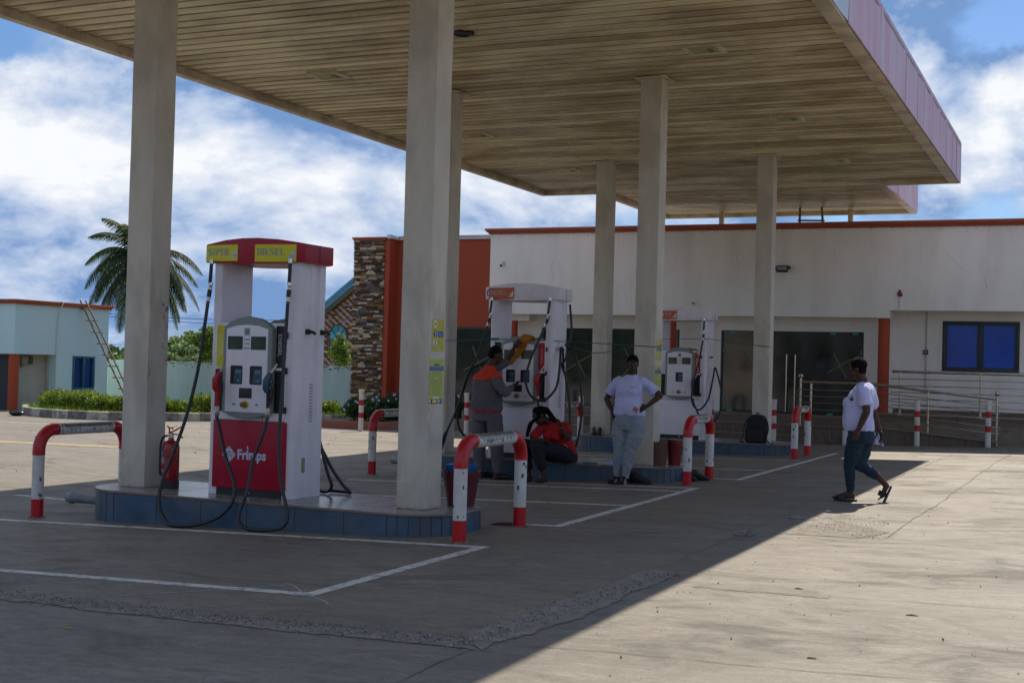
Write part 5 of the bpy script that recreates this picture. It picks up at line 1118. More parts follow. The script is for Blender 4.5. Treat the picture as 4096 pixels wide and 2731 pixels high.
    mb = MB(); bx(mb, -.032, .032, -.3425, -.341, 1.525, 1.595); st_ = obj('sticker', mb, mat('sticker_grey', (.35, .32, .28), .6), co); mb = MB(); mb.lathe((X(0), Y(-.3425), Z(1.558)), [(.022, -.001), (.022, -.0015)], 16, axis='y'); obj('sticker_disc', mb, mat('sticker_teal', (.05, .26, .24), .5), co)
    kp = [(-.11), (.11)] if kind < 3 else [.0]
    for kx in kp:
        # recess: dark box walls, angled keypad inside
        mb = MB(); mb.prism([(X(kx)+a, Z(1.15)+b) for a, b in rrect(-.068, .068, -.088, .088, .012, 3)], Y(-.3435), Y(-.338), axis='y'); r_ = obj('keypad_recess', mb, RECESS, co)
        mb = MB(); c0 = kx+.012; vs = [(X(c0-.045), Y(-.348), Z(1.075)), (X(c0+.05), Y(-.348), Z(1.075)), (X(c0+.052), Y(-.344), Z(1.205)), (X(c0-.025), Y(-.344), Z(1.205))]
        mb.add(vs+[(v[0], v[1]+.004, v[2]) for v in vs], [(0, 1, 2, 3), (7, 6, 5, 4), (0, 4, 5, 1), (1, 5, 6, 2), (2, 6, 7, 3), (3, 7, 4, 0)]); obj('keypad', mb, NAVY, co)
        mb = MB(); bx(mb, c0-.02, c0+.046, -.3495, -.345, 1.165, 1.197); obj('keypad_screen', mb, SCRN, co)
        mb = MB()
        for i in range(4):
            for j in range(3): bx(mb, c0-.03+j*.021-.002*(3-i)*0+i*.0-.0, c0-.018+j*.021, -.351, -.348, 1.145-i*.017, 1.153-i*.017)
        obj('keys', mb, KEYR, co); mb = MB(); bx(mb, c0+.010, c0+.024, -.3515, -.348, 1.092, 1.102); obj('enter_key', mb, KEYW, co)
    if kind < 3: mb = MB(); bx(mb, -.07, .07, -.35, -.341, .932, 1.028); obj('card_flap', mb, BLACK, co, bev=.003)
    mb = MB(); mb.lathe((X(.0), Y(-.341), Z(.873)), [(.036, 0), (.036, -.008), (.03, -.010)], 20, axis='y'); obj('stop_ring', mb, mat('stop_yellow', (.42, .36, .02), .45), co, smooth=True)
    mb = MB(); mb.lathe((X(-.004), Y(-.35), Z(.873)), [(.020, 0), (.022, -.02), (.026, -.026), (.026, -.038), (.02, -.042)], 20, axis='y'); obj('stop_button', mb, mat('stop_brown', (.26, .09, .03), .45), co, smooth=True)
    mb = MB(); bx(mb, -.145, -.115, -.343, -.341, .868, .879); bx(mb, .115, .145, -.343, -.341, .868, .879) if kind < 3 else bx(mb, .10, .13, -.343, -.341, .868, .879); obj('slot', mb, INK, co)
    # nozzle recesses
    for s in (-1, 1):
        x0, x1 = (.272, .38) if s > 0 else (-.405, -.29)
        mb = MB(); poly = [(X(a), Z(b)) for a, b in rrect(x0, x1, .80, 1.20, .014, 3)]
        fr_ = [(X(a), Z(b)) for a, b in rrect(x0+.012, x1-.02, .82, 1.182, .008, 3)]
        n = len(poly); vs = [(a, Y(-.272), b) for a, b in poly]+[(a, Y(-.272), b) for a, b in fr_]+[(a, Y(-.264), b) for a, b in fr_]+[(a, Y(-.2635), b) for a, b in poly]
        fs = [(i, (i+1) % n, n+(i+1) % n, n+i) for i in range(n)]+[(n+i, n+(i+1) % n, 2*n+(i+1) % n, 2*n+i) for i in range(n)]+[(i, 3*n+i, 3*n+(i+1) % n, (i+1) % n) for i in range(n)]+[tuple(range(2*n, 3*n))]
        mb.add(vs, fs); obj('nozzle_boot', mb, RECESS, t)
        if kind == 3 and s < 0: continue
        col = {(1, -1): YEL, (1, 1): BLACK, (2, -1): BLACK, (2, 1): REDP, (3, 1): ORG}[(kind, s)]; txt = {(1, -1): 'SUPER', (1, 1): 'DIESEL', (2, -1): '', (2, 1): 'SUPER', (3, 1): ''}[(kind, s)]
        mb = MB(); mb.prism([(X(a), Z(b)) for a, b in rrect(x0+.005, x1-.012, 1.225, 1.62, .012, 3)], Y(-.2665), Y(-.262), axis='y'); lp = obj('grade_label', mb, col, t)
        if txt: mb = MB(); text_mb(mb, txt, X(x0+.03), X(x1-.04), Z(1.32) if len(txt) == 5 else Z(1.33), Z(1.54), Y(-.2672), rot90=-1, bold=.01); obj('lettering', mb, mat('label_yellow', (.75, .72, .42), .5) if (kind, s) == (1, -1) else mat('label_pale', (.55, .55, .58), .5) if kind == 1 else mat('label_pink', (.7, .3, .3), .5), t)
    if kind == 3:
        mb = MB(); mb.box(X(.36), X(.382), Y(-.269), Y(-.2668), Z(1.23), Z(1.61)); obj('label_edge', mb, REDP, t); mb = MB(); stencil(mb, 'SUPER', X(.295), X(.345), Z(1.25), Z(1.50), Y(-.2668), rot=1); obj('lettering', mb, LETW, t)
        mb = MB(); mb.add([(X(.30), Y(-.2675), Z(1.61)), (X(.36), Y(-.2675), Z(1.61)), (X(.36), Y(-.2675), Z(1.55))], [(0, 1, 2)]); obj('label_corner', mb, LETW, t)
    gm = MB(); rg = random.Random(kind)
    for k in range(14):
        x_ = rg.uniform(-.40, .40); z_ = rg.choice((.09, .73, 1.2)); gm.box(X(x_), X(x_+rg.uniform(.002, .006)), Y(-.2662), Y(-.2655) if z_ < .5 else Y(-.2632), Z(z_), Z(z_+rg.uniform(.01, .06)))
    obj('grime_run', gm, mat('grime_brown', (.34, .27, .20) if kind > 1 else (.30, .2, .17), .8), t)
    # header
    pf = [(-.57, -.245), (-.545, -.275), (-.30, -.315), (-.10, -.335), (.08, -.335), (.30, -.315), (.50, -.28), (.56, -.245)]
    poly = pf+[(a, -b) for a, b in pf[::-1]]; n = len(poly)
    zt = lambda a: 2.392+.055*(1-(a/.57)**2); zb = lambda a: 2.222-.018*(1-(a/.57)**2)
    mb = MB(); vs = [(X(a), Y(b), Z(zb(a))) for a, b in poly]+[(X(a), Y(b), Z(zt(a))) for a, b in poly]
    mb.add(vs, [(i, (i+1) % n, n+(i+1) % n, n+i) for i in range(n)]+[tuple(range(n-1, -1, -1)), tuple(range(n, 2*n))]); h_ = obj('header', mb, hd, t, bev=.006)
    mb = MB(); mb.box(X(.5655), X(.568), Y(-.002), Y(.002), Z(2.23), Z(2.38)); obj('header_seam', mb, INK, t)
    def sign(x0, x1, z0, z1, word, mback, mlet, logo, line):
        # follows the bow of the header front
        def yb(a):
            for (a0, b0), (a1, b1) in zip(pf, pf[1:]):
                if a <= a1: return b0+(b1-b0)*(a-a0)/(a1-a0)
            return pf[-1][1]
        mb = MB(); ns = 10; vs = []; us = [x0+(x1-x0)*i/ns for i in range(ns+1)]
        for u in us: vs += [(X(u), Y(yb(u)-.007), Z(z0)), (X(u), Y(yb(u)-.007), Z(z1)), (X(u), Y(yb(u)+.004), Z(z1)), (X(u), Y(yb(u)+.004), Z(z0))]
        mb.add(vs, [(i*4+k, i*4+(k+1) % 4, i*4+4+(k+1) % 4, i*4+4+k) for i in range(ns) for k in range(4)]+[(3, 2, 1, 0), tuple(4*ns+k for k in range(4))]); sg = obj('grade_sign', mb, mback, t)
        def lay(mb2, m, nm, off=.0014):
            mb2.v = [(v[0], Y(yb(v[0]-cx)-.007-off), v[2]) for v in mb2.v]; obj(nm, mb2, m, sg)
        w = x1-x0; hh = z1-z0; mb = MB(); stencil(mb, word, X(x0+.06*w), X(x0+.74*w), Z(z0+.36*hh), Z(z0+.78*hh), 0, dep=0); 
        lay(mb, mlet, 'lettering'); mb = MB(); mb.add([(X(x1-.20*w), 0, Z(z0+.2*hh)), (X(x1-.03*w), 0, Z(z0+.2*hh)), (X(x1-.03*w), 0, Z(z0+.74*hh))], [(0, 1, 2)]); lay(mb, mlet, 'corner_mark')
        mb = MB(); mb.box(X(x0+.01*w), X(x1-.20*w), 0, 0, Z(z0+.17*hh), Z(z0+.20*hh)); lay(mb, line, 'underline', .0010)
        mb = MB(); text_mb(mb, 'Frimps', X(x1-.13*w), X(x1-.035*w), Z(z0+.26*hh), Z(z0+.38*hh), 0); lay(mb, logo, 'small_logo', .0022)
        return sg
    if kind == 1: sign(-.55, -.14, 2.23, 2.385, 'SUPER', YEL, LETT, BLUEP, mat('line_green', (.35, .55, .15), .5)); sign(.06, .485, 2.22, 2.382, 'DIESEL', YEL, LETT, BLUEP, mat('line_green', (.35, .55, .15), .5))
    if kind == 2:
        sign(-.50, -.09, 2.225, 2.385, 'DIESEL', ORG, LETW, REDP, YEL); mb = MB(); mb.tube(spline([(X(-.50), Y(-.287), Z(2.365)), (X(-.525), Y(-.285), Z(2.34)), (X(-.535), Y(-.283), Z(2.30)), (X(-.515), Y(-.285), Z(2.275)), (X(-.49), Y(-.288), Z(2.28))], 4), .006, 6); obj('blue_logo', mb, BLUEP, t)
    if kind == 3: sign(-.50, -.07, 2.225, 2.385, 'SUPER', ORG, LETW, REDP, YEL)
    if kind == 2: mb = MB(); bx(mb, -.502, -.088, -.33, -.30, 2.218, 2.224); obj('sign_lip', mb, REDP, t)
    return t
P1 = (-7.32, 10.58); P2 = (-7.375, 17.05); P3 = (-7.09, 23.85)
d1 = dispenser(1, *P1, 'red and white fuel dispenser with yellow SUPER and DIESEL signs, nearest of the three')
# brand mark and name on the red panel
def frimps(x0, z0, y, t, s=1.0):
    mb = MB()
    def rot_sq(cx, cz, r, a, hole, yy):
        o = [(cx+r*cos(radians(a+90*k)), yy, cz+r*sin(radians(a+90*k))) for k in range(4)]; i = [(cx+hole*cos(radians(a+90*k)), yy, cz+hole*sin(radians(a+90*k))) for k in range(4)]
        mb.add(o+i, [(k, (k+1) % 4, 4+(k+1) % 4, 4+k) for k in range(4)])
    cx, cz = x0+.075*s, z0+.07*s
    def rsq(h, ang, y0_, y1_, r=.012):
        ca, sa = cos(radians(ang)), sin(radians(ang)); m_ = mb2
        m_.prism([(cx+(a*ca-b*sa)*s, cz+(a*sa+b*ca)*s) for a, b in rrect(-h, h, -h, h, r, 3)], y0_, y1_, axis='y')
    mb2 = mb; rsq(.058, 45, y-.0004, y); rsq(.047, 12, y-.0016, y-.0012)
    obj('brand_emblem', mb, LETT, t); mb2 = MB(); rsq(.051, 45, y-.0010, y-.0006); obj('emblem_gap', mb2, CRIM, t); mb = MB(); mb2 = mb; rsq(.047, 45, y-.0014, y-.0011)
    obj('brand_emblem', mb, LETT, t)
    mb = MB(); z = z0+.105*s-.04*s
    mb.tube([(cx-.02*s, y-.002, cz-.035*s), (cx-.02*s, y-.002, cz+.01*s), (cx+.0*s, y-.002, cz+.025*s), (cx+.03*s, y-.002, cz+.025*s)], .0045*s, 4); mb.tube([(cx+.0*s, y-.001, cz-.04*s), (cx+.0*s, y-.001, cz-.005*s), (cx+.02*s, y-.001, cz+.002*s), (cx+.035*s, y-.001, cz-.01*s), (cx+.035*s, y-.001, cz-.035*s)], .0045*s, 4); obj('emblem_cut', mb, CRIM, t)
    mb = MB(); text_mb(mb, 'Frimps', x0+.175*s, x0+.50*s, z0+.0*s, z0+.125*s, y-.0005, bold=.035); mb.prism([(x0+.285*s, z0+.13*s), (x0+.30*s, z0+.118*s), (x0+.297*s, z0+.145*s), (x0+.289*s, z0+.165*s), (x0+.278*s, z0+.14*s)], y-.001, y-.0005, axis='y'); obj('brand_lettering', mb, LETT, t)
frimps(P1[0]-.30, .555, P1[1]-.2655, d1)
yl = 10.245
a = breakaway(d1, -7.76, yl, 2.45, -.03); b = breakaway(d1, -6.865, yl, 2.45, -.015)
mb = MB()
hose(d1, [a, (-7.80, 10.22, 1.85), (-7.83, 10.17, 1.40), (-7.90, 10.10, .95), (-7.98, 10.02, .60), (-8.03, 9.93, .33), (-8.00, 9.88, .14), (-7.90, 9.84, .03), (-7.78, 9.80, -.015), (-7.55, 9.82, .0), (-7.35, 9.88, .07), (-7.22, 9.92, .20), (-7.22, 9.97, .38), (-7.37, 10.03, .62), (-7.49, 10.10, .83), (-7.57, 10.14, .99)])
hose(d1, [b, (-6.88, 10.22, 1.7), (-6.86, 10.16, 1.2), (-6.80, 10.05, .75), (-6.68, 9.93, .42), (-6.56, 9.86, .18), (-6.58, 9.83, .06), (-6.72, 9.81, .02), (-6.94, 9.82, .01), (-7.06, 9.84, .06), (-7.09, 9.88, .15), (-7.05, 9.94, .35), (-7.06, 10.02, .60), (-7.0, 10.08, .85), (-6.985, 10.12, 1.0)])
nozzle(d1, -7.57, 10.145, 1.06, -7.53, 1.47, NOZR, NOZR); nozzle(d1, -6.985, 10.125, 1.065, -6.93, 1.50, NOZB, NOZC)
hose(d1, [(-7.02, 10.93, 2.40), (-7.02, 10.94, 1.6), (-7.00, 10.96, .9), (-6.86, 11.0, .55), (-6.72, 11.04, .34), (-6.64, 11.06, .262), (-6.72, 11.1, .258), (-6.9, 11.1, .258)]); hose(d1, [(-7.79, 10.93, 2.4), (-7.78, 10.94, 1.2), (-7.4, 11.02, .5), (-7.0, 11.02, .27), (-6.80, 10.97, .30), (-6.84, 10.93, .5), (-6.95, 10.90, .9)])

d2 = dispenser(2, *P2, 'white fuel dispenser with orange DIESEL sign and yellow cloth on top, middle one')
yl = 16.70
a = breakaway(d2, -7.80, yl, 2.45, -.06); b = breakaway(d2, -6.91, yl, 2.45, -.07)
hose(d2, [b, (-7.05, 16.62, 1.85), (-7.13, 16.56, 1.60), (-7.17, 16.52, 1.35), (-7.10, 16.50, 1.15), (-6.98, 16.50, 1.07), (-6.86, 16.55, 1.09), (-6.76, 16.64, 1.25), (-6.76, 16.74, 1.5), (-6.80, 16.86, 1.72), (-6.84, 17.0, 1.80), (-6.86, 17.1, 1.72), (-6.86, 17.15, 1.5)])
hose(d2, [(-7.03, 16.66, .88), (-7.02, 16.64, .98), (-7.03, 16.64, 1.04)])
nozzle(d2, -7.04, 16.66, 1.09, -6.98, 1.54, NOZR, NOZR)
hose(d2, [a, (-7.90, 16.62, 1.85), (-7.93, 16.55, 1.65), (-8.02, 16.45, 1.4), (-8.08, 16.40, 1.15), (-8.14, 16.40, .85), (-8.11, 16.42, .62), (-7.98, 16.50, .46), (-7.85, 16.55, .42)])
hose(d2, [(-7.86, 16.62, 1.55), (-8.0, 16.5, 1.45), (-8.06, 16.42, 1.2), (-8.16, 16.36, .85), (-8.22, 16.32, .68)]); 
mb = MB(); mb.tube([(-8.22, 16.32, .68), (-8.25, 16.31, .60), (-8.27, 16.30, .56), (-8.32, 16.29, .40), (-8.35, 16.28, .28)], [.02, .024, .038, .046, .03], 12, sq=.6); obj('nozzle', mb, NOZB, d2, smooth=True)
hose(d2, [(-6.86, 17.32, 2.42), (-6.83, 17.33, 2.05), (-6.85, 17.3, 1.88), (-6.93, 17.2, 1.80), (-6.95, 17.15, 1.66), (-6.89, 17.1, 1.58), (-6.84, 17.15, 1.63), (-6.83, 17.2, 1.76), (-6.76, 17.2, 1.80), (-6.68, 17.15, 1.66), (-6.60, 17.1, 1.4), (-6.54, 17.05, 1.05), (-6.53, 17.0, .75), (-6.57, 16.95, .45), (-6.68, 16.95, .29), (-6.8, 17.0, .26)])
hose(d2, [(-6.93, 17.2, 1.62), (-6.82, 17.15, 1.35), (-6.74, 17.1, 1.0), (-6.72, 17.05, .65), (-6.80, 17.05, .4), (-6.85, 17.1, .5)])
d3 = dispenser(3, *P3, 'white fuel dispenser with orange SUPER sign, farthest, behind the standing woman')
b = breakaway(d3, P3[0]+.455, P3[1]-.335, 2.45, -.02)
hose(d3, [b, (-6.68, 23.4, 1.7), (-6.75, 23.36, 1.40), (-6.79, 23.34, 1.10), (-6.76, 23.34, .88), (-6.64, 23.38, .80), (-6.52, 23.5, 1.0), (-6.50, 23.7, 1.35), (-6.52, 23.9, 1.57), (-6.46, 23.85, 1.48), (-6.36, 23.8, 1.14), (-6.34, 23.75, .86), (-6.42, 23.7, .62), (-6.52, 23.65, .58), (-6.66, 23.5, .66), (-6.75, 23.4, .88), (-6.79, 23.42, 1.0)])
nozzle(d3, -6.80, 23.48, 1.02, -6.75, 1.45, NOZB, NOZB)

# ------------------------------------------------------------------ guard rails and bollards
BWH = mat('bollard_white', (.62, .61, .60), .5, var=.05, dirt=(.45, .43, .38), dscale=5, damt=.6, dthr=.55)
BRD = mat('bollard_red', (.44, .006, .012), .32, var=.1, scale=3, dirt=(.55, .35, .30), dscale=26, damt=.7, dthr=.72, dsoft=.02)
BMT = mat('bollard_bare_steel', (.26, .26, .23), .35, .75, var=.3, scale=4, st=(1, 4, 8), dirt=(.14, .10, .07), dscale=7, damt=.5, dthr=.58)
def rail_parts(t, r=.06, H=.90, W=1.22, rb=.20):
    """guard rail hoop standing in the y-z plane about the origin, feet at z=0"""
    c = Vector(t.location); w = W/2
    for s in (-1, 1):
        mb = MB(); mb.cyl(c+Vector((0, s*w, -.03)), c+Vector((0, s*w, .185)), r, 22); obj('red_band', mb, BRD, t, smooth=True)
        mb = MB(); mb.cyl(c+Vector((0, s*w, .186)), c+Vector((0, s*w, .62)), r-.0015, 22); obj('leg', mb, BWH, t, smooth=True)
        pts = [c+Vector((0, s*w, .621)), c+Vector((0, s*w, .66))]+[c+Vector((0, s*(w-rb+rb*cos(radians(a))), H-r-rb+rb*sin(radians(a)))) for a in range(0, 91, 9)]+[c+Vector((0, s*(w-rb-.03), H-r))]
        mb = MB(); mb.tube(pts, r+.002, 22); obj('elbow', mb, BRD, t, smooth=True)
        mb = MB(); mb.tube([pts[-1]-Vector((0, s*.0, 0)), pts[-1]-Vector((0, s*.02, 0))], r+.001, 22); obj('collar', mb, BWH, t, smooth=True)
        mb = MB(); rnd = random.Random(int(s*10+c.y*3)); 
        for k in range(26): a = rnd.random()*6.28; q = .062+rnd.random()*.012; mb.ball(c+Vector((cos(a)*q, s*w+sin(a)*q, .004)), (.012, .012, .008), 5, 3)
        obj('foot_mortar', mb, SAND, t)
    mb = MB(); mb.cyl(c+Vector((0, -(w-rb-.05), H-r)), c+Vector((0, w-rb-.05, H-r)), r, 22); obj('top_bar', mb, BMT, t, smooth=True)
    # what is left of the white paint: a ragged skin under the bar
    hw = w-rb-.05; rnd = random.Random(int(c.y*7)); mb = MB(); vs = []; n = 60; m = 9; hi_ = rnd.uniform(.1, .5)
    for i in range(n+1):
        yy = -hw+2*hw*i/n; up_ = [radians(-90+s_*(88+38*mnoise.noise(Vector((yy*5, c.y, s_)))+30*mnoise.noise(Vector((yy*22, c.y, s_)))+16*rnd.uniform(-1, 1)+(25 if abs(yy) > hw-.04 else 0)+hi_*20*s_)) for s_ in (-1, 1)]
        for j in range(m+1): a = up_[0]+(up_[1]-up_[0])*j/m; vs.append(c+Vector(((r+.0013)*cos(a), yy, H-r+(r+.0013)*sin(a))))
    mb.add(vs, [(i*(m+1)+j, (i+1)*(m+1)+j, (i+1)*(m+1)+j+1, i*(m+1)+j+1) for i in range(n) for j in range(m)]); obj('paint_remnant', mb, BWH, t, smooth=True)
    # chips in the white legs
    for s in (-1, 1):
        mb = MB()
        for k in range(7 if rnd.random() < .8 else 3):
            a0 = rnd.uniform(-2.6, .4); z0 = rnd.uniform(.22, .6); q = rnd.uniform(.004, .016)*(1.6 if k == 0 else 1); qz = q*rnd.uniform(.8, 2.2)
            pts = [(a0+q*cos(g)*rnd.uniform(.5, 1.2)/r, z0+qz*sin(g)*rnd.uniform(.5, 1.2)) for g in [j*.785 for j in range(8)]]; mb.add([c+Vector(((r+.0004)*cos(a), s*w+(r+.0004)*sin(a), z)) for a, z in pts], [tuple(range(8))])
        obj('paint_chip', mb, mat('chip_blue_grey', (.05, .10, .12), .6), t)
GR = 'red and white guard rails at the island ends'
for (x, yy, lb, W) in [(-4.87, 10.53, 'nearest guard rail hoop, in front of the red bucket, with chipped white legs', 1.26), (-9.60, 10.62, 'guard rail hoop at the far left end of the nearest island', 1.26),
                    (-4.78, 16.83, 'guard rail hoop right of the brown basket and red bucket', 1.06), (-9.55, 17.1, 'guard rail hoop left of the nearest column, by the short blue pipe', 1.22), (-4.66, 22.83, 'guard rail hoop right of the backpack at the farthest island', 1.10), (-9.35, 23.75, 'guard rail hoop half hidden behind the middle dispenser', 1.15)]:
    t = thing('guard_rail', lb, 'guard rail', (x, yy, zg(x)), GR); rail_parts(t, W=W, H=.90 if x > -6 else .93)
BL = mat('post_white', (.66, .63, .58), .55, var=.05, dirt=(.45, .40, .33), dscale=5, damt=.5, dthr=.55)
def bollard(x, yy, lb, tilt=0):
    t = thing('bollard', lb, 'bollard', (x, yy, zg(x)), 'slim red and white bollards by the shop'); c = Vector((x, yy, zg(x))); r = .055; d = Vector((tilt, 0, 0))
    def rg(a, b, rr, m, nm): mb = MB(); mb.cyl(c+d*a+Vector((0, 0, a)), c+d*b+Vector((0, 0, b)), rr, 20); return obj(nm, mb, m, t, smooth=True)
    rg(-.03, .90, r, BL, 'post'); rg(.305, .425, r+.0015, BRD, 'red_band'); rg(.59, .715, r+.0015, BRD, 'red_band'); rg(.875, .935, r+.006, BL, 'cap')
for a in [(-15.26, 25.8, 'bollard standing alone right of the red dispenser, before the stone pillar', 0), (-13.15, 26.95, 'bollard left of the man in the grey jacket, before the flowering shrubs', 0), (-10.75, 28.0, 'bollard between the middle dispenser and the far column', 0), (-7.62, 27.7, 'bollard just right of the farthest dispenser'),
          (-6.22, 27.6, 'bollard right of the backpack, before the glass doors', 0), (-4.72, 27.55, 'bollard mostly hidden by the walking woman', 0), (-3.30, 27.62, 'bollard in front of the middle of the ramp'), (-1.94, 27.62, 'rightmost bollard, beside the ramp railing end post', 0)]: bollard(*a)

# ------------------------------------------------------------------ notices on the nearest column and the one behind the woman
def notices(X_, Y_, tag_, cs):
    NYL = mat('notice_yellow', (.52, .46, .02), .5, var=.08, scale=6, dirt=(.35, .30, .06), dscale=6, damt=.4); NGR = mat('notice_green_yellow', (.42, .50, .10), .5, var=.08, scale=5, dirt=(.2, .24, .1), dscale=5, damt=.4, dthr=.58)
    y0, y1, z0, z1 = Y_+.03, Y_+.265, 1.655, 1.94
    t = thing('safety_notice', 'yellow three symbol safety notice '+tag_, 'notice', (X_, (y0+y1)/2, z0)); xp = X_+.003
    mb = MB(); mb.box(X_+.0005, xp, y0, y1, z0, z1); obj('sheet', mb, NYL, t)
    for k, zc in enumerate((.855, .55, .27)):
        zc = z0+(z1-z0)*zc; yc = y0+(y1-y0)*.27; m1 = BLUEP if k == 1 else LETW
        mb = MB(); mb.lathe((xp+.0008, yc, zc), [(.034, -.0004), (.034, .0002)], 20, axis='x'); obj('symbol_disc', mb, m1, t)
        mb = MB()
        if k == 1: mb.box(xp+.0012, xp+.0016, yc-.005, yc+.005, zc-.006, zc+.024); mb.box(xp+.0012, xp+.0016, yc-.005, yc+.005, zc-.024, zc-.014); mm = LETW
        elif k == 0: mb.box(xp+.0012, xp+.0016, yc-.024, yc+.024, zc-.003, zc+.003, rot=(.8, 0, 0)); mb.box(xp+.0018, xp+.0022, yc-.024, yc+.024, zc-.003, zc+.003, rot=(-.8, 0, 0)); mb.box(xp+.0024, xp+.0028, yc-.02, yc+.02, zc-.003, zc+.002); mm = INK
        else: mb.box(xp+.0012, xp+.0016, yc-.008, yc+.008, zc-.02, zc+.02); mb.box(xp+.0018, xp+.0022, yc-.014, yc+.014, zc-.026, zc-.018); mb.box(xp+.0018, xp+.0022, yc-.012, yc+.012, zc+.018, zc+.024); mm = INK
        obj('symbol', mb, mm, t)
        a, b = y0+(y1-y0)*.5, y0+(y1-y0)*.95
        if k == 1: mb = MB(); mb.box(xp+.0002, xp+.0006, a, b, zc-.028, zc+.026); obj('blue_box', mb, BLUEP, t)
        w = (('NO SMOKING', None), ('SWITCH OFF', 'ENGINE'), ('SWITCH OFF', 'CELLPHONE'))[k]; w = ('NO', 'SMOKING') if k == 0 else w
        mb = MB(); text_mb(mb, w[0], a+.01, b-.01, zc+.002, zc+.016, xp+.001, axis='x', bold=.02); text_mb(mb, w[1], a+.018, b-.018, zc-.018, zc-.004, xp+.001, axis='x', bold=.02); obj('lettering', mb, mat('faded_lettering', (.62, .56, .25), .6) if k != 1 else mat('sky_lettering', (.25, .5, .75), .6), t)
    mb = MB(); mb.box(xp+.0002, xp+.0005, y0+.07, y0+.16, z0+.004, z0+.035); obj('paper_patch', mb, NGR, t)
    y0, y1, z0, z1 = Y_+.0, Y_+.275, 1.185, 1.585
    t = thing('emergency_notice', 'long green yellow FRIMPS OIL notice '+tag_, 'notice', (X_, (y0+y1)/2, z0))
    mb = MB(); mb.box(X_+.0005, xp, y0+.006, y1, z0, z1); obj('sheet', mb, NGR, t)
    mb = MB(); text_mb(mb, 'FRIMPS OIL', y0+.09, y0+.20, z1-.062, z1-.042, xp+.0006, axis='x', bold=.03); obj('lettering', mb, INK, t)
    mb = MB(); mb.box(xp+.0002, xp+.0006, y0+.006, y1, z1-.105, z1-.066); obj('blue_band', mb, BLUEP, t)
    mb = MB(); text_mb(mb, 'FIRE / FILLING STATION EMERGENCY RESPONSE PLAN', y0+.02, y1-.015, z1-.082, z1-.073, xp+.001, axis='x', bold=.02)
    for k in range(2): text_mb(mb, 'raise the alarm and stop all sales at once', y0+.03, y1-.02, z1-.100+k*.008, z1-.095+k*.008, xp+.001, axis='x')
    obj('band_lettering', mb, LETT, t)
    lines = ['RAISE THE NEAREST ALARM', 'CALL NATIONAL FIRE SERVICE ON', 'CALL POLICE STATION ON', 'SWITCH OFF ALL ELECTRICITY AT THE METER', 'ALL VEHICLES AND MOTORCYCLES SHOULD BE MOVED', 'EVACUATE THE BUILDING AND ASSEMBLE', 'NEVER OBSTRUCT ACCESS TO EMERGENCY VEHICLES', 'WORK CAREFULLY AND CALMLY', 'APPROACH WITH EXTINGUISHER', 'AVOID USE OF HOOTERS', 'CALL MANAGEMENT', 'PLEASE KEEP THIS NOTICE']
    mb = MB()
    for k, s in enumerate(lines): w = .045+.0019*len(s); text_mb(mb, s, y0+.14-w, y0+.14+w, z1-.122-k*.0205, z1-.116-k*.0205, xp+.0006, axis='x', bold=.02)
    obj('small_print', mb, INK, t)
    mb = MB(); mb.box(xp+.0007, xp+.001, y0+.07, y0+.20, z1-.352, z1-.340); mb.box(xp+.0007, xp+.001, y0+.09, y0+.18, z1-.176, z1-.168); obj('white_slip', mb, LETW, t)
    mb = MB(); mb.box(xp+.0007, xp+.001, y0+.006, y1, z0+.0, z0+.006); mb.box(xp+.0007, xp+.001, y0+.006, y1, z0+.034, z0+.038); obj('black_rule', mb, INK, t)
    for k in range(9): mb = MB(); a = y0+.012+k*.0285; mb.box(xp+.0007, xp+.001, a, a+.024, z0+.008, z0+.032); obj('pictogram', mb, [LETW, INK, YEL, LETW, YEL, TEAL, LETW, BLUEP, TEAL][k], t)
notices(-5.4293, 10.3428, 'on the nearest column', 1); notices(-5.4293, 16.87, 'on the column behind the standing woman', .9)

# ------------------------------------------------------------------ fire extinguisher
t = thing('fire_extinguisher', 'red dry powder fire extinguisher standing between column and dispenser', 'fire extinguisher', (-8.38, 10.50, .2365)); c = Vector((-8.38, 10.50, .2365))
XR_ = mat('extinguisher_red', (.28, .006, .01), .3, var=.1, coat=.3)
mb = MB(); mb.lathe(c, [(.082, .07), (.086, .075), (.086, .40), (.078, .44), (.055, .465), (.03, .475), (.025, .50)], 28); obj('cylinder', mb, XR_, t, smooth=True)
mb = MB(); mb.lathe(c, [(.086, .0), (.090, .004), (.090, .072), (.084, .076)], 28); obj('base_ring', mb, BLACK, t, smooth=True)
mb = MB(); mb.cyl(c+Vector((0, 0, .49)), c+Vector((0, 0, .545)), .02, 12); mb.cyl(c+Vector((-.04, 0, .52)), c+Vector((.03, 0, .52)), .012, 10); obj('valve', mb, CHROME, t, smooth=True)
mb = MB(); mb.tube([c+Vector((-.03, 0, .545)), c+Vector((.05, 0, .575)), c+Vector((.12, 0, .615))], [.014, .016, .012], 6, sq=.5); mb.tube([c+Vector((0, 0, .545)), c+Vector((.09, 0, .53)), c+Vector((.135, 0, .51)), c+Vector((.14, 0, .50))], [.014, .014, .012, .01], 6, sq=.5); mb.tube([c+Vector((-.02, 0, .54)), c+Vector((-.03, 0, .60)), c+Vector((.02, 0, .59))], .008, 6); obj('lever', mb, XR_, t, smooth=True)
mb = MB(); mb.tube([c+Vector((-.02, 0, .59)), c+Vector((.05, .02, .62))], .003, 5); mb.box(c.x-.05, c.x-.02, c.y-.01, c.y-.005, c.z+.60, c.z+.615, rot=(0, .5, 0)); obj('safety_pin', mb, mat('tag_amber', (.5, .2, .03), .5), t)
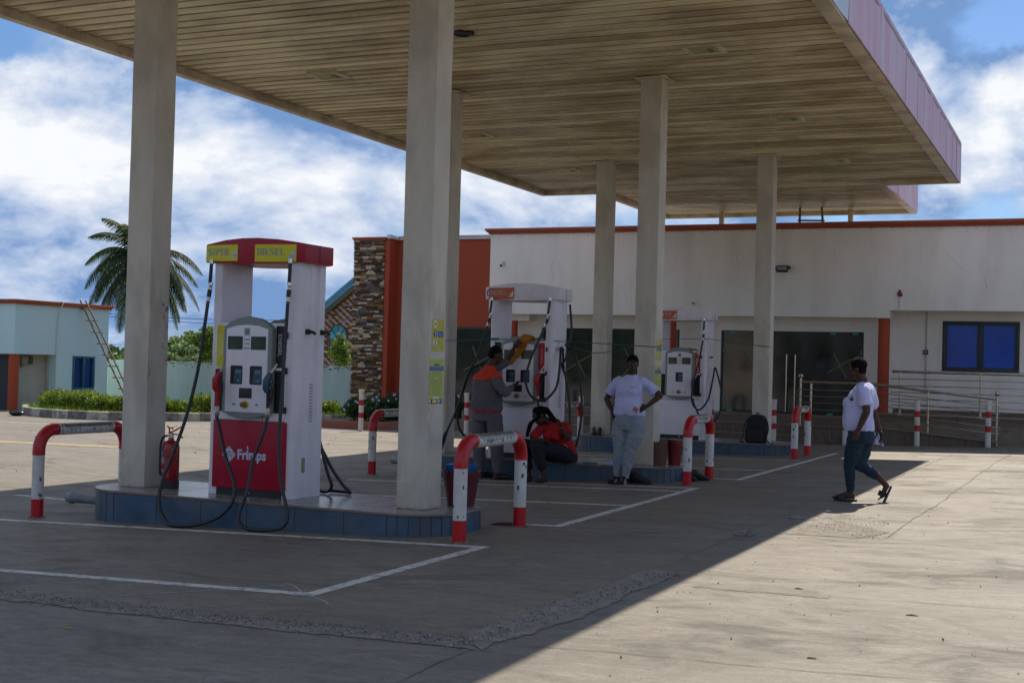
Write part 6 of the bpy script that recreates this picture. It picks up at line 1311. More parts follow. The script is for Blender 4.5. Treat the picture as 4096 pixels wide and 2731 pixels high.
mb = MB(); mb.tube(spline([c+Vector((-.03, 0, .52)), c+Vector((-.09, -.01, .50)), c+Vector((-.11, -.02, .42)), c+Vector((-.105, -.03, .25)), c+Vector((-.10, -.03, .12))], 6), .011, 8); obj('discharge_hose', mb, RUBBER, t, smooth=True)
def wrap(z0, z1, a0, a1, m, nm, r=.0868):
    mb = MB(); n = 8; vs = []
    for i in range(n+1): a = radians(a0+(a1-a0)*i/n); vs += [c+Vector((r*cos(a), r*sin(a), z0)), c+Vector((r*cos(a), r*sin(a), z1))]
    mb.add(vs, [(2*i, 2*i+2, 2*i+3, 2*i+1) for i in range(n)]); return obj(nm, mb, m, t, smooth=True)
wrap(.315, .385, 205, 262, mat('sticker_purple', (.05, .06, .14), .5, var=.3, scale=30), 'label'); wrap(.245, .313, 212, 262, mat('sticker_paper', (.30, .32, .34), .6, var=.5, scale=60), 'label'); wrap(.11, .30, 265, 300, mat('label_red_print', (.34, .04, .04), .5, var=.5, scale=50), 'instruction_label'); wrap(.165, .19, 205, 262, mat('pictogram_strip', (.35, .25, .25), .5, var=.6, scale=90), 'pictogram_strip')
mb = MB()
for k, s in enumerate(('Good God', 'Technology')): text_mb(mb, s, -.034, .034, .352-k*.018, .364-k*.018, 0)
vs = []
for (x, _, z) in mb.v: a = radians(233)+x/.087; vs.append((c.x+.0876*cos(a), c.y+.0876*sin(a), c.z+z))
mb.v = vs; obj('lettering', mb, LETT, t)

# ------------------------------------------------------------------ buckets, pipes, odds and ends
def bucket(t, c, r0, r1, h, m, ridges=True):
    c = Vector(c); mb = MB(); pr = [(r0, 0), (r0+.003, .01)]
    for k in range(1, 9): f = k/9; pr.append((r0+(r1-r0)*f+(.004 if ridges and k in (7, 8) else 0), h*f))
    pr += [(r1, h*.97), (r1+.012, h*.975), (r1+.012, h), (r1-.004, h), (r1-.008, h*.9), (r0, .02)]
    mb.lathe(c, pr, 28); return obj('body', mb, m, t, smooth=True)
MAR = mat('maroon_plastic', (.10, .010, .018), .42, var=.12, scale=4)
t = thing('maroon_bucket', 'maroon plastic bucket holding a blue basin, beside the nearest column', 'bucket', (-5.345, 10.88, .2365)); c = (-5.345, 10.88, .2365)
bucket(t, c, .125, .175, .33, MAR); mb = MB(); mb.tube([Vector(c)+Vector((.185*cos(a), .185*sin(a), .31-.03*sin(a*.5+.8))) for a in [k*.2 for k in range(-8, 9)]], .005, 6); mb.ball(Vector(c)+Vector((-.06, -.178, .315)), .016, 8, 6); obj('handle', mb, MAR, t)
t = thing('blue_basin', 'translucent blue plastic basin pushed into the maroon bucket', 'basin', (-5.345, 10.88, .50)); mb = MB()
BB = mat('blue_basin', (.02, .16, .42), .25, var=.15); P_ = rrect(-.13, .13, -.10, .10, .03, 4); Q_ = rrect(-.09, .09, -.07, .07, .03, 4); n = len(P_)
vs = [(-5.345+a, 10.88+b, .615) for a, b in P_]+[(-5.345+a*1.06, 10.88+b*1.06, .618) for a, b in P_]+[(-5.345+a, 10.88+b, .50) for a, b in Q_]
mb.add(vs, [(i, (i+1) % n, n+(i+1) % n, n+i) for i in range(n)]+[(i, (i+1) % n, 2*n+(i+1) % n, 2*n+i) for i in range(n)]+[tuple(range(2*n, 3*n))]); obj('bowl', mb, BB, t, smooth=True)
t = thing('woven_basket', 'brown woven waste basket beside the column behind the standing woman', 'basket', (-5.40, 17.02, .2365)); c = (-5.40, 17.02, .2365)
WV = mat('basket_brown', (.15, .075, .055), .7, var=.25, scale=60); mb = MB(); mb.lathe(c, [(.105, 0), (.108, .01), (.12, .30), (.127, .303), (.127, .318), (.117, .32), (.10, .02)], 30); obj('body', mb, WV, t, smooth=True)
mb = MB()
for k in range(17): mb.lathe((c[0], c[1], c[2]+.012+k*.017), [(.1085+k*.0007, -.004), (.1115+k*.0007, 0), (.1085+k*.0007, .004)], 26)
for k in range(30): a = k*2*pi/30; mb.tube([(c[0]+.110*cos(a), c[1]+.110*sin(a), c[2]+.01), (c[0]+.122*cos(a), c[1]+.122*sin(a), c[2]+.30)], .003, 4)
obj('weave', mb, WV, t)
t = thing('red_bucket', 'dark red plastic bucket behind the brown woven basket', 'bucket', (-5.235, 17.22, .2365)); bucket(t, (-5.235, 17.22, .2365), .085, .115, .34, mat('dark_red_plastic', (.17, .008, .015), .35)); mb = MB(); mb.lathe((-5.235, 17.22, .2365), [(.105, .335), (.11, .35), (.04, .36)], 20); obj('rag', mb, mat('rag_pink', (.28, .2, .17), .9, var=.3, scale=12, bump=.6, bscale=20), t, smooth=True)
PIPE = mat('blue_grey_pipe', (.12, .20, .26), .45, var=.2, dirt=(.30, .27, .23), dscale=10, damt=.7, dthr=.52)
for (x0, x1, yy, z, lb, flange) in [(-9.77, -9.11, 10.60, .045, 'short blue grey pipe stub with flange at the left end of the nearest island', True), (-9.51, -9.09, 17.0, .08, 'short blue grey pipe stub left of the nearest column, at the middle island', False), (-9.35, -9.09, 23.9, .10, 'short pipe stub at the farthest island behind the sitting woman', False)]:
    t = thing('pipe_stub', lb, 'pipe', (x0, yy, z)); mb = MB(); pr = [(.045, 0), (.052, .004), (.052, .03), (.062, .05), (.062, .075), (.05, .09), (.048, x1-x0)] if flange else [(.045, 0), (.05, .01), (.05, x1-x0)]
    mb.lathe((x0, yy, z), pr, 20, axis='x'); obj('pipe', mb, PIPE, t, smooth=True); mb = MB(); mb.lathe((x0-.001, yy, z), [(.04, -.001), (.04, .003)], 20, axis='x'); obj('mouth', mb, mat('pipe_dark', (.02, .05, .06), .7), t)
def crumple(name, c, sx, sy, h, m, label, cat, seed, n=14):
    mb = MB(); vs = []
    for j in range(n+1):
        for i in range(n+1):
            u, v = i/n*2-1, j/n*2-1; x = c[0]+u*sx*(1+.2*mnoise.noise(Vector((v*2, seed, 0)))); y_ = c[1]+v*sy*(1+.2*mnoise.noise(Vector((u*2, seed, 4))))
            e = max(0, 1-max(abs(u), abs(v))**3); vs.append((x, y_, c[2]+.003+h*e*(.5+.7*abs(mnoise.noise(Vector((u*2.6, v*2.6, seed)))))+h*.25*abs(mnoise.noise(Vector((u*7, v*7, seed))))))
    mb.add(vs, [(j*(n+1)+i, j*(n+1)+i+1, (j+1)*(n+1)+i+1, (j+1)*(n+1)+i) for j in range(n) for i in range(n)]); o = obj(name, mb, m, None, smooth=True, label=label, cat=cat); origin_to(o, c); return o
crumple('dropped_rag', (-5.00, 11.22, zg(-5.0)), .17, .06, .03, mat('rag_maroon', (.09, .02, .02), .8, var=.3, bump=.5, bscale=20), 'flat maroon rag on the floor beside the nearest island end', 'cloth', 2)
crumple('blue_pouch', (-6.83, 16.62, .2365), .07, .05, .05, mat('pouch_blue', (.02, .09, .20), .5), 'small blue pouch on the island right of the sitting woman', 'pouch', 3)
crumple('dark_wallet', (-6.62, 16.62, .2365), .11, .05, .03, mat('wallet_dark', (.02, .02, .025), .5), 'dark wallet lying next to papers on the middle island', 'wallet', 4)
for (x, yy, a, lb) in ((-6.42, 16.66, .2, 'sheet of paper nearest the dark wallet'), (-6.25, 16.62, -.3, 'sheet of paper under the green book')):
    mb = MB(); mb.box(x-.13, x+.13, yy-.07, yy+.07, .2372, .2385, rot=(.0, 0, a)); o = obj('paper_sheet', mb, mat('paper_white', (.6, .58, .66), .8), None, label=lb+' on the middle island', cat='paper'); origin_to(o, (x, yy, .2372))
mb = MB(); mb.box(-6.30, -6.12, 16.53, 16.60, .2395, .256, rot=(0, 0, .1)); o = obj('green_book', mb, mat('book_green', (.01, .15, .13), .5), None, bev=.003, label='thin green notebook at the edge of the middle island', cat='book'); origin_to(o, (-6.21, 16.56, .2395))
crumple('plastic_bag', (-5.98, 16.64, .2365), .08, .06, .11, mat('clear_plastic', (.45, .52, .66), .12, alpha=.75, bump=.6, bscale=25), 'crumpled clear plastic bag standing on the middle island', 'plastic bag', 8)
crumple('yellow_leaf', (-5.15, 5.62, zg(-5.15)), .028, .012, .006, mat('leaf_yellow', (.35, .22, .03), .7), 'small yellow fallen leaf on the shaded concrete in front', 'leaf', 6, 5)
rnd = random.Random(77)
for i, (x, yy, lb) in enumerate([(-9.3, 12.9, 'dark bottle cap behind the red dispenser'), (-6.9, 12.6, 'black twig of debris on concrete behind the dispenser'), (-1.75, 8.6, 'thin dark chip on the sunlit concrete'), (-.9, 5.9, 'brown seed pod on the sunlit concrete near the frame bottom'), (-1.25, 6.5, 'small dark leaf on the sunlit slab'), (-.95, 7.9, 'black pebble sized scrap on the sunlit slab')]):
    crumple('litter_scrap', (x, yy, zg(x)), rnd.uniform(.02, .05), .012, .008, mat('scrap_dark', (.05, .04, .03), .8), lb, 'litter', 10+i, 4)
# yellow cloth over the middle dispenser console
t = thing('yellow_cloth', 'mustard yellow cloth draped over the top of the middle dispenser', 'cloth', (P2[0]+.07, P2[1]-.33, 1.9))
CY = mat('mustard_cloth', (.42, .16, .006), .85, var=.25, scale=10, bump=.5, bscale=40); mb = MB(); px_, py_ = P2[0], P2[1]
strand = [[(.16+.02*k, -.24, 1.88), (.12+.022*k, -.31, 1.945-.003*k), (.08+.02*k, -.365, 1.88), (.045+.018*k, -.362, 1.78), (.0+.014*k, -.358-.003*k, 1.70), (-.06+.010*k, -.358, 1.62+.006*k), (-.115+.006*k, -.36, 1.555)] for k in range(-2, 4)]
for k, s in enumerate(strand): mb.tube(spline([(px_+a, py_+b, z-.0) for a, b, z in s], 5), [.02+.012*sin(min(1, i/14)*3) for i in range(31)], 8, sq=.8)
obj('drape', mb, CY, t, smooth=True)
t = thing('squeegee', 'black lamp or tool resting on the middle dispenser console', 'tool', (-7.5, 16.8, 1.89)) if False else None
# green string round the columns and dispensers
GS = mat('green_string', (.01, .12, .08), .7)
t = thing('string_line', 'green string strung between columns and dispensers at head height', 'string', (-5.9, 13, 1.8))
for pts in ([(-5.73, 10.63, 1.79), (-7.0, 13.5, 1.80), (-7.87, 16.74, 1.885), (-7.60, 16.72, 1.895), (-7.55, 16.78, 1.9)], [(-6.885, 16.80, 1.885), (-6.2, 16.84, 1.865), (-5.735, 16.865, 1.845), (-5.43, 16.865, 1.835), (-5.42, 17.17, 1.86)], [(-6.885, 17.0, 1.87), (-7.9, 20.2, 1.84), (-8.87, 23.6, 1.80), (-8.56, 23.60, 1.815), (-7.6, 23.59, 2.03)],
            [(-7.6, 23.58, 2.08), (-6.60, 23.59, 2.11), (-5.735, 23.6, 2.01), (-5.42, 23.6, 1.98)]):
    mb = MB(); mb.tube(pts, .006, 5); obj('string', mb, GS, t)
mb = MB(); mb.tube([(-7.86, 16.72, 1.895), (-7.68, 16.70, 1.90)], .013, 6); obj('knot', mb, GS, t)

# backpack
t = thing('backpack', 'black backpack standing against the far right column', 'backpack', (-5.60, 23.42, .2365)); c = Vector((-5.60, 23.44, .2365)); BK = mat('backpack_black', (.010, .010, .013), .75, var=.25, bump=.6, bscale=14, scale=10)
mb = MB(); mb.loft([((c.x, c.y, c.z+.005), .17, .09, 0), ((c.x, c.y, c.z+.03), .19, .11, 0), ((c.x+.005, c.y+.01, c.z+.2), .20, .115, 0), ((c.x+.01, c.y+.03, c.z+.38), .185, .10, 0), ((c.x+.01, c.y+.045, c.z+.47), .15, .085, 0), ((c.x+.01, c.y+.05, c.z+.51), .09, .05, 0)], 28, p=3.2); obj('body', mb, BK, t, smooth=True)
mb = MB(); mb.loft([((c.x, c.y-.09, c.z+.03), .14, .05, 0), ((c.x, c.y-.10, c.z+.16), .145, .055, 0), ((c.x, c.y-.08, c.z+.24), .12, .04, 0)], 20, p=3.5); mb.loft([((c.x+.005, c.y-.07, c.z+.27), .13, .04, 0), ((c.x+.005, c.y-.075, c.z+.35), .13, .045, 0), ((c.x+.005, c.y-.04, c.z+.42), .11, .03, 0)], 20, p=3.5); obj('pocket', mb, BK, t, smooth=True)
mb = MB(); mb.tube(spline([c+Vector((-.05, .06, .50)), c+Vector((-.14, -.02, .44)), c+Vector((-.21, -.06, .30)), c+Vector((-.22, -.08, .12)), c+Vector((-.26, -.10, .03)), c+Vector((-.2, -.1, .01))], 6), .018, 6, sq=.35); mb.tube(spline([c+Vector((.06, .06, .50)), c+Vector((.19, -.02, .42)), c+Vector((.23, -.05, .25)), c+Vector((.2, -.08, .1)), c+Vector((.27, -.12, .02)), c+Vector((.36, -.14, .0))], 6), .018, 6, sq=.35); mb.tube(spline([c+Vector((-.03, .06, .50)), c+Vector((.01, .04, .55)), c+Vector((.05, .06, .50))], 4), .01, 6); obj('strap', mb, BK, t, smooth=True)

# shoes
SHB = mat('shoe_black_leather', (.014, .014, .015), .55, var=.3, bump=.4, bscale=20); SOL = mat('shoe_sole', (.02, .02, .02), .8)
def shoe(c, ang, label, L=.29, boot=True, group=None):
    t = thing('work_shoe', label, 'shoe', c, group); c = Vector(c); d = Vector((cos(ang), sin(ang), 0)); n = Vector((-sin(ang), cos(ang), 0))
    def S(f, w, z0, h): return (c+d*f*L+Vector((0, 0, z0+h/2)), w, h/2)
    mb = MB(); secs = [(-.5, .030, .03, .10), (-.44, .036, .02, .135), (-.30, .038, .02, .14), (-.12, .038, .02, .125), (.05, .042, .02, .085), (.25, .048, .02, .06), (.40, .045, .02, .05), (.49, .026, .02, .035)]
    vs = []; sg = 14
    for f, w, z0, h in secs:
        p, w_, hh = S(f, w, z0, h)
        for k in range(sg): a = 2*pi*k/sg; vs.append(p+n*(w_*cos(a))+Vector((0, 0, hh*sin(a))))
    mb.add(vs, [(i*sg+k, i*sg+(k+1) % sg, (i+1)*sg+(k+1) % sg, (i+1)*sg+k) for i in range(len(secs)-1) for k in range(sg)]+[tuple(range(sg)), tuple(range((len(secs)-1)*sg, len(secs)*sg))]); obj('upper', mb, SHB, t, smooth=True)
    out = []
    for k in range(20): a = 2*pi*k/20; ca = cos(a); out.append(c+d*(ca*L*.52)+n*(sin(a)*(.048 if ca > 0 else .038))+Vector((0, 0, 0)))
    mb = MB(); mb.prism([(p.x, p.y) for p in out], c.z+.001, c.z+.028); obj('sole', mb, SOL, t, bev=.004)
    mb = MB()
    for k in range(4): p = c+d*(.02-k*.045)*1+Vector((0, 0, .095+k*.014)); mb.tube([p-n*.03, p+Vector((0, 0, .008)), p+n*.03], .004, 5)
    obj('laces', mb, BLACK, t)
G_ = 'empty black work shoes'
z_ = zg(-5.35)
shoe((-5.47, 16.36, z_), -.25, 'black work shoe right of the standing woman, heel behind her foot', .30, group=G_); shoe((-5.38, 16.25, z_), -.15, 'black work shoe in front, toe pointing right towards the guard rail', .30, group=G_)
shoe((-4.98, 17.0, zg(-5)), -.2, 'black work shoe just behind the right hand guard rail leg', .28, group=G_); shoe((-4.86, 17.12, zg(-4.9)), .1, 'black work shoe between the two legs of that guard rail', .28, group=G_)
shoe((-8.72, 23.42, .2365), -1.2, 'small dark shoe on the farthest island, left of the bollard', .27, group=G_); shoe((-8.60, 23.40, .2365), -1.3, 'small dark shoe on the farthest island, touching the column', .27, group=G_)

# ------------------------------------------------------------------ people
SKIN = mat('dark_skin', (.065, .032, .021), .55, var=.15, scale=8, bump=.1, bscale=60, spec=.3); HAIR = mat('black_hair', (.006, .005, .005), .85, var=.3, scale=40, bump=.8, bscale=90, spec=.12)
EYEW = mat('eye_white', (.35, .31, .28), .3); LIP = mat('lip_dark', (.09, .03, .028), .5)
def V(*a): return Vector(a)
def solid(name, mb, m, parent, voxel=.007, smooth_it=5, **k):
    """one continuous surface from overlapping volumes"""
    o = obj(name, mb, m, parent, **k); md = o.modifiers.new('r', 'REMESH'); md.mode = 'VOXEL'; md.voxel_size = voxel; md.use_smooth_shade = True
    sm = o.modifiers.new('s', 'SMOOTH'); sm.factor = .5; sm.iterations = smooth_it
    me = evaluated_mesh(o); old = o.data; o.modifiers.clear(); o.data = me; bpy.data.meshes.remove(old)
    me.materials.clear(); me.materials.append(m); me.polygons.foreach_set('use_smooth', [True]*len(me.polygons)); return o
def limb(mb, pts, rs, seg=14, sq=None, cuff=False):
    mb.tube(pts, rs, seg, sq=sq)
    for p, r in ((pts[0], rs[0]),) if cuff else ((pts[0], rs[0]), (pts[-1], rs[-1])): mb.ball(p, r*.98, 12, 8)
    for p, r in zip(pts[1:-1], rs[1:-1]): mb.ball(p, r*.97, 12, 8)
def hand(mb, w, d, n, spread=.35, curl=.5, s=1.0, thumb=1):
    """w wrist, d finger direction, n palm normal"""
    d, n = Vector(d).normalized(), Vector(n); n = (n-d*n.dot(d)).normalized(); u = d.cross(n)*thumb; w = Vector(w)
    mb.tube([w, w+d*.03*s, w+d*.06*s, w+d*.085*s], [.024*s, .032*s, .038*s, .034*s], 12, sq=.45, upv=n)
    mb.ball(w+d*.055*s, (.03*s, .03*s, .022*s), 10, 6)
    for k, (o, L) in enumerate(((-.028, .062), (-.009, .072), (.010, .068), (.027, .052))):
        b = w+d*.075*s+u*o*s; dd = (d+u*o*spread*12).normalized(); c = curl*(1+.12*k)
        p1 = b+dd*L*.42*s; d2 = (dd+n*c*.7).normalized(); p2 = p1+d2*L*.33*s; d3 = (dd+n*c*1.5).normalized(); p3 = p2+d3*L*.28*s
        mb.tube([b, p1, p2, p3], [.0098*s, .009*s, .0082*s, .0068*s], 8); mb.ball(p3, .0066*s, 8, 6); mb.ball(p1, .0088*s, 8, 6); mb.ball(p2, .008*s, 8, 6)
    b = w+d*.022*s-u*.022*s; dd = (d*.7-u*.75+n*.25).normalized(); p1 = b+dd*.035*s; p2 = p1+(dd+d*.6).normalized()*.03*s; mb.tube([b, p1, p2], [.014*s, .011*s, .008*s], 8); mb.ball(p2, .008*s, 8, 6)
def basis(face, upv):
    f = Vector(face).normalized(); u = Vector(upv); u = (u-f*u.dot(f)).normalized(); r = f.cross(u); return f, u, r
def head(mb, c, face, upv=(0, 0, 1), s=1.0):
    """c centre of the skull; face forward direction"""
    f, u, r = basis(face, upv); R = Matrix((r, f, u)).transposed()
    P = lambda a, b, z: Vector(c)+r*a*s+f*b*s+u*z*s
    mb.ball(P(0, -.012, .02), (.076*s, .094*s, .098*s), 22, 16, R=R); mb.ball(P(0, .022, -.045), (.060*s, .066*s, .072*s), 18, 12, R=R); mb.ball(P(0, .052, -.088), (.030*s, .030*s, .026*s), 12, 8, R=R)   # skull, jaw, chin
    mb.tube([P(0, .082, .022), P(0, .096, -.005), P(0, .102, -.024), P(0, .086, -.034)], [.010*s, .013*s, .018*s, .014*s], 10); mb.ball(P(.014, .088, -.026), .011*s, 8, 6); mb.ball(P(-.014, .088, -.026), .011*s, 8, 6)
    mb.ball(P(0, .076, .036), (.052*s, .018*s, .012*s), 12, 6, R=R); mb.ball(P(.036, .062, -.010), (.020*s, .018*s, .018*s), 10, 6, R=R); mb.ball(P(-.036, .062, -.010), (.020*s, .018*s, .018*s), 10, 6, R=R)
    for sx in (-1, 1): mb.ball(P(sx*.078, -.008, -.008), (.010*s, .020*s, .030*s), 10, 8, R=R)
    mb.ball(P(0, .080, -.054), (.026*s, .016*s, .009*s), 12, 6, R=R); mb.ball(P(0, .078, -.066), (.022*s, .016*s, .009*s), 12, 6, R=R)
    return P, R
def face_bits(t, P, R, s=1.0, eyes=True):
    if eyes:
        for sx in (-1, 1):
            mb = MB(); mb.ball(P(sx*.030, .0735, .012), (.0135*s, .008*s, .0065*s), 12, 8, R=R); e = obj('eye', mb, EYEW, t, smooth=True); mb = MB(); mb.ball(P(sx*.030, .080, .012), (.006*s, .003*s, .006*s), 10, 6, R=R); obj('pupil', mb, HAIR, e, smooth=True)
            mb = MB(); mb.tube([P(sx*.014, .090, .033), P(sx*.032, .088, .039), P(sx*.050, .074, .034)], .0035*s, 6); obj('eyebrow', mb, HAIR, t)
    mb = MB(); mb.ball(P(0, .089, -.0545), (.022*s, .009*s, .006*s), 12, 6, R=R); mb.ball(P(0, .087, -.066), (.020*s, .010*s, .007*s), 12, 6, R=R); obj('lips', mb, LIP, t, smooth=True)
def hair_cap(t, P, R, s=1.0, back=0, mode='braid', nz=.0):
    mb = MB(); rnd = random.Random(3)
    mb.ball(P(0, -.022, .034), (.084*s, .094*s, .096*s), 24, 16, R=R); mb.ball(P(0, -.05, -.01), (.074*s, .062*s, .080*s), 20, 12, R=R)
    if mode == 'braid':
        for k in range(13):
            sx = -.92+1.84*k/12; q = sqrt(1-sx*sx); mb.tube([P(.083*sx, -.022+.097*q*cos(th), .034+.099*q*sin(th)) for th in [radians(12+j*17) for j in range(11)]], .0075*s, 6)
    if mode == 'short':
        for k in range(240):
            v = V(rnd.gauss(0, 1), rnd.gauss(0, 1)-.35, abs(rnd.gauss(0, 1))*.9-.15).normalized(); mb.ball(P(v.x*.086, -.022+v.y*.096, .034+v.z*.098), .0085*s, 5, 4)
    o = solid('hair', mb, HAIR, t, .006, 1); return o
def cloth_mat(name, col, rough=.85, var=.08, bs=9, bump=.9, **k): return mat(name, col, rough, var=var, scale=5, bump=bump, bscale=bs, **k)
def wrinkle(o, amp=.004, sc=9, seed=0, st=(1, 1, 1)):
    me = o.data; n = len(me.vertices); co = [0.0]*(3*n); no = [0.0]*(3*n); me.vertices.foreach_get('co', co); me.vertex_normals.foreach_get('vector', no)
    for i in range(0, 3*n, 3):
        x, y_, z = co[i]*sc*st[0]+seed, co[i+1]*sc*st[1], co[i+2]*sc*st[2]; f = 1-abs(mnoise.noise((x*1.1+z*.8, y_*.9, z*.75-x*.6)))*2.6; a = amp*(.75*f*abs(f)+.5*mnoise.noise((x*2.3, y_*2.3, z*2.1))+.5*mnoise.noise((x*.5, y_*.5, z*.5)))
        co[i] += no[i]*a; co[i+1] += no[i+1]*a; co[i+2] += no[i+2]*a
    me.vertices.foreach_set('co', co); me.update()
    return o
TEE = cloth_mat('white_tee_cotton', (.50, .52, .78)); JOG = cloth_mat('grey_blue_jersey', (.22, .28, .36), var=.22, dirt=(.27, .27, .26), dscale=5, damt=.6, dthr=.48); JEAN = cloth_mat('dark_teal_denim', (.006, .024, .048), var=.3)
GREYJ = cloth_mat('grey_workwear', (.105, .095, .105)); OREDJ = cloth_mat('orange_red_yoke', (.60, .035, .008)); REDT = cloth_mat('red_tee_cotton', (.42, .008, .012)); BLKP = cloth_mat('black_trousers', (.010, .010, .016)); SOCK = mat('black_sock', (.008, .008, .01), .9)
SLID = mat('slide_strap_pink', (.30, .17, .17), .6, var=.4, scale=25); SLIK = mat('slide_black', (.014, .014, .018), .6)
def foot(mb, ankle, toe, s=1.0, barez=0):
    a, d = Vector(ankle), (Vector(toe)-Vector(ankle)); d.z = 0; d = d.normalized(); n = V(-d.y, d.x, 0)
    return a, d, n
def foot_flat(mb, a, d, zf, L=.24, toes=True, R=None):
    """bare foot from heel to toes lying on zf"""
    d = Vector(d).normalized(); n = V(-d.y, d.x, 0); a = Vector(a)
    base = V(a.x, a.y, zf)-d*.05
    secs = [(0, .026, .030), (.05, .032, .042), (.10, .033, .040), (.16, .040, .026), (.20, .042, .017), (.225, .034, .011)]
    pts = [base+d*f*(L/.24)+V(0, 0, h) for f, w, h in secs]
    vs = []; sg = 14
    for (f, w, h), p in zip(secs, pts):
        for k in range(sg): q = 2*pi*k/sg; vs.append(p+n*w*cos(q)+V(0, 0, h*sin(q)))
    mb.add(vs, [(i*sg+k, i*sg+(k+1) % sg, (i+1)*sg+(k+1) % sg, (i+1)*sg+k) for i in range(5) for k in range(sg)]+[tuple(range(sg)), tuple(range(5*sg, 6*sg))])
    for k in range(5):
        o = (-.034+.017*k)*(1 if toes != 'L' else -1); p = base+d*(.215-.006*abs(k))*(L/.24)+n*o+V(0, 0, .011); mb.tube([p, p+d*.026], [.010, .008], 8); mb.ball(p+d*.028, .0085, 8, 6)
    return base
def slide(t, a, d, zf, strapm, nm='slide', L=.25):
    d = Vector(d).normalized(); n = V(-d.y, d.x, 0); b = V(a[0], a[1], zf)-d*.05; mb = MB(); out = []
    for k in range(24):
        q = 2*pi*k/24; cx = cos(q); w = .050 if cx > 0 else .038; p = b+d*(.105+cx*L*.53)+n*sin(q)*w; out.append((p.x, p.y))
    mb.prism(out, zf-.021, zf+.001); so = obj(nm, mb, SLIK, t, bev=.006)
    mb = MB(); vs = []
    for i in range(11):
        q = pi*i/10
        for f in (.10, .175): vs.append(b+d*f+n*cos(q)*.052+V(0, 0, -.01+sin(q)*(.085-(f-.10)*.35)))
        for f in (.175, .10): vs.append(b+d*f+n*cos(q)*.046+V(0, 0, -.01+sin(q)*(.079-(f-.10)*.35)))
    mb.add(vs, [(i*4+k, i*4+(k+1) % 4, i*4+4+(k+1) % 4, i*4+4+k) for i in range(10) for k in range(4)]+[(3, 2, 1, 0), (40, 41, 42, 43)]); obj('strap', mb, strapm, so, smooth=True)
def logo_patch(t, c, u_, n_, w, m):
    """small printed emblem (nested tilted squares) lying on cloth: c centre, u_ right, n_ outward"""
    u_, n_ = Vector(u_).normalized(), Vector(n_).normalized(); v_ = n_.cross(u_); mb = MB()
    for k, (a, r, o) in enumerate(((0, 1, 0), (25, .8, .001))):
        p = [Vector(c)+n_*o+(u_*cos(radians(a+90*q))+v_*sin(radians(a+90*q)))*w*r for q in range(4)]; i = [Vector(c)+n_*o+(u_*cos(radians(a+90*q))+v_*sin(radians(a+90*q)))*w*r*.45 for q in range(4)]
        mb.add(p+i, [(q, (q+1) % 4, 4+(q+1) % 4, 4+q) for q in range(4)])
    obj('print', mb, m, t)
PRT = mat('shirt_print_orange', (.50, .09, .03), .7)

# --- woman standing with hands on hips ---------------------------------------
zf = zg(-5.6)
t = thing('person', 'woman in white t-shirt and grey joggers standing with hands on hips', 'person', (-5.62, 16.13, zf))
yb = 16.17
mb = MB(); hc = V(-5.50, yb-.02, 1.592); P, R = head(mb, hc, (.34, -.93, -.02), (0.03, 0, 1), .93)
limb(mb, [V(-5.52, yb, 1.37), V(-5.515, yb, 1.45), V(-5.505, yb-.01, 1.53)], [.062, .052, .052])
mb.loft([((-5.54, yb, .86), .15, .10, 0), ((-5.53, yb, 1.1), .13, .09, 0), ((-5.53, yb, 1.3), .15, .085, 0), ((-5.53, yb, 1.39), .13, .07, 0), ((-5.52, yb, 1.44), .06, .055, 0)], 20)
sL, eL, wL = V(-5.715, yb+.01, 1.365), V(-5.868, yb+.04, 1.125), V(-5.765, yb-.03, .975)
sR, eR, wR = V(-5.345, yb+.01, 1.375), V(-5.135, yb+.05, 1.195), V(-5.275, yb-.055, 1.06)
limb(mb, [sL, (sL+eL)/2, eL], [.045, .043, .037]); limb(mb, [eL, eL.lerp(wL, .35), wL], [.037, .037, .024]); limb(mb, [sR, (sR+eR)/2, eR], [.045, .044, .038]); limb(mb, [eR, eR.lerp(wR, .35), wR], [.038, .038, .025])
hand(mb, wL, (.45, -.12, -.9), (.5, .8, 0), .25, .35, thumb=-1); hand(mb, wR, (-.72, -.25, -.42), (.1, .9, -.1), .45, .25)
body = solid('body', mb, SKIN, t, .006, 3); face_bits(t, P, R, .93); hair_cap(t, P, R, .93)
mb = MB(); mb.tube([P(-.01, -.11, .03), P(-.05, -.12, -.06), P(-.06, -.11, -.14)], [.03, .022, .014], 8); obj('ponytail', mb, HAIR, t, smooth=True)
mb = MB(); mb.loft([((-5.535, yb, .925), .205, .135, 0), ((-5.535, yb-.01, .99), .200, .14, 0), ((-5.54, yb-.015, 1.08), .185, .14, 0), ((-5.54, yb-.015, 1.16), .172, .125, 0), ((-5.53, yb-.025, 1.24), .178, .135, 0), ((-5.53, yb-.015, 1.32), .186, .115, 0), ((-5.53, yb, 1.385), .17, .09, 0), ((-5.525, yb, 1.425), .11, .07, 0), ((-5.52, yb, 1.452), .066, .058, 0)], 28, p=2.3)
mb.ball(V(-5.605, yb-.09, 1.235), (.075, .06, .065)); mb.ball(V(-5.455, yb-.09, 1.235), (.075, .06, .065))
limb(mb, [V(-5.69, yb, 1.365), V(-5.76, yb+.015, 1.30), V(-5.825, yb+.03, 1.205)], [.066, .066, .068], cuff=True); limb(mb, [V(-5.37, yb, 1.37), V(-5.28, yb+.02, 1.31), V(-5.185, yb+.035, 1.235)], [.067, .068, .069], cuff=True)
ts = wrinkle(solid('t_shirt', mb, TEE, t, .008, 3), .010, 8, 1, (1, 1, .6))
logo_patch(t, V(-5.455, yb-.158, 1.295), (1, 0, 0), (0, -1, .1), .012, PRT); mb = MB(); text_mb(mb, 'Frimps', -5.44, -5.39, 1.287, 1.303, yb-.152); obj('print', mb, PRT, t)
logo_patch(t, V(-5.40, yb-.150, 1.01), (1, 0, .1), (.25, -1, 0), .042, PRT)
mb = MB(); zh = .93
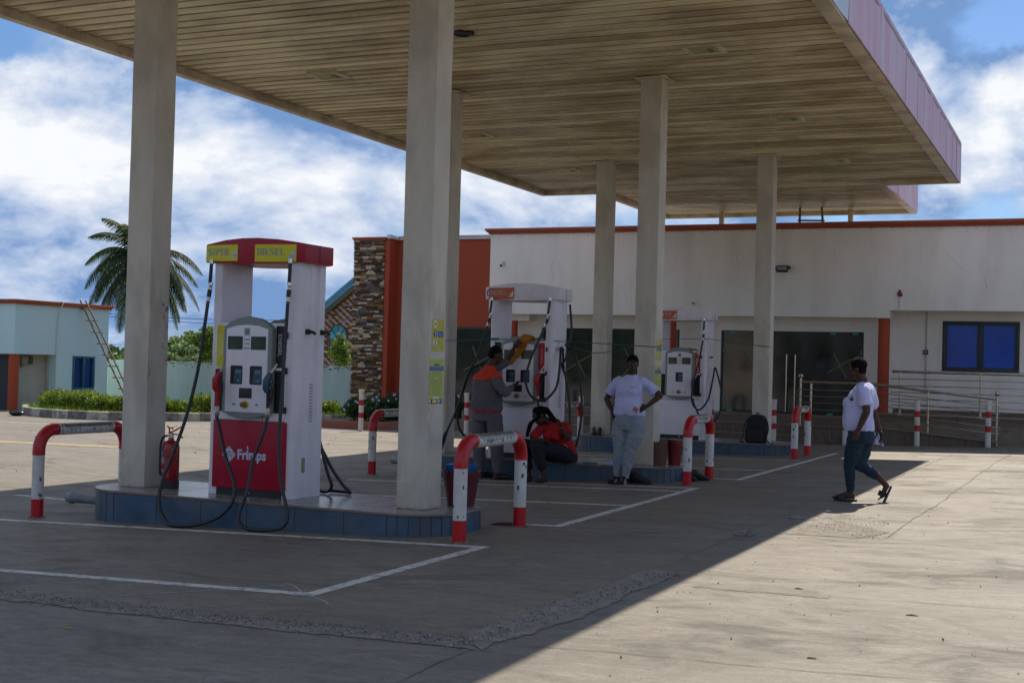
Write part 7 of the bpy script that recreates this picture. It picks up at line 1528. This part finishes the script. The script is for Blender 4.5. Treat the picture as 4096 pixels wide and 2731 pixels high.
mb.loft([((-5.53, yb, .74), .195, .13, 0), ((-5.53, yb, .82), .212, .145, 0), ((-5.53, yb, .90), .195, .135, 0), ((-5.53, yb, .97), .175, .12, 0)], 26, p=2.3)
limb(mb, [V(-5.645, yb, .80), V(-5.655, yb-.02, .68), V(-5.645, yb-.03, .50), V(-5.668, yb-.02, .34), V(-5.685, yb+.01, .17)], [.112, .108, .076, .070, .048]); limb(mb, [V(-5.425, yb, .80), V(-5.45, yb-.02, .66), V(-5.505, yb-.03, .48), V(-5.535, yb-.03, .32), V(-5.56, yb-.01, .155)], [.115, .108, .078, .070, .050])
wrinkle(solid('joggers', mb, JOG, t, .008, 3), .011, 8, 5, (1, 1, 1.3))
mb = MB(); mb.tube([V(-5.685, yb+.01, .175), V(-5.687, yb+.01, .125)], [.047, .045], 16); mb.tube([V(-5.56, yb-.01, .16), V(-5.562, yb-.01, .11)], [.048, .046], 16); obj('cuff', mb, JOG, t, smooth=True)
mb = MB()
for (ax, ay, dx) in ((-5.69, yb+.01, (-.22, -1, 0)), (-5.565, yb-.02, (-.10, -1, 0))):
    mb.tube([V(ax, ay, .14), V(ax, ay, zf+.05)], [.040, .036], 12); foot_flat(mb, V(ax, ay, 0), dx, zf+.024)
solid('socks', mb, SOCK, t, .006, 2)
slide(t, (-5.69, yb+.01), (-.22, -1, 0), zf+.022, SLID); slide(t, (-5.565, yb-.02), (-.10, -1, 0), zf+.022, SLID)

# --- man in grey and orange jacket, back to the camera -----------------------
zf = zg(-7.6)
t = thing('person', 'man in grey jacket with orange yoke, back turned, working at the middle dispenser', 'person', (-7.6, 16.28, zf))
mb = MB(); hc = V(-7.535, 16.31, 1.665); P, R = head(mb, hc, (.75, .62, -.28), (.25, .15, 1), 1.04)
limb(mb, [V(-7.62, 16.27, 1.40), V(-7.60, 16.27, 1.50), V(-7.56, 16.29, 1.59)], [.068, .06, .058])
mb.loft([((-7.63, 16.27, .9), .13, .10, .2), ((-7.63, 16.27, 1.2), .14, .1, .2), ((-7.62, 16.27, 1.42), .1, .08, .2)], 16)
sR, eR, wR = V(-7.46, 16.20, 1.37), V(-7.305, 16.16, 1.16), V(-7.33, 16.42, 1.235); sL, eL, wL = V(-7.74, 16.40, 1.42), V(-7.50, 16.56, 1.55), V(-7.395, 16.60, 1.77)
limb(mb, [sR, eR], [.05, .04]); limb(mb, [eR, wR], [.038, .027]); limb(mb, [sL, eL], [.05, .042]); limb(mb, [eL, eL.lerp(wL, .4), wL], [.04, .04, .028])
hand(mb, wR, (.25, .75, .45), (.6, -.1, -.6), .45, .4, 1.05); hand(mb, wL, (.55, .05, .75), (.2, .9, .1), .3, .3, 1.05, thumb=-1)
solid('body', mb, SKIN, t, .006, 3); face_bits(t, P, R, 1.04)
mb = MB(); mb.ball(P(0, -.018, .036), (.080, .096, .096), 22, 14, R=R); mb.ball(P(0, -.045, -.0), (.074, .068, .07), 18, 10, R=R); solid('hair', mb, HAIR, t, .006, 2)
mb = MB(); jc = V(-7.625, 16.27, 0)
mb.loft([((jc.x-.005, jc.y, .905), .205, .14, .2), ((jc.x-.005, jc.y, .96), .215, .15, .2), ((jc.x-.01, jc.y, 1.06), .218, .15, .2), ((jc.x-.01, jc.y, 1.18), .205, .14, .2), ((jc.x-.005, jc.y, 1.275), .208, .13, .2), ((jc.x-.003, jc.y, 1.34), .205, .12, .2)], 28, p=2.4)
limb(mb, [V(-7.47, 16.20, 1.34), V(-7.40, 16.18, 1.24), eR+V(0, 0, -.0)], [.075, .072, .064]); limb(mb, [eR, eR.lerp(wR, .5), eR.lerp(wR, .82)], [.064, .056, .046])
limb(mb, [sL, sL.lerp(eL, .5), eL.lerp(wL, .10)], [.078, .072, .06])
wrinkle(solid('jacket', mb, GREYJ, t, .008, 3), .012, 9, 9, (1, 1, .8))
mb = MB(); mb.loft([((jc.x-.004, jc.y, 1.325), .213, .130, .2), ((jc.x, jc.y, 1.36), .208, .122, .2), ((jc.x, jc.y, 1.40), .178, .105, .2), ((jc.x+.01, jc.y, 1.445), .11, .085, .2), ((jc.x+.018, jc.y, 1.485), .078, .075, .2), ((jc.x+.022, jc.y, 1.52), .075, .072, .2)], 28, p=2.3)
limb(mb, [V(-7.53, 16.21, 1.385), V(-7.47, 16.20, 1.375)], [.068, .066]); limb(mb, [V(-7.74, 16.33, 1.385), V(-7.77, 16.35, 1.38)], [.068, .066])
wrinkle(solid('yoke', mb, OREDJ, t, .008, 3), .006, 9, 4)
mb = MB(); mb.loft([((jc.x-.005, jc.y, .885), .207, .142, .2), ((jc.x-.005, jc.y, .915), .209, .144, .2)], 28, p=2.4); obj('red_hem', mb, REDT, t, smooth=True)
mb = MB(); mb.loft([((jc.x, jc.y, .76), .195, .135, .2), ((jc.x, jc.y, .90), .185, .13, .2)], 24, p=2.3)
limb(mb, [V(-7.715, 16.28, .80), V(-7.735, 16.28, .62), V(-7.735, 16.27, .42), V(-7.735, 16.30, .12)], [.112, .105, .088, .074]); limb(mb, [V(-7.515, 16.26, .80), V(-7.475, 16.25, .62), V(-7.445, 16.23, .42), V(-7.435, 16.25, .11)], [.115, .108, .090, .076])
wrinkle(solid('trousers', mb, GREYJ, t, .008, 3), .011, 8, 12, (1, 1, 1))
mb = MB(); mb.tube([V(-7.735, 16.30, .12), V(-7.735, 16.30, .03)], [.04, .04], 12); mb.tube([V(-7.435, 16.25, .13), V(-7.435, 16.25, .04)], [.042, .042], 12); mb.ball(V(-7.735, 16.27, zf+.04), .036); mb.ball(V(-7.44, 16.20, zf+.04), .036); solid('ankles', mb, SKIN, t, .006, 2)
for (x, yy, a) in ((-7.70, 16.36, .9), (-7.37, 16.26, .15)):
    mb = MB(); d = V(cos(a), sin(a), 0); n = V(-sin(a), cos(a), 0); c0 = V(x, yy, zf); vs = []; sg = 14
    secs = [(-.12, .036, .055), (-.05, .042, .075), (.05, .046, .085), (.11, .05, .06), (.16, .044, .045), (.185, .028, .03)]
    for f, w, h in secs:
        for k in range(sg): q = 2*pi*k/sg; vs.append(c0+d*f+n*w*cos(q)+V(0, 0, .012+h/2+h/2*sin(q)))
    mb.add(vs, [(i*sg+k, i*sg+(k+1) % sg, (i+1)*sg+(k+1) % sg, (i+1)*sg+k) for i in range(5) for k in range(sg)]+[tuple(range(sg)), tuple(range(5*sg, 6*sg))]); obj('shoe', mb, SHB, t, smooth=True)

# --- woman in red sitting on the island --------------------------------------
zf = zg(-6.8)
t = thing('person', 'woman in red t-shirt and black trousers sitting on the island edge, head bent', 'person', (-6.6, 16.5, .2365))
mb = MB(); hc = V(-6.845, 16.26, .865); P, R = head(mb, hc, (-.50, -.62, -.48), (-.38, -.25, .9), 1.0)
limb(mb, [V(-6.68, 16.40, .76), V(-6.76, 16.34, .79), V(-6.81, 16.30, .83)], [.062, .055, .055])
mb.loft([((-6.62, 16.52, .4), .13, .11, .1), ((-6.64, 16.48, .6), .13, .10, .1), ((-6.67, 16.42, .74), .12, .07, .1)], 16)
sR, eR, wR = V(-6.51, 16.42, .735), V(-6.43, 16.27, .585), V(-6.495, 16.22, .725); sL, eL, wL = V(-6.87, 16.30, .68), V(-6.90, 16.16, .53), V(-6.70, 16.08, .555)
limb(mb, [sR, sR.lerp(eR, .5), eR], [.05, .048, .042]); limb(mb, [eR, eR.lerp(wR, .4), wR], [.042, .038, .026]); limb(mb, [sL, eL], [.048, .038]); limb(mb, [eL, eL.lerp(wL, .4), wL], [.038, .035, .024])
hand(mb, wR, (-.35, -.1, .75), (-.6, -.5, 0), .3, .8); hand(mb, wL, (.85, -.25, -.25), (.1, -.2, -1), .35, .4)
# bare shins and feet
kA, kB = V(-7.00, 16.10, .475), V(-6.76, 15.98, .475); aA, aB = V(-6.915, 16.12, .10), V(-6.665, 16.06, .095)
limb(mb, [kA, kA.lerp(aA, .4), aA], [.055, .05, .032]); limb(mb, [kB, kB.lerp(aB, .4), aB], [.055, .05, .034])
foot_flat(mb, aA, (.35, -1, 0), zf+.024); foot_flat(mb, aB, (-.15, -1, 0), zf+.024)
solid('body', mb, SKIN, t, .006, 3); face_bits(t, P, R, 1.0); 
mb = MB(); mb.ball(P(0, -.02, .03), (.084, .094, .095), 22, 14, R=R); rnd = random.Random(2)
for k in range(16):
    a = -1.3+2.6*k/15; mb.tube(spline([P(.07*sin(a), .05*cos(a), .085), P(.08*sin(a), -.03, .115), P(.07*sin(a), -.09, .08), P(.05*sin(a), -.12, .03)], 3), .010, 6)
mb.tube(spline([P(0, -.11, .03), P(.03, -.15, -.0), V(-6.66, 16.30, .84), V(-6.60, 16.30, .80)], 5), [.045-.001*i for i in range(16)], 10)
solid('hair', mb, HAIR, t, .006, 1)
mb = MB()
for q in range(3): mb.tube(spline([P(-.075, .03, .0), V(-6.93+.02*q, 16.15, .77), V(-6.96+.02*q, 16.13, .66), V(-6.97+.015*q, 16.12, .58)], 5), [.016-.0006*i for i in range(16)], 7)
obj('braid', mb, HAIR, t, smooth=True)
mb = MB(); mb.loft([((-6.60, 16.52, .36), .205, .15, .15), ((-6.61, 16.50, .45), .195, .155, .15), ((-6.63, 16.47, .54), .185, .15, .15), ((-6.65, 16.44, .63), .185, .14, .15), ((-6.67, 16.42, .70), .185, .12, .15), ((-6.68, 16.41, .755), .15, .09, .15), ((-6.71, 16.38, .79), .08, .065, .15)], 26, p=2.3)
mb.ball(V(-6.72, 16.31, .60), (.08, .07, .07)); mb.ball(V(-6.60, 16.30, .60), (.08, .07, .07))
limb(mb, [V(-6.55, 16.43, .73), V(-6.49, 16.38, .69), V(-6.455, 16.32, .635)], [.066, .064, .062], cuff=True); limb(mb, [V(-6.83, 16.34, .705), V(-6.88, 16.27, .63), V(-6.90, 16.20, .565)], [.062, .062, .060], cuff=True)
wrinkle(solid('t_shirt', mb, REDT, t, .008, 3), .010, 9, 3)
mb = MB(); text_mb(mb, 'Frimps', -6.62, -6.555, .70, .718, 16.262); obj('print', mb, mat('shirt_print_pink', (.55, .12, .15), .7), t)
logo_patch(t, V(-6.50, 16.355, .46), (1, .1, .1), (.2, -1, 0), .05, mat('shirt_print_pink', (.55, .12, .15), .7))
mb = MB(); mb.loft([((-6.61, 16.56, .25), .21, .17, .1), ((-6.61, 16.54, .34), .215, .17, .1), ((-6.61, 16.52, .42), .18, .14, .1)], 24, p=2.4)
limb(mb, [V(-6.70, 16.48, .345), V(-6.86, 16.28, .42), kA], [.115, .105, .085]); limb(mb, [V(-6.52, 16.44, .345), V(-6.62, 16.2, .42), kB], [.12, .108, .088]); limb(mb, [kA, kA.lerp(aA, .45), kA.lerp(aA, .78)], [.085, .078, .070]); limb(mb, [kB, kB.lerp(aB, .45), kB.lerp(aB, .66)], [.088, .08, .075])
wrinkle(solid('trousers', mb, BLKP, t, .009, 3), .006, 8, 6)
slide(t, (aA.x, aA.y), (.35, -1, 0), zf+.022, SLIK); slide(t, (aB.x, aB.y), (-.15, -1, 0), zf+.022, SLIK)
mb = MB(); mb.lathe((wR.x, wR.y, wR.z-.01), [(.030, -.004), (.033, 0), (.030, .004)], 18); obj('bracelet', mb, mat('gold', (.6, .38, .12), .3, .9), t, smooth=True)
mb = MB(); mb.ball(V(-6.88, 16.0, zf+.085), (.018, .01, .008)); mb.ball(V(-6.68, 15.94, zf+.085), (.018, .01, .008)); obj('sandal_buckle', mb, mat('gold', (.6, .38, .12), .3, .9), t)

# --- woman walking to the left -----------------------------------------------
zf = zg(-2.45)
t = thing('person', 'woman in white t-shirt and dark jeans walking left across the shadow edge', 'person', (-2.45, 14.95, zf))
yw = 14.98
mb = MB(); hc = V(-2.455, yw, 1.605); P, R = head(mb, hc, (-1, -.06, -.06), (0, 0, 1), .97)
limb(mb, [V(-2.375, yw, 1.40), V(-2.39, yw, 1.48), V(-2.425, yw, 1.56)], [.066, .058, .058])
mb.loft([((-2.41, yw, 1.0), .12, .14, 0), ((-2.40, yw, 1.2), .12, .14, 0), ((-2.37, yw, 1.38), .09, .15, 0), ((-2.37, yw, 1.43), .06, .07, 0)], 16)
sN, eN, wN = V(-2.335, yw-.19, 1.365), V(-2.300, yw-.23, 1.135), V(-2.385, yw-.22, .935); sF, eF, wF = V(-2.36, yw+.19, 1.365), V(-2.30, yw+.24, 1.13), V(-2.23, yw+.24, .93)
limb(mb, [sN+V(0, .02, -.01), sN.lerp(eN, .5), eN], [.048, .048, .042]); limb(mb, [eN, eN.lerp(wN, .35), wN], [.042, .040, .027]); limb(mb, [sF+V(0, -.02, 0), eF], [.048, .042]); limb(mb, [eF, wF], [.041, .027])
hand(mb, wN, (-.28, -.05, -.95), (-.3, .9, 0), .25, .45, 1.02); hand(mb, wF, (.12, .0, -1), (-.6, -.7, 0), .2, .6, 1.02)
# ankles and feet: front foot flat, back foot pushing off on its toes
fa = V(-2.49, yw-.03, zf+.10); limb(mb, [V(-2.485, yw-.03, .42), fa], [.05, .036]); foot_flat(mb, V(fa.x, fa.y, 0), (-1, -.10, 0), zf+.026, .25)
ba = V(-2.155, yw-.02, .375); limb(mb, [V(-2.24, yw-.02, .455), V(-2.20, yw-.02, .42), ba], [.042, .042, .036]); hb = V(-2.10, yw-.02, .315); tb = V(-2.155, yw-.03, .178)
limb(mb, [hb, ba], [.034, .036]); mb.tube([hb, hb.lerp(tb, .35), hb.lerp(tb, .7), tb], [.034, .038, .042, .036], 14, sq=[.8, .75, .55, .4], upv=(1, 0, 0))
for k in range(5): p = tb+V(-.008, (-.034+.017*k), -.0); mb.tube([p, p+V(-.022, 0, -.018)], [.010, .008], 8)
solid('body', mb, SKIN, t, .006, 3); face_bits(t, P, R, .97); hair_cap(t, P, R, .97, mode='short')
mb = MB(); mb.loft([((-2.41, yw, .915), .160, .165, 0), ((-2.42, yw, .97), .168, .17, 0), ((-2.43, yw, 1.06), .165, .17, 0), ((-2.425, yw, 1.15), .155, .165, 0), ((-2.415, yw, 1.24), .155, .18, 0), ((-2.395, yw, 1.31), .14, .19, 0), ((-2.37, yw, 1.385), .105, .165, 0), ((-2.365, yw, 1.425), .08, .11, 0), ((-2.372, yw, 1.455), .062, .07, 0)], 28, p=2.3)
mb.ball(V(-2.525, yw-.07, 1.22), (.062, .075, .068)); mb.ball(V(-2.525, yw+.07, 1.22), (.062, .075, .068))
limb(mb, [V(-2.35, yw-.165, 1.36), V(-2.33, yw-.195, 1.29), V(-2.31, yw-.215, 1.195)], [.078, .076, .074], cuff=True); limb(mb, [V(-2.35, yw+.165, 1.365), V(-2.335, yw+.2, 1.29), V(-2.32, yw+.22, 1.21)], [.078, .08, .078])
wrinkle(solid('t_shirt', mb, TEE, t, .008, 3), .009, 8, 21, (1, 1, .7))
mb = MB(); c = V(-2.475, yw-.178, 1.265); mb.ball(c, (.022, .006, .018), 10, 6); mb.tube([c, c+V(.012, -.004, .035)], [.012, .004], 6); obj('print', mb, mat('print_dark_green', (.01, .05, .05), .7), t); mb = MB(); mb.ball(c+V(.004, -.006, .016), (.010, .004, .007), 8, 5); obj('print', mb, PRT, t)
mb = MB(); mb.loft([((-2.385, yw, .78), .142, .165, 0), ((-2.38, yw, .86), .150, .165, 0), ((-2.395, yw, .94), .135, .15, 0), ((-2.40, yw, .97), .11, .12, 0)], 26, p=2.3)
limb(mb, [V(-2.43, yw-.075, .82), V(-2.475, yw-.07, .64), V(-2.505, yw-.05, .52), V(-2.495, yw-.04, .38), V(-2.488, yw-.03, .235)], [.105, .088, .064, .058, .042], cuff=True)
limb(mb, [V(-2.37, yw+.06, .82), V(-2.385, yw+.05, .65), V(-2.39, yw+.0, .525), V(-2.30, yw-.01, .475), V(-2.195, yw-.02, .405)], [.112, .090, .068, .060, .044], cuff=True)
wrinkle(solid('jeans', mb, JEAN, t, .008, 3), .006, 9, 31, (1, 1, 1.4))
slide(t, (fa.x, fa.y), (-1, -.10, 0), zf+.024, SLIK)
mb = MB(); d = (tb-hb).normalized(); n_ = V(d.z, 0, -d.x); n_ = n_ if n_.x > 0 else -n_; n_ = n_.normalized(); vs = []
for q in range(22):
    a = 2*pi*q/22; ca = cos(a); p = hb.lerp(tb, .5)+d*(.035+ca*.135)+V(0, 1, 0)*sin(a)*(.05 if ca > 0 else .038)+n_*.036; vs += [p, p+n_*.022]
mb.add(vs, [(2*q, (2*q+2) % 44, (2*q+3) % 44, 2*q+1) for q in range(22)]+[tuple(range(0, 44, 2)), tuple(range(1, 44, 2))]); so = obj('slide', mb, SLIK, t, smooth=True)
mb = MB(); vs = []
for i in range(9):
    q = pi*i/8
    for f in (.50, .85): vs.append(hb.lerp(tb, f)+V(0, cos(q)*.052, 0)-n_*(.052*sin(q)-.03*(1-sin(q))))
mb.add(vs, [(2*i, 2*i+2, 2*i+3, 2*i+1) for i in range(8)]); obj('strap', mb, SLIK, so, smooth=True)
t = thing('white_rag', 'white cloth in the far hand of the walking woman', 'cloth', (-2.19, 15.2, .8)); mb = MB(); vs = []
for i in range(8):
    for j in range(5): u, v = i/7, j/4; vs.append((-2.245+.09*(u-.3)*(.4+v)+.01*sin(v*5), yw+.23+.03*sin(u*9+v*3), .90-.14*v-.02*u))
mb.add(vs, [(i*5+j, i*5+j+1, (i+1)*5+j+1, (i+1)*5+j) for i in range(7) for j in range(4)]); obj('fold', mb, TEE, t, smooth=True)

bpy.data.scenes.remove(TMP)
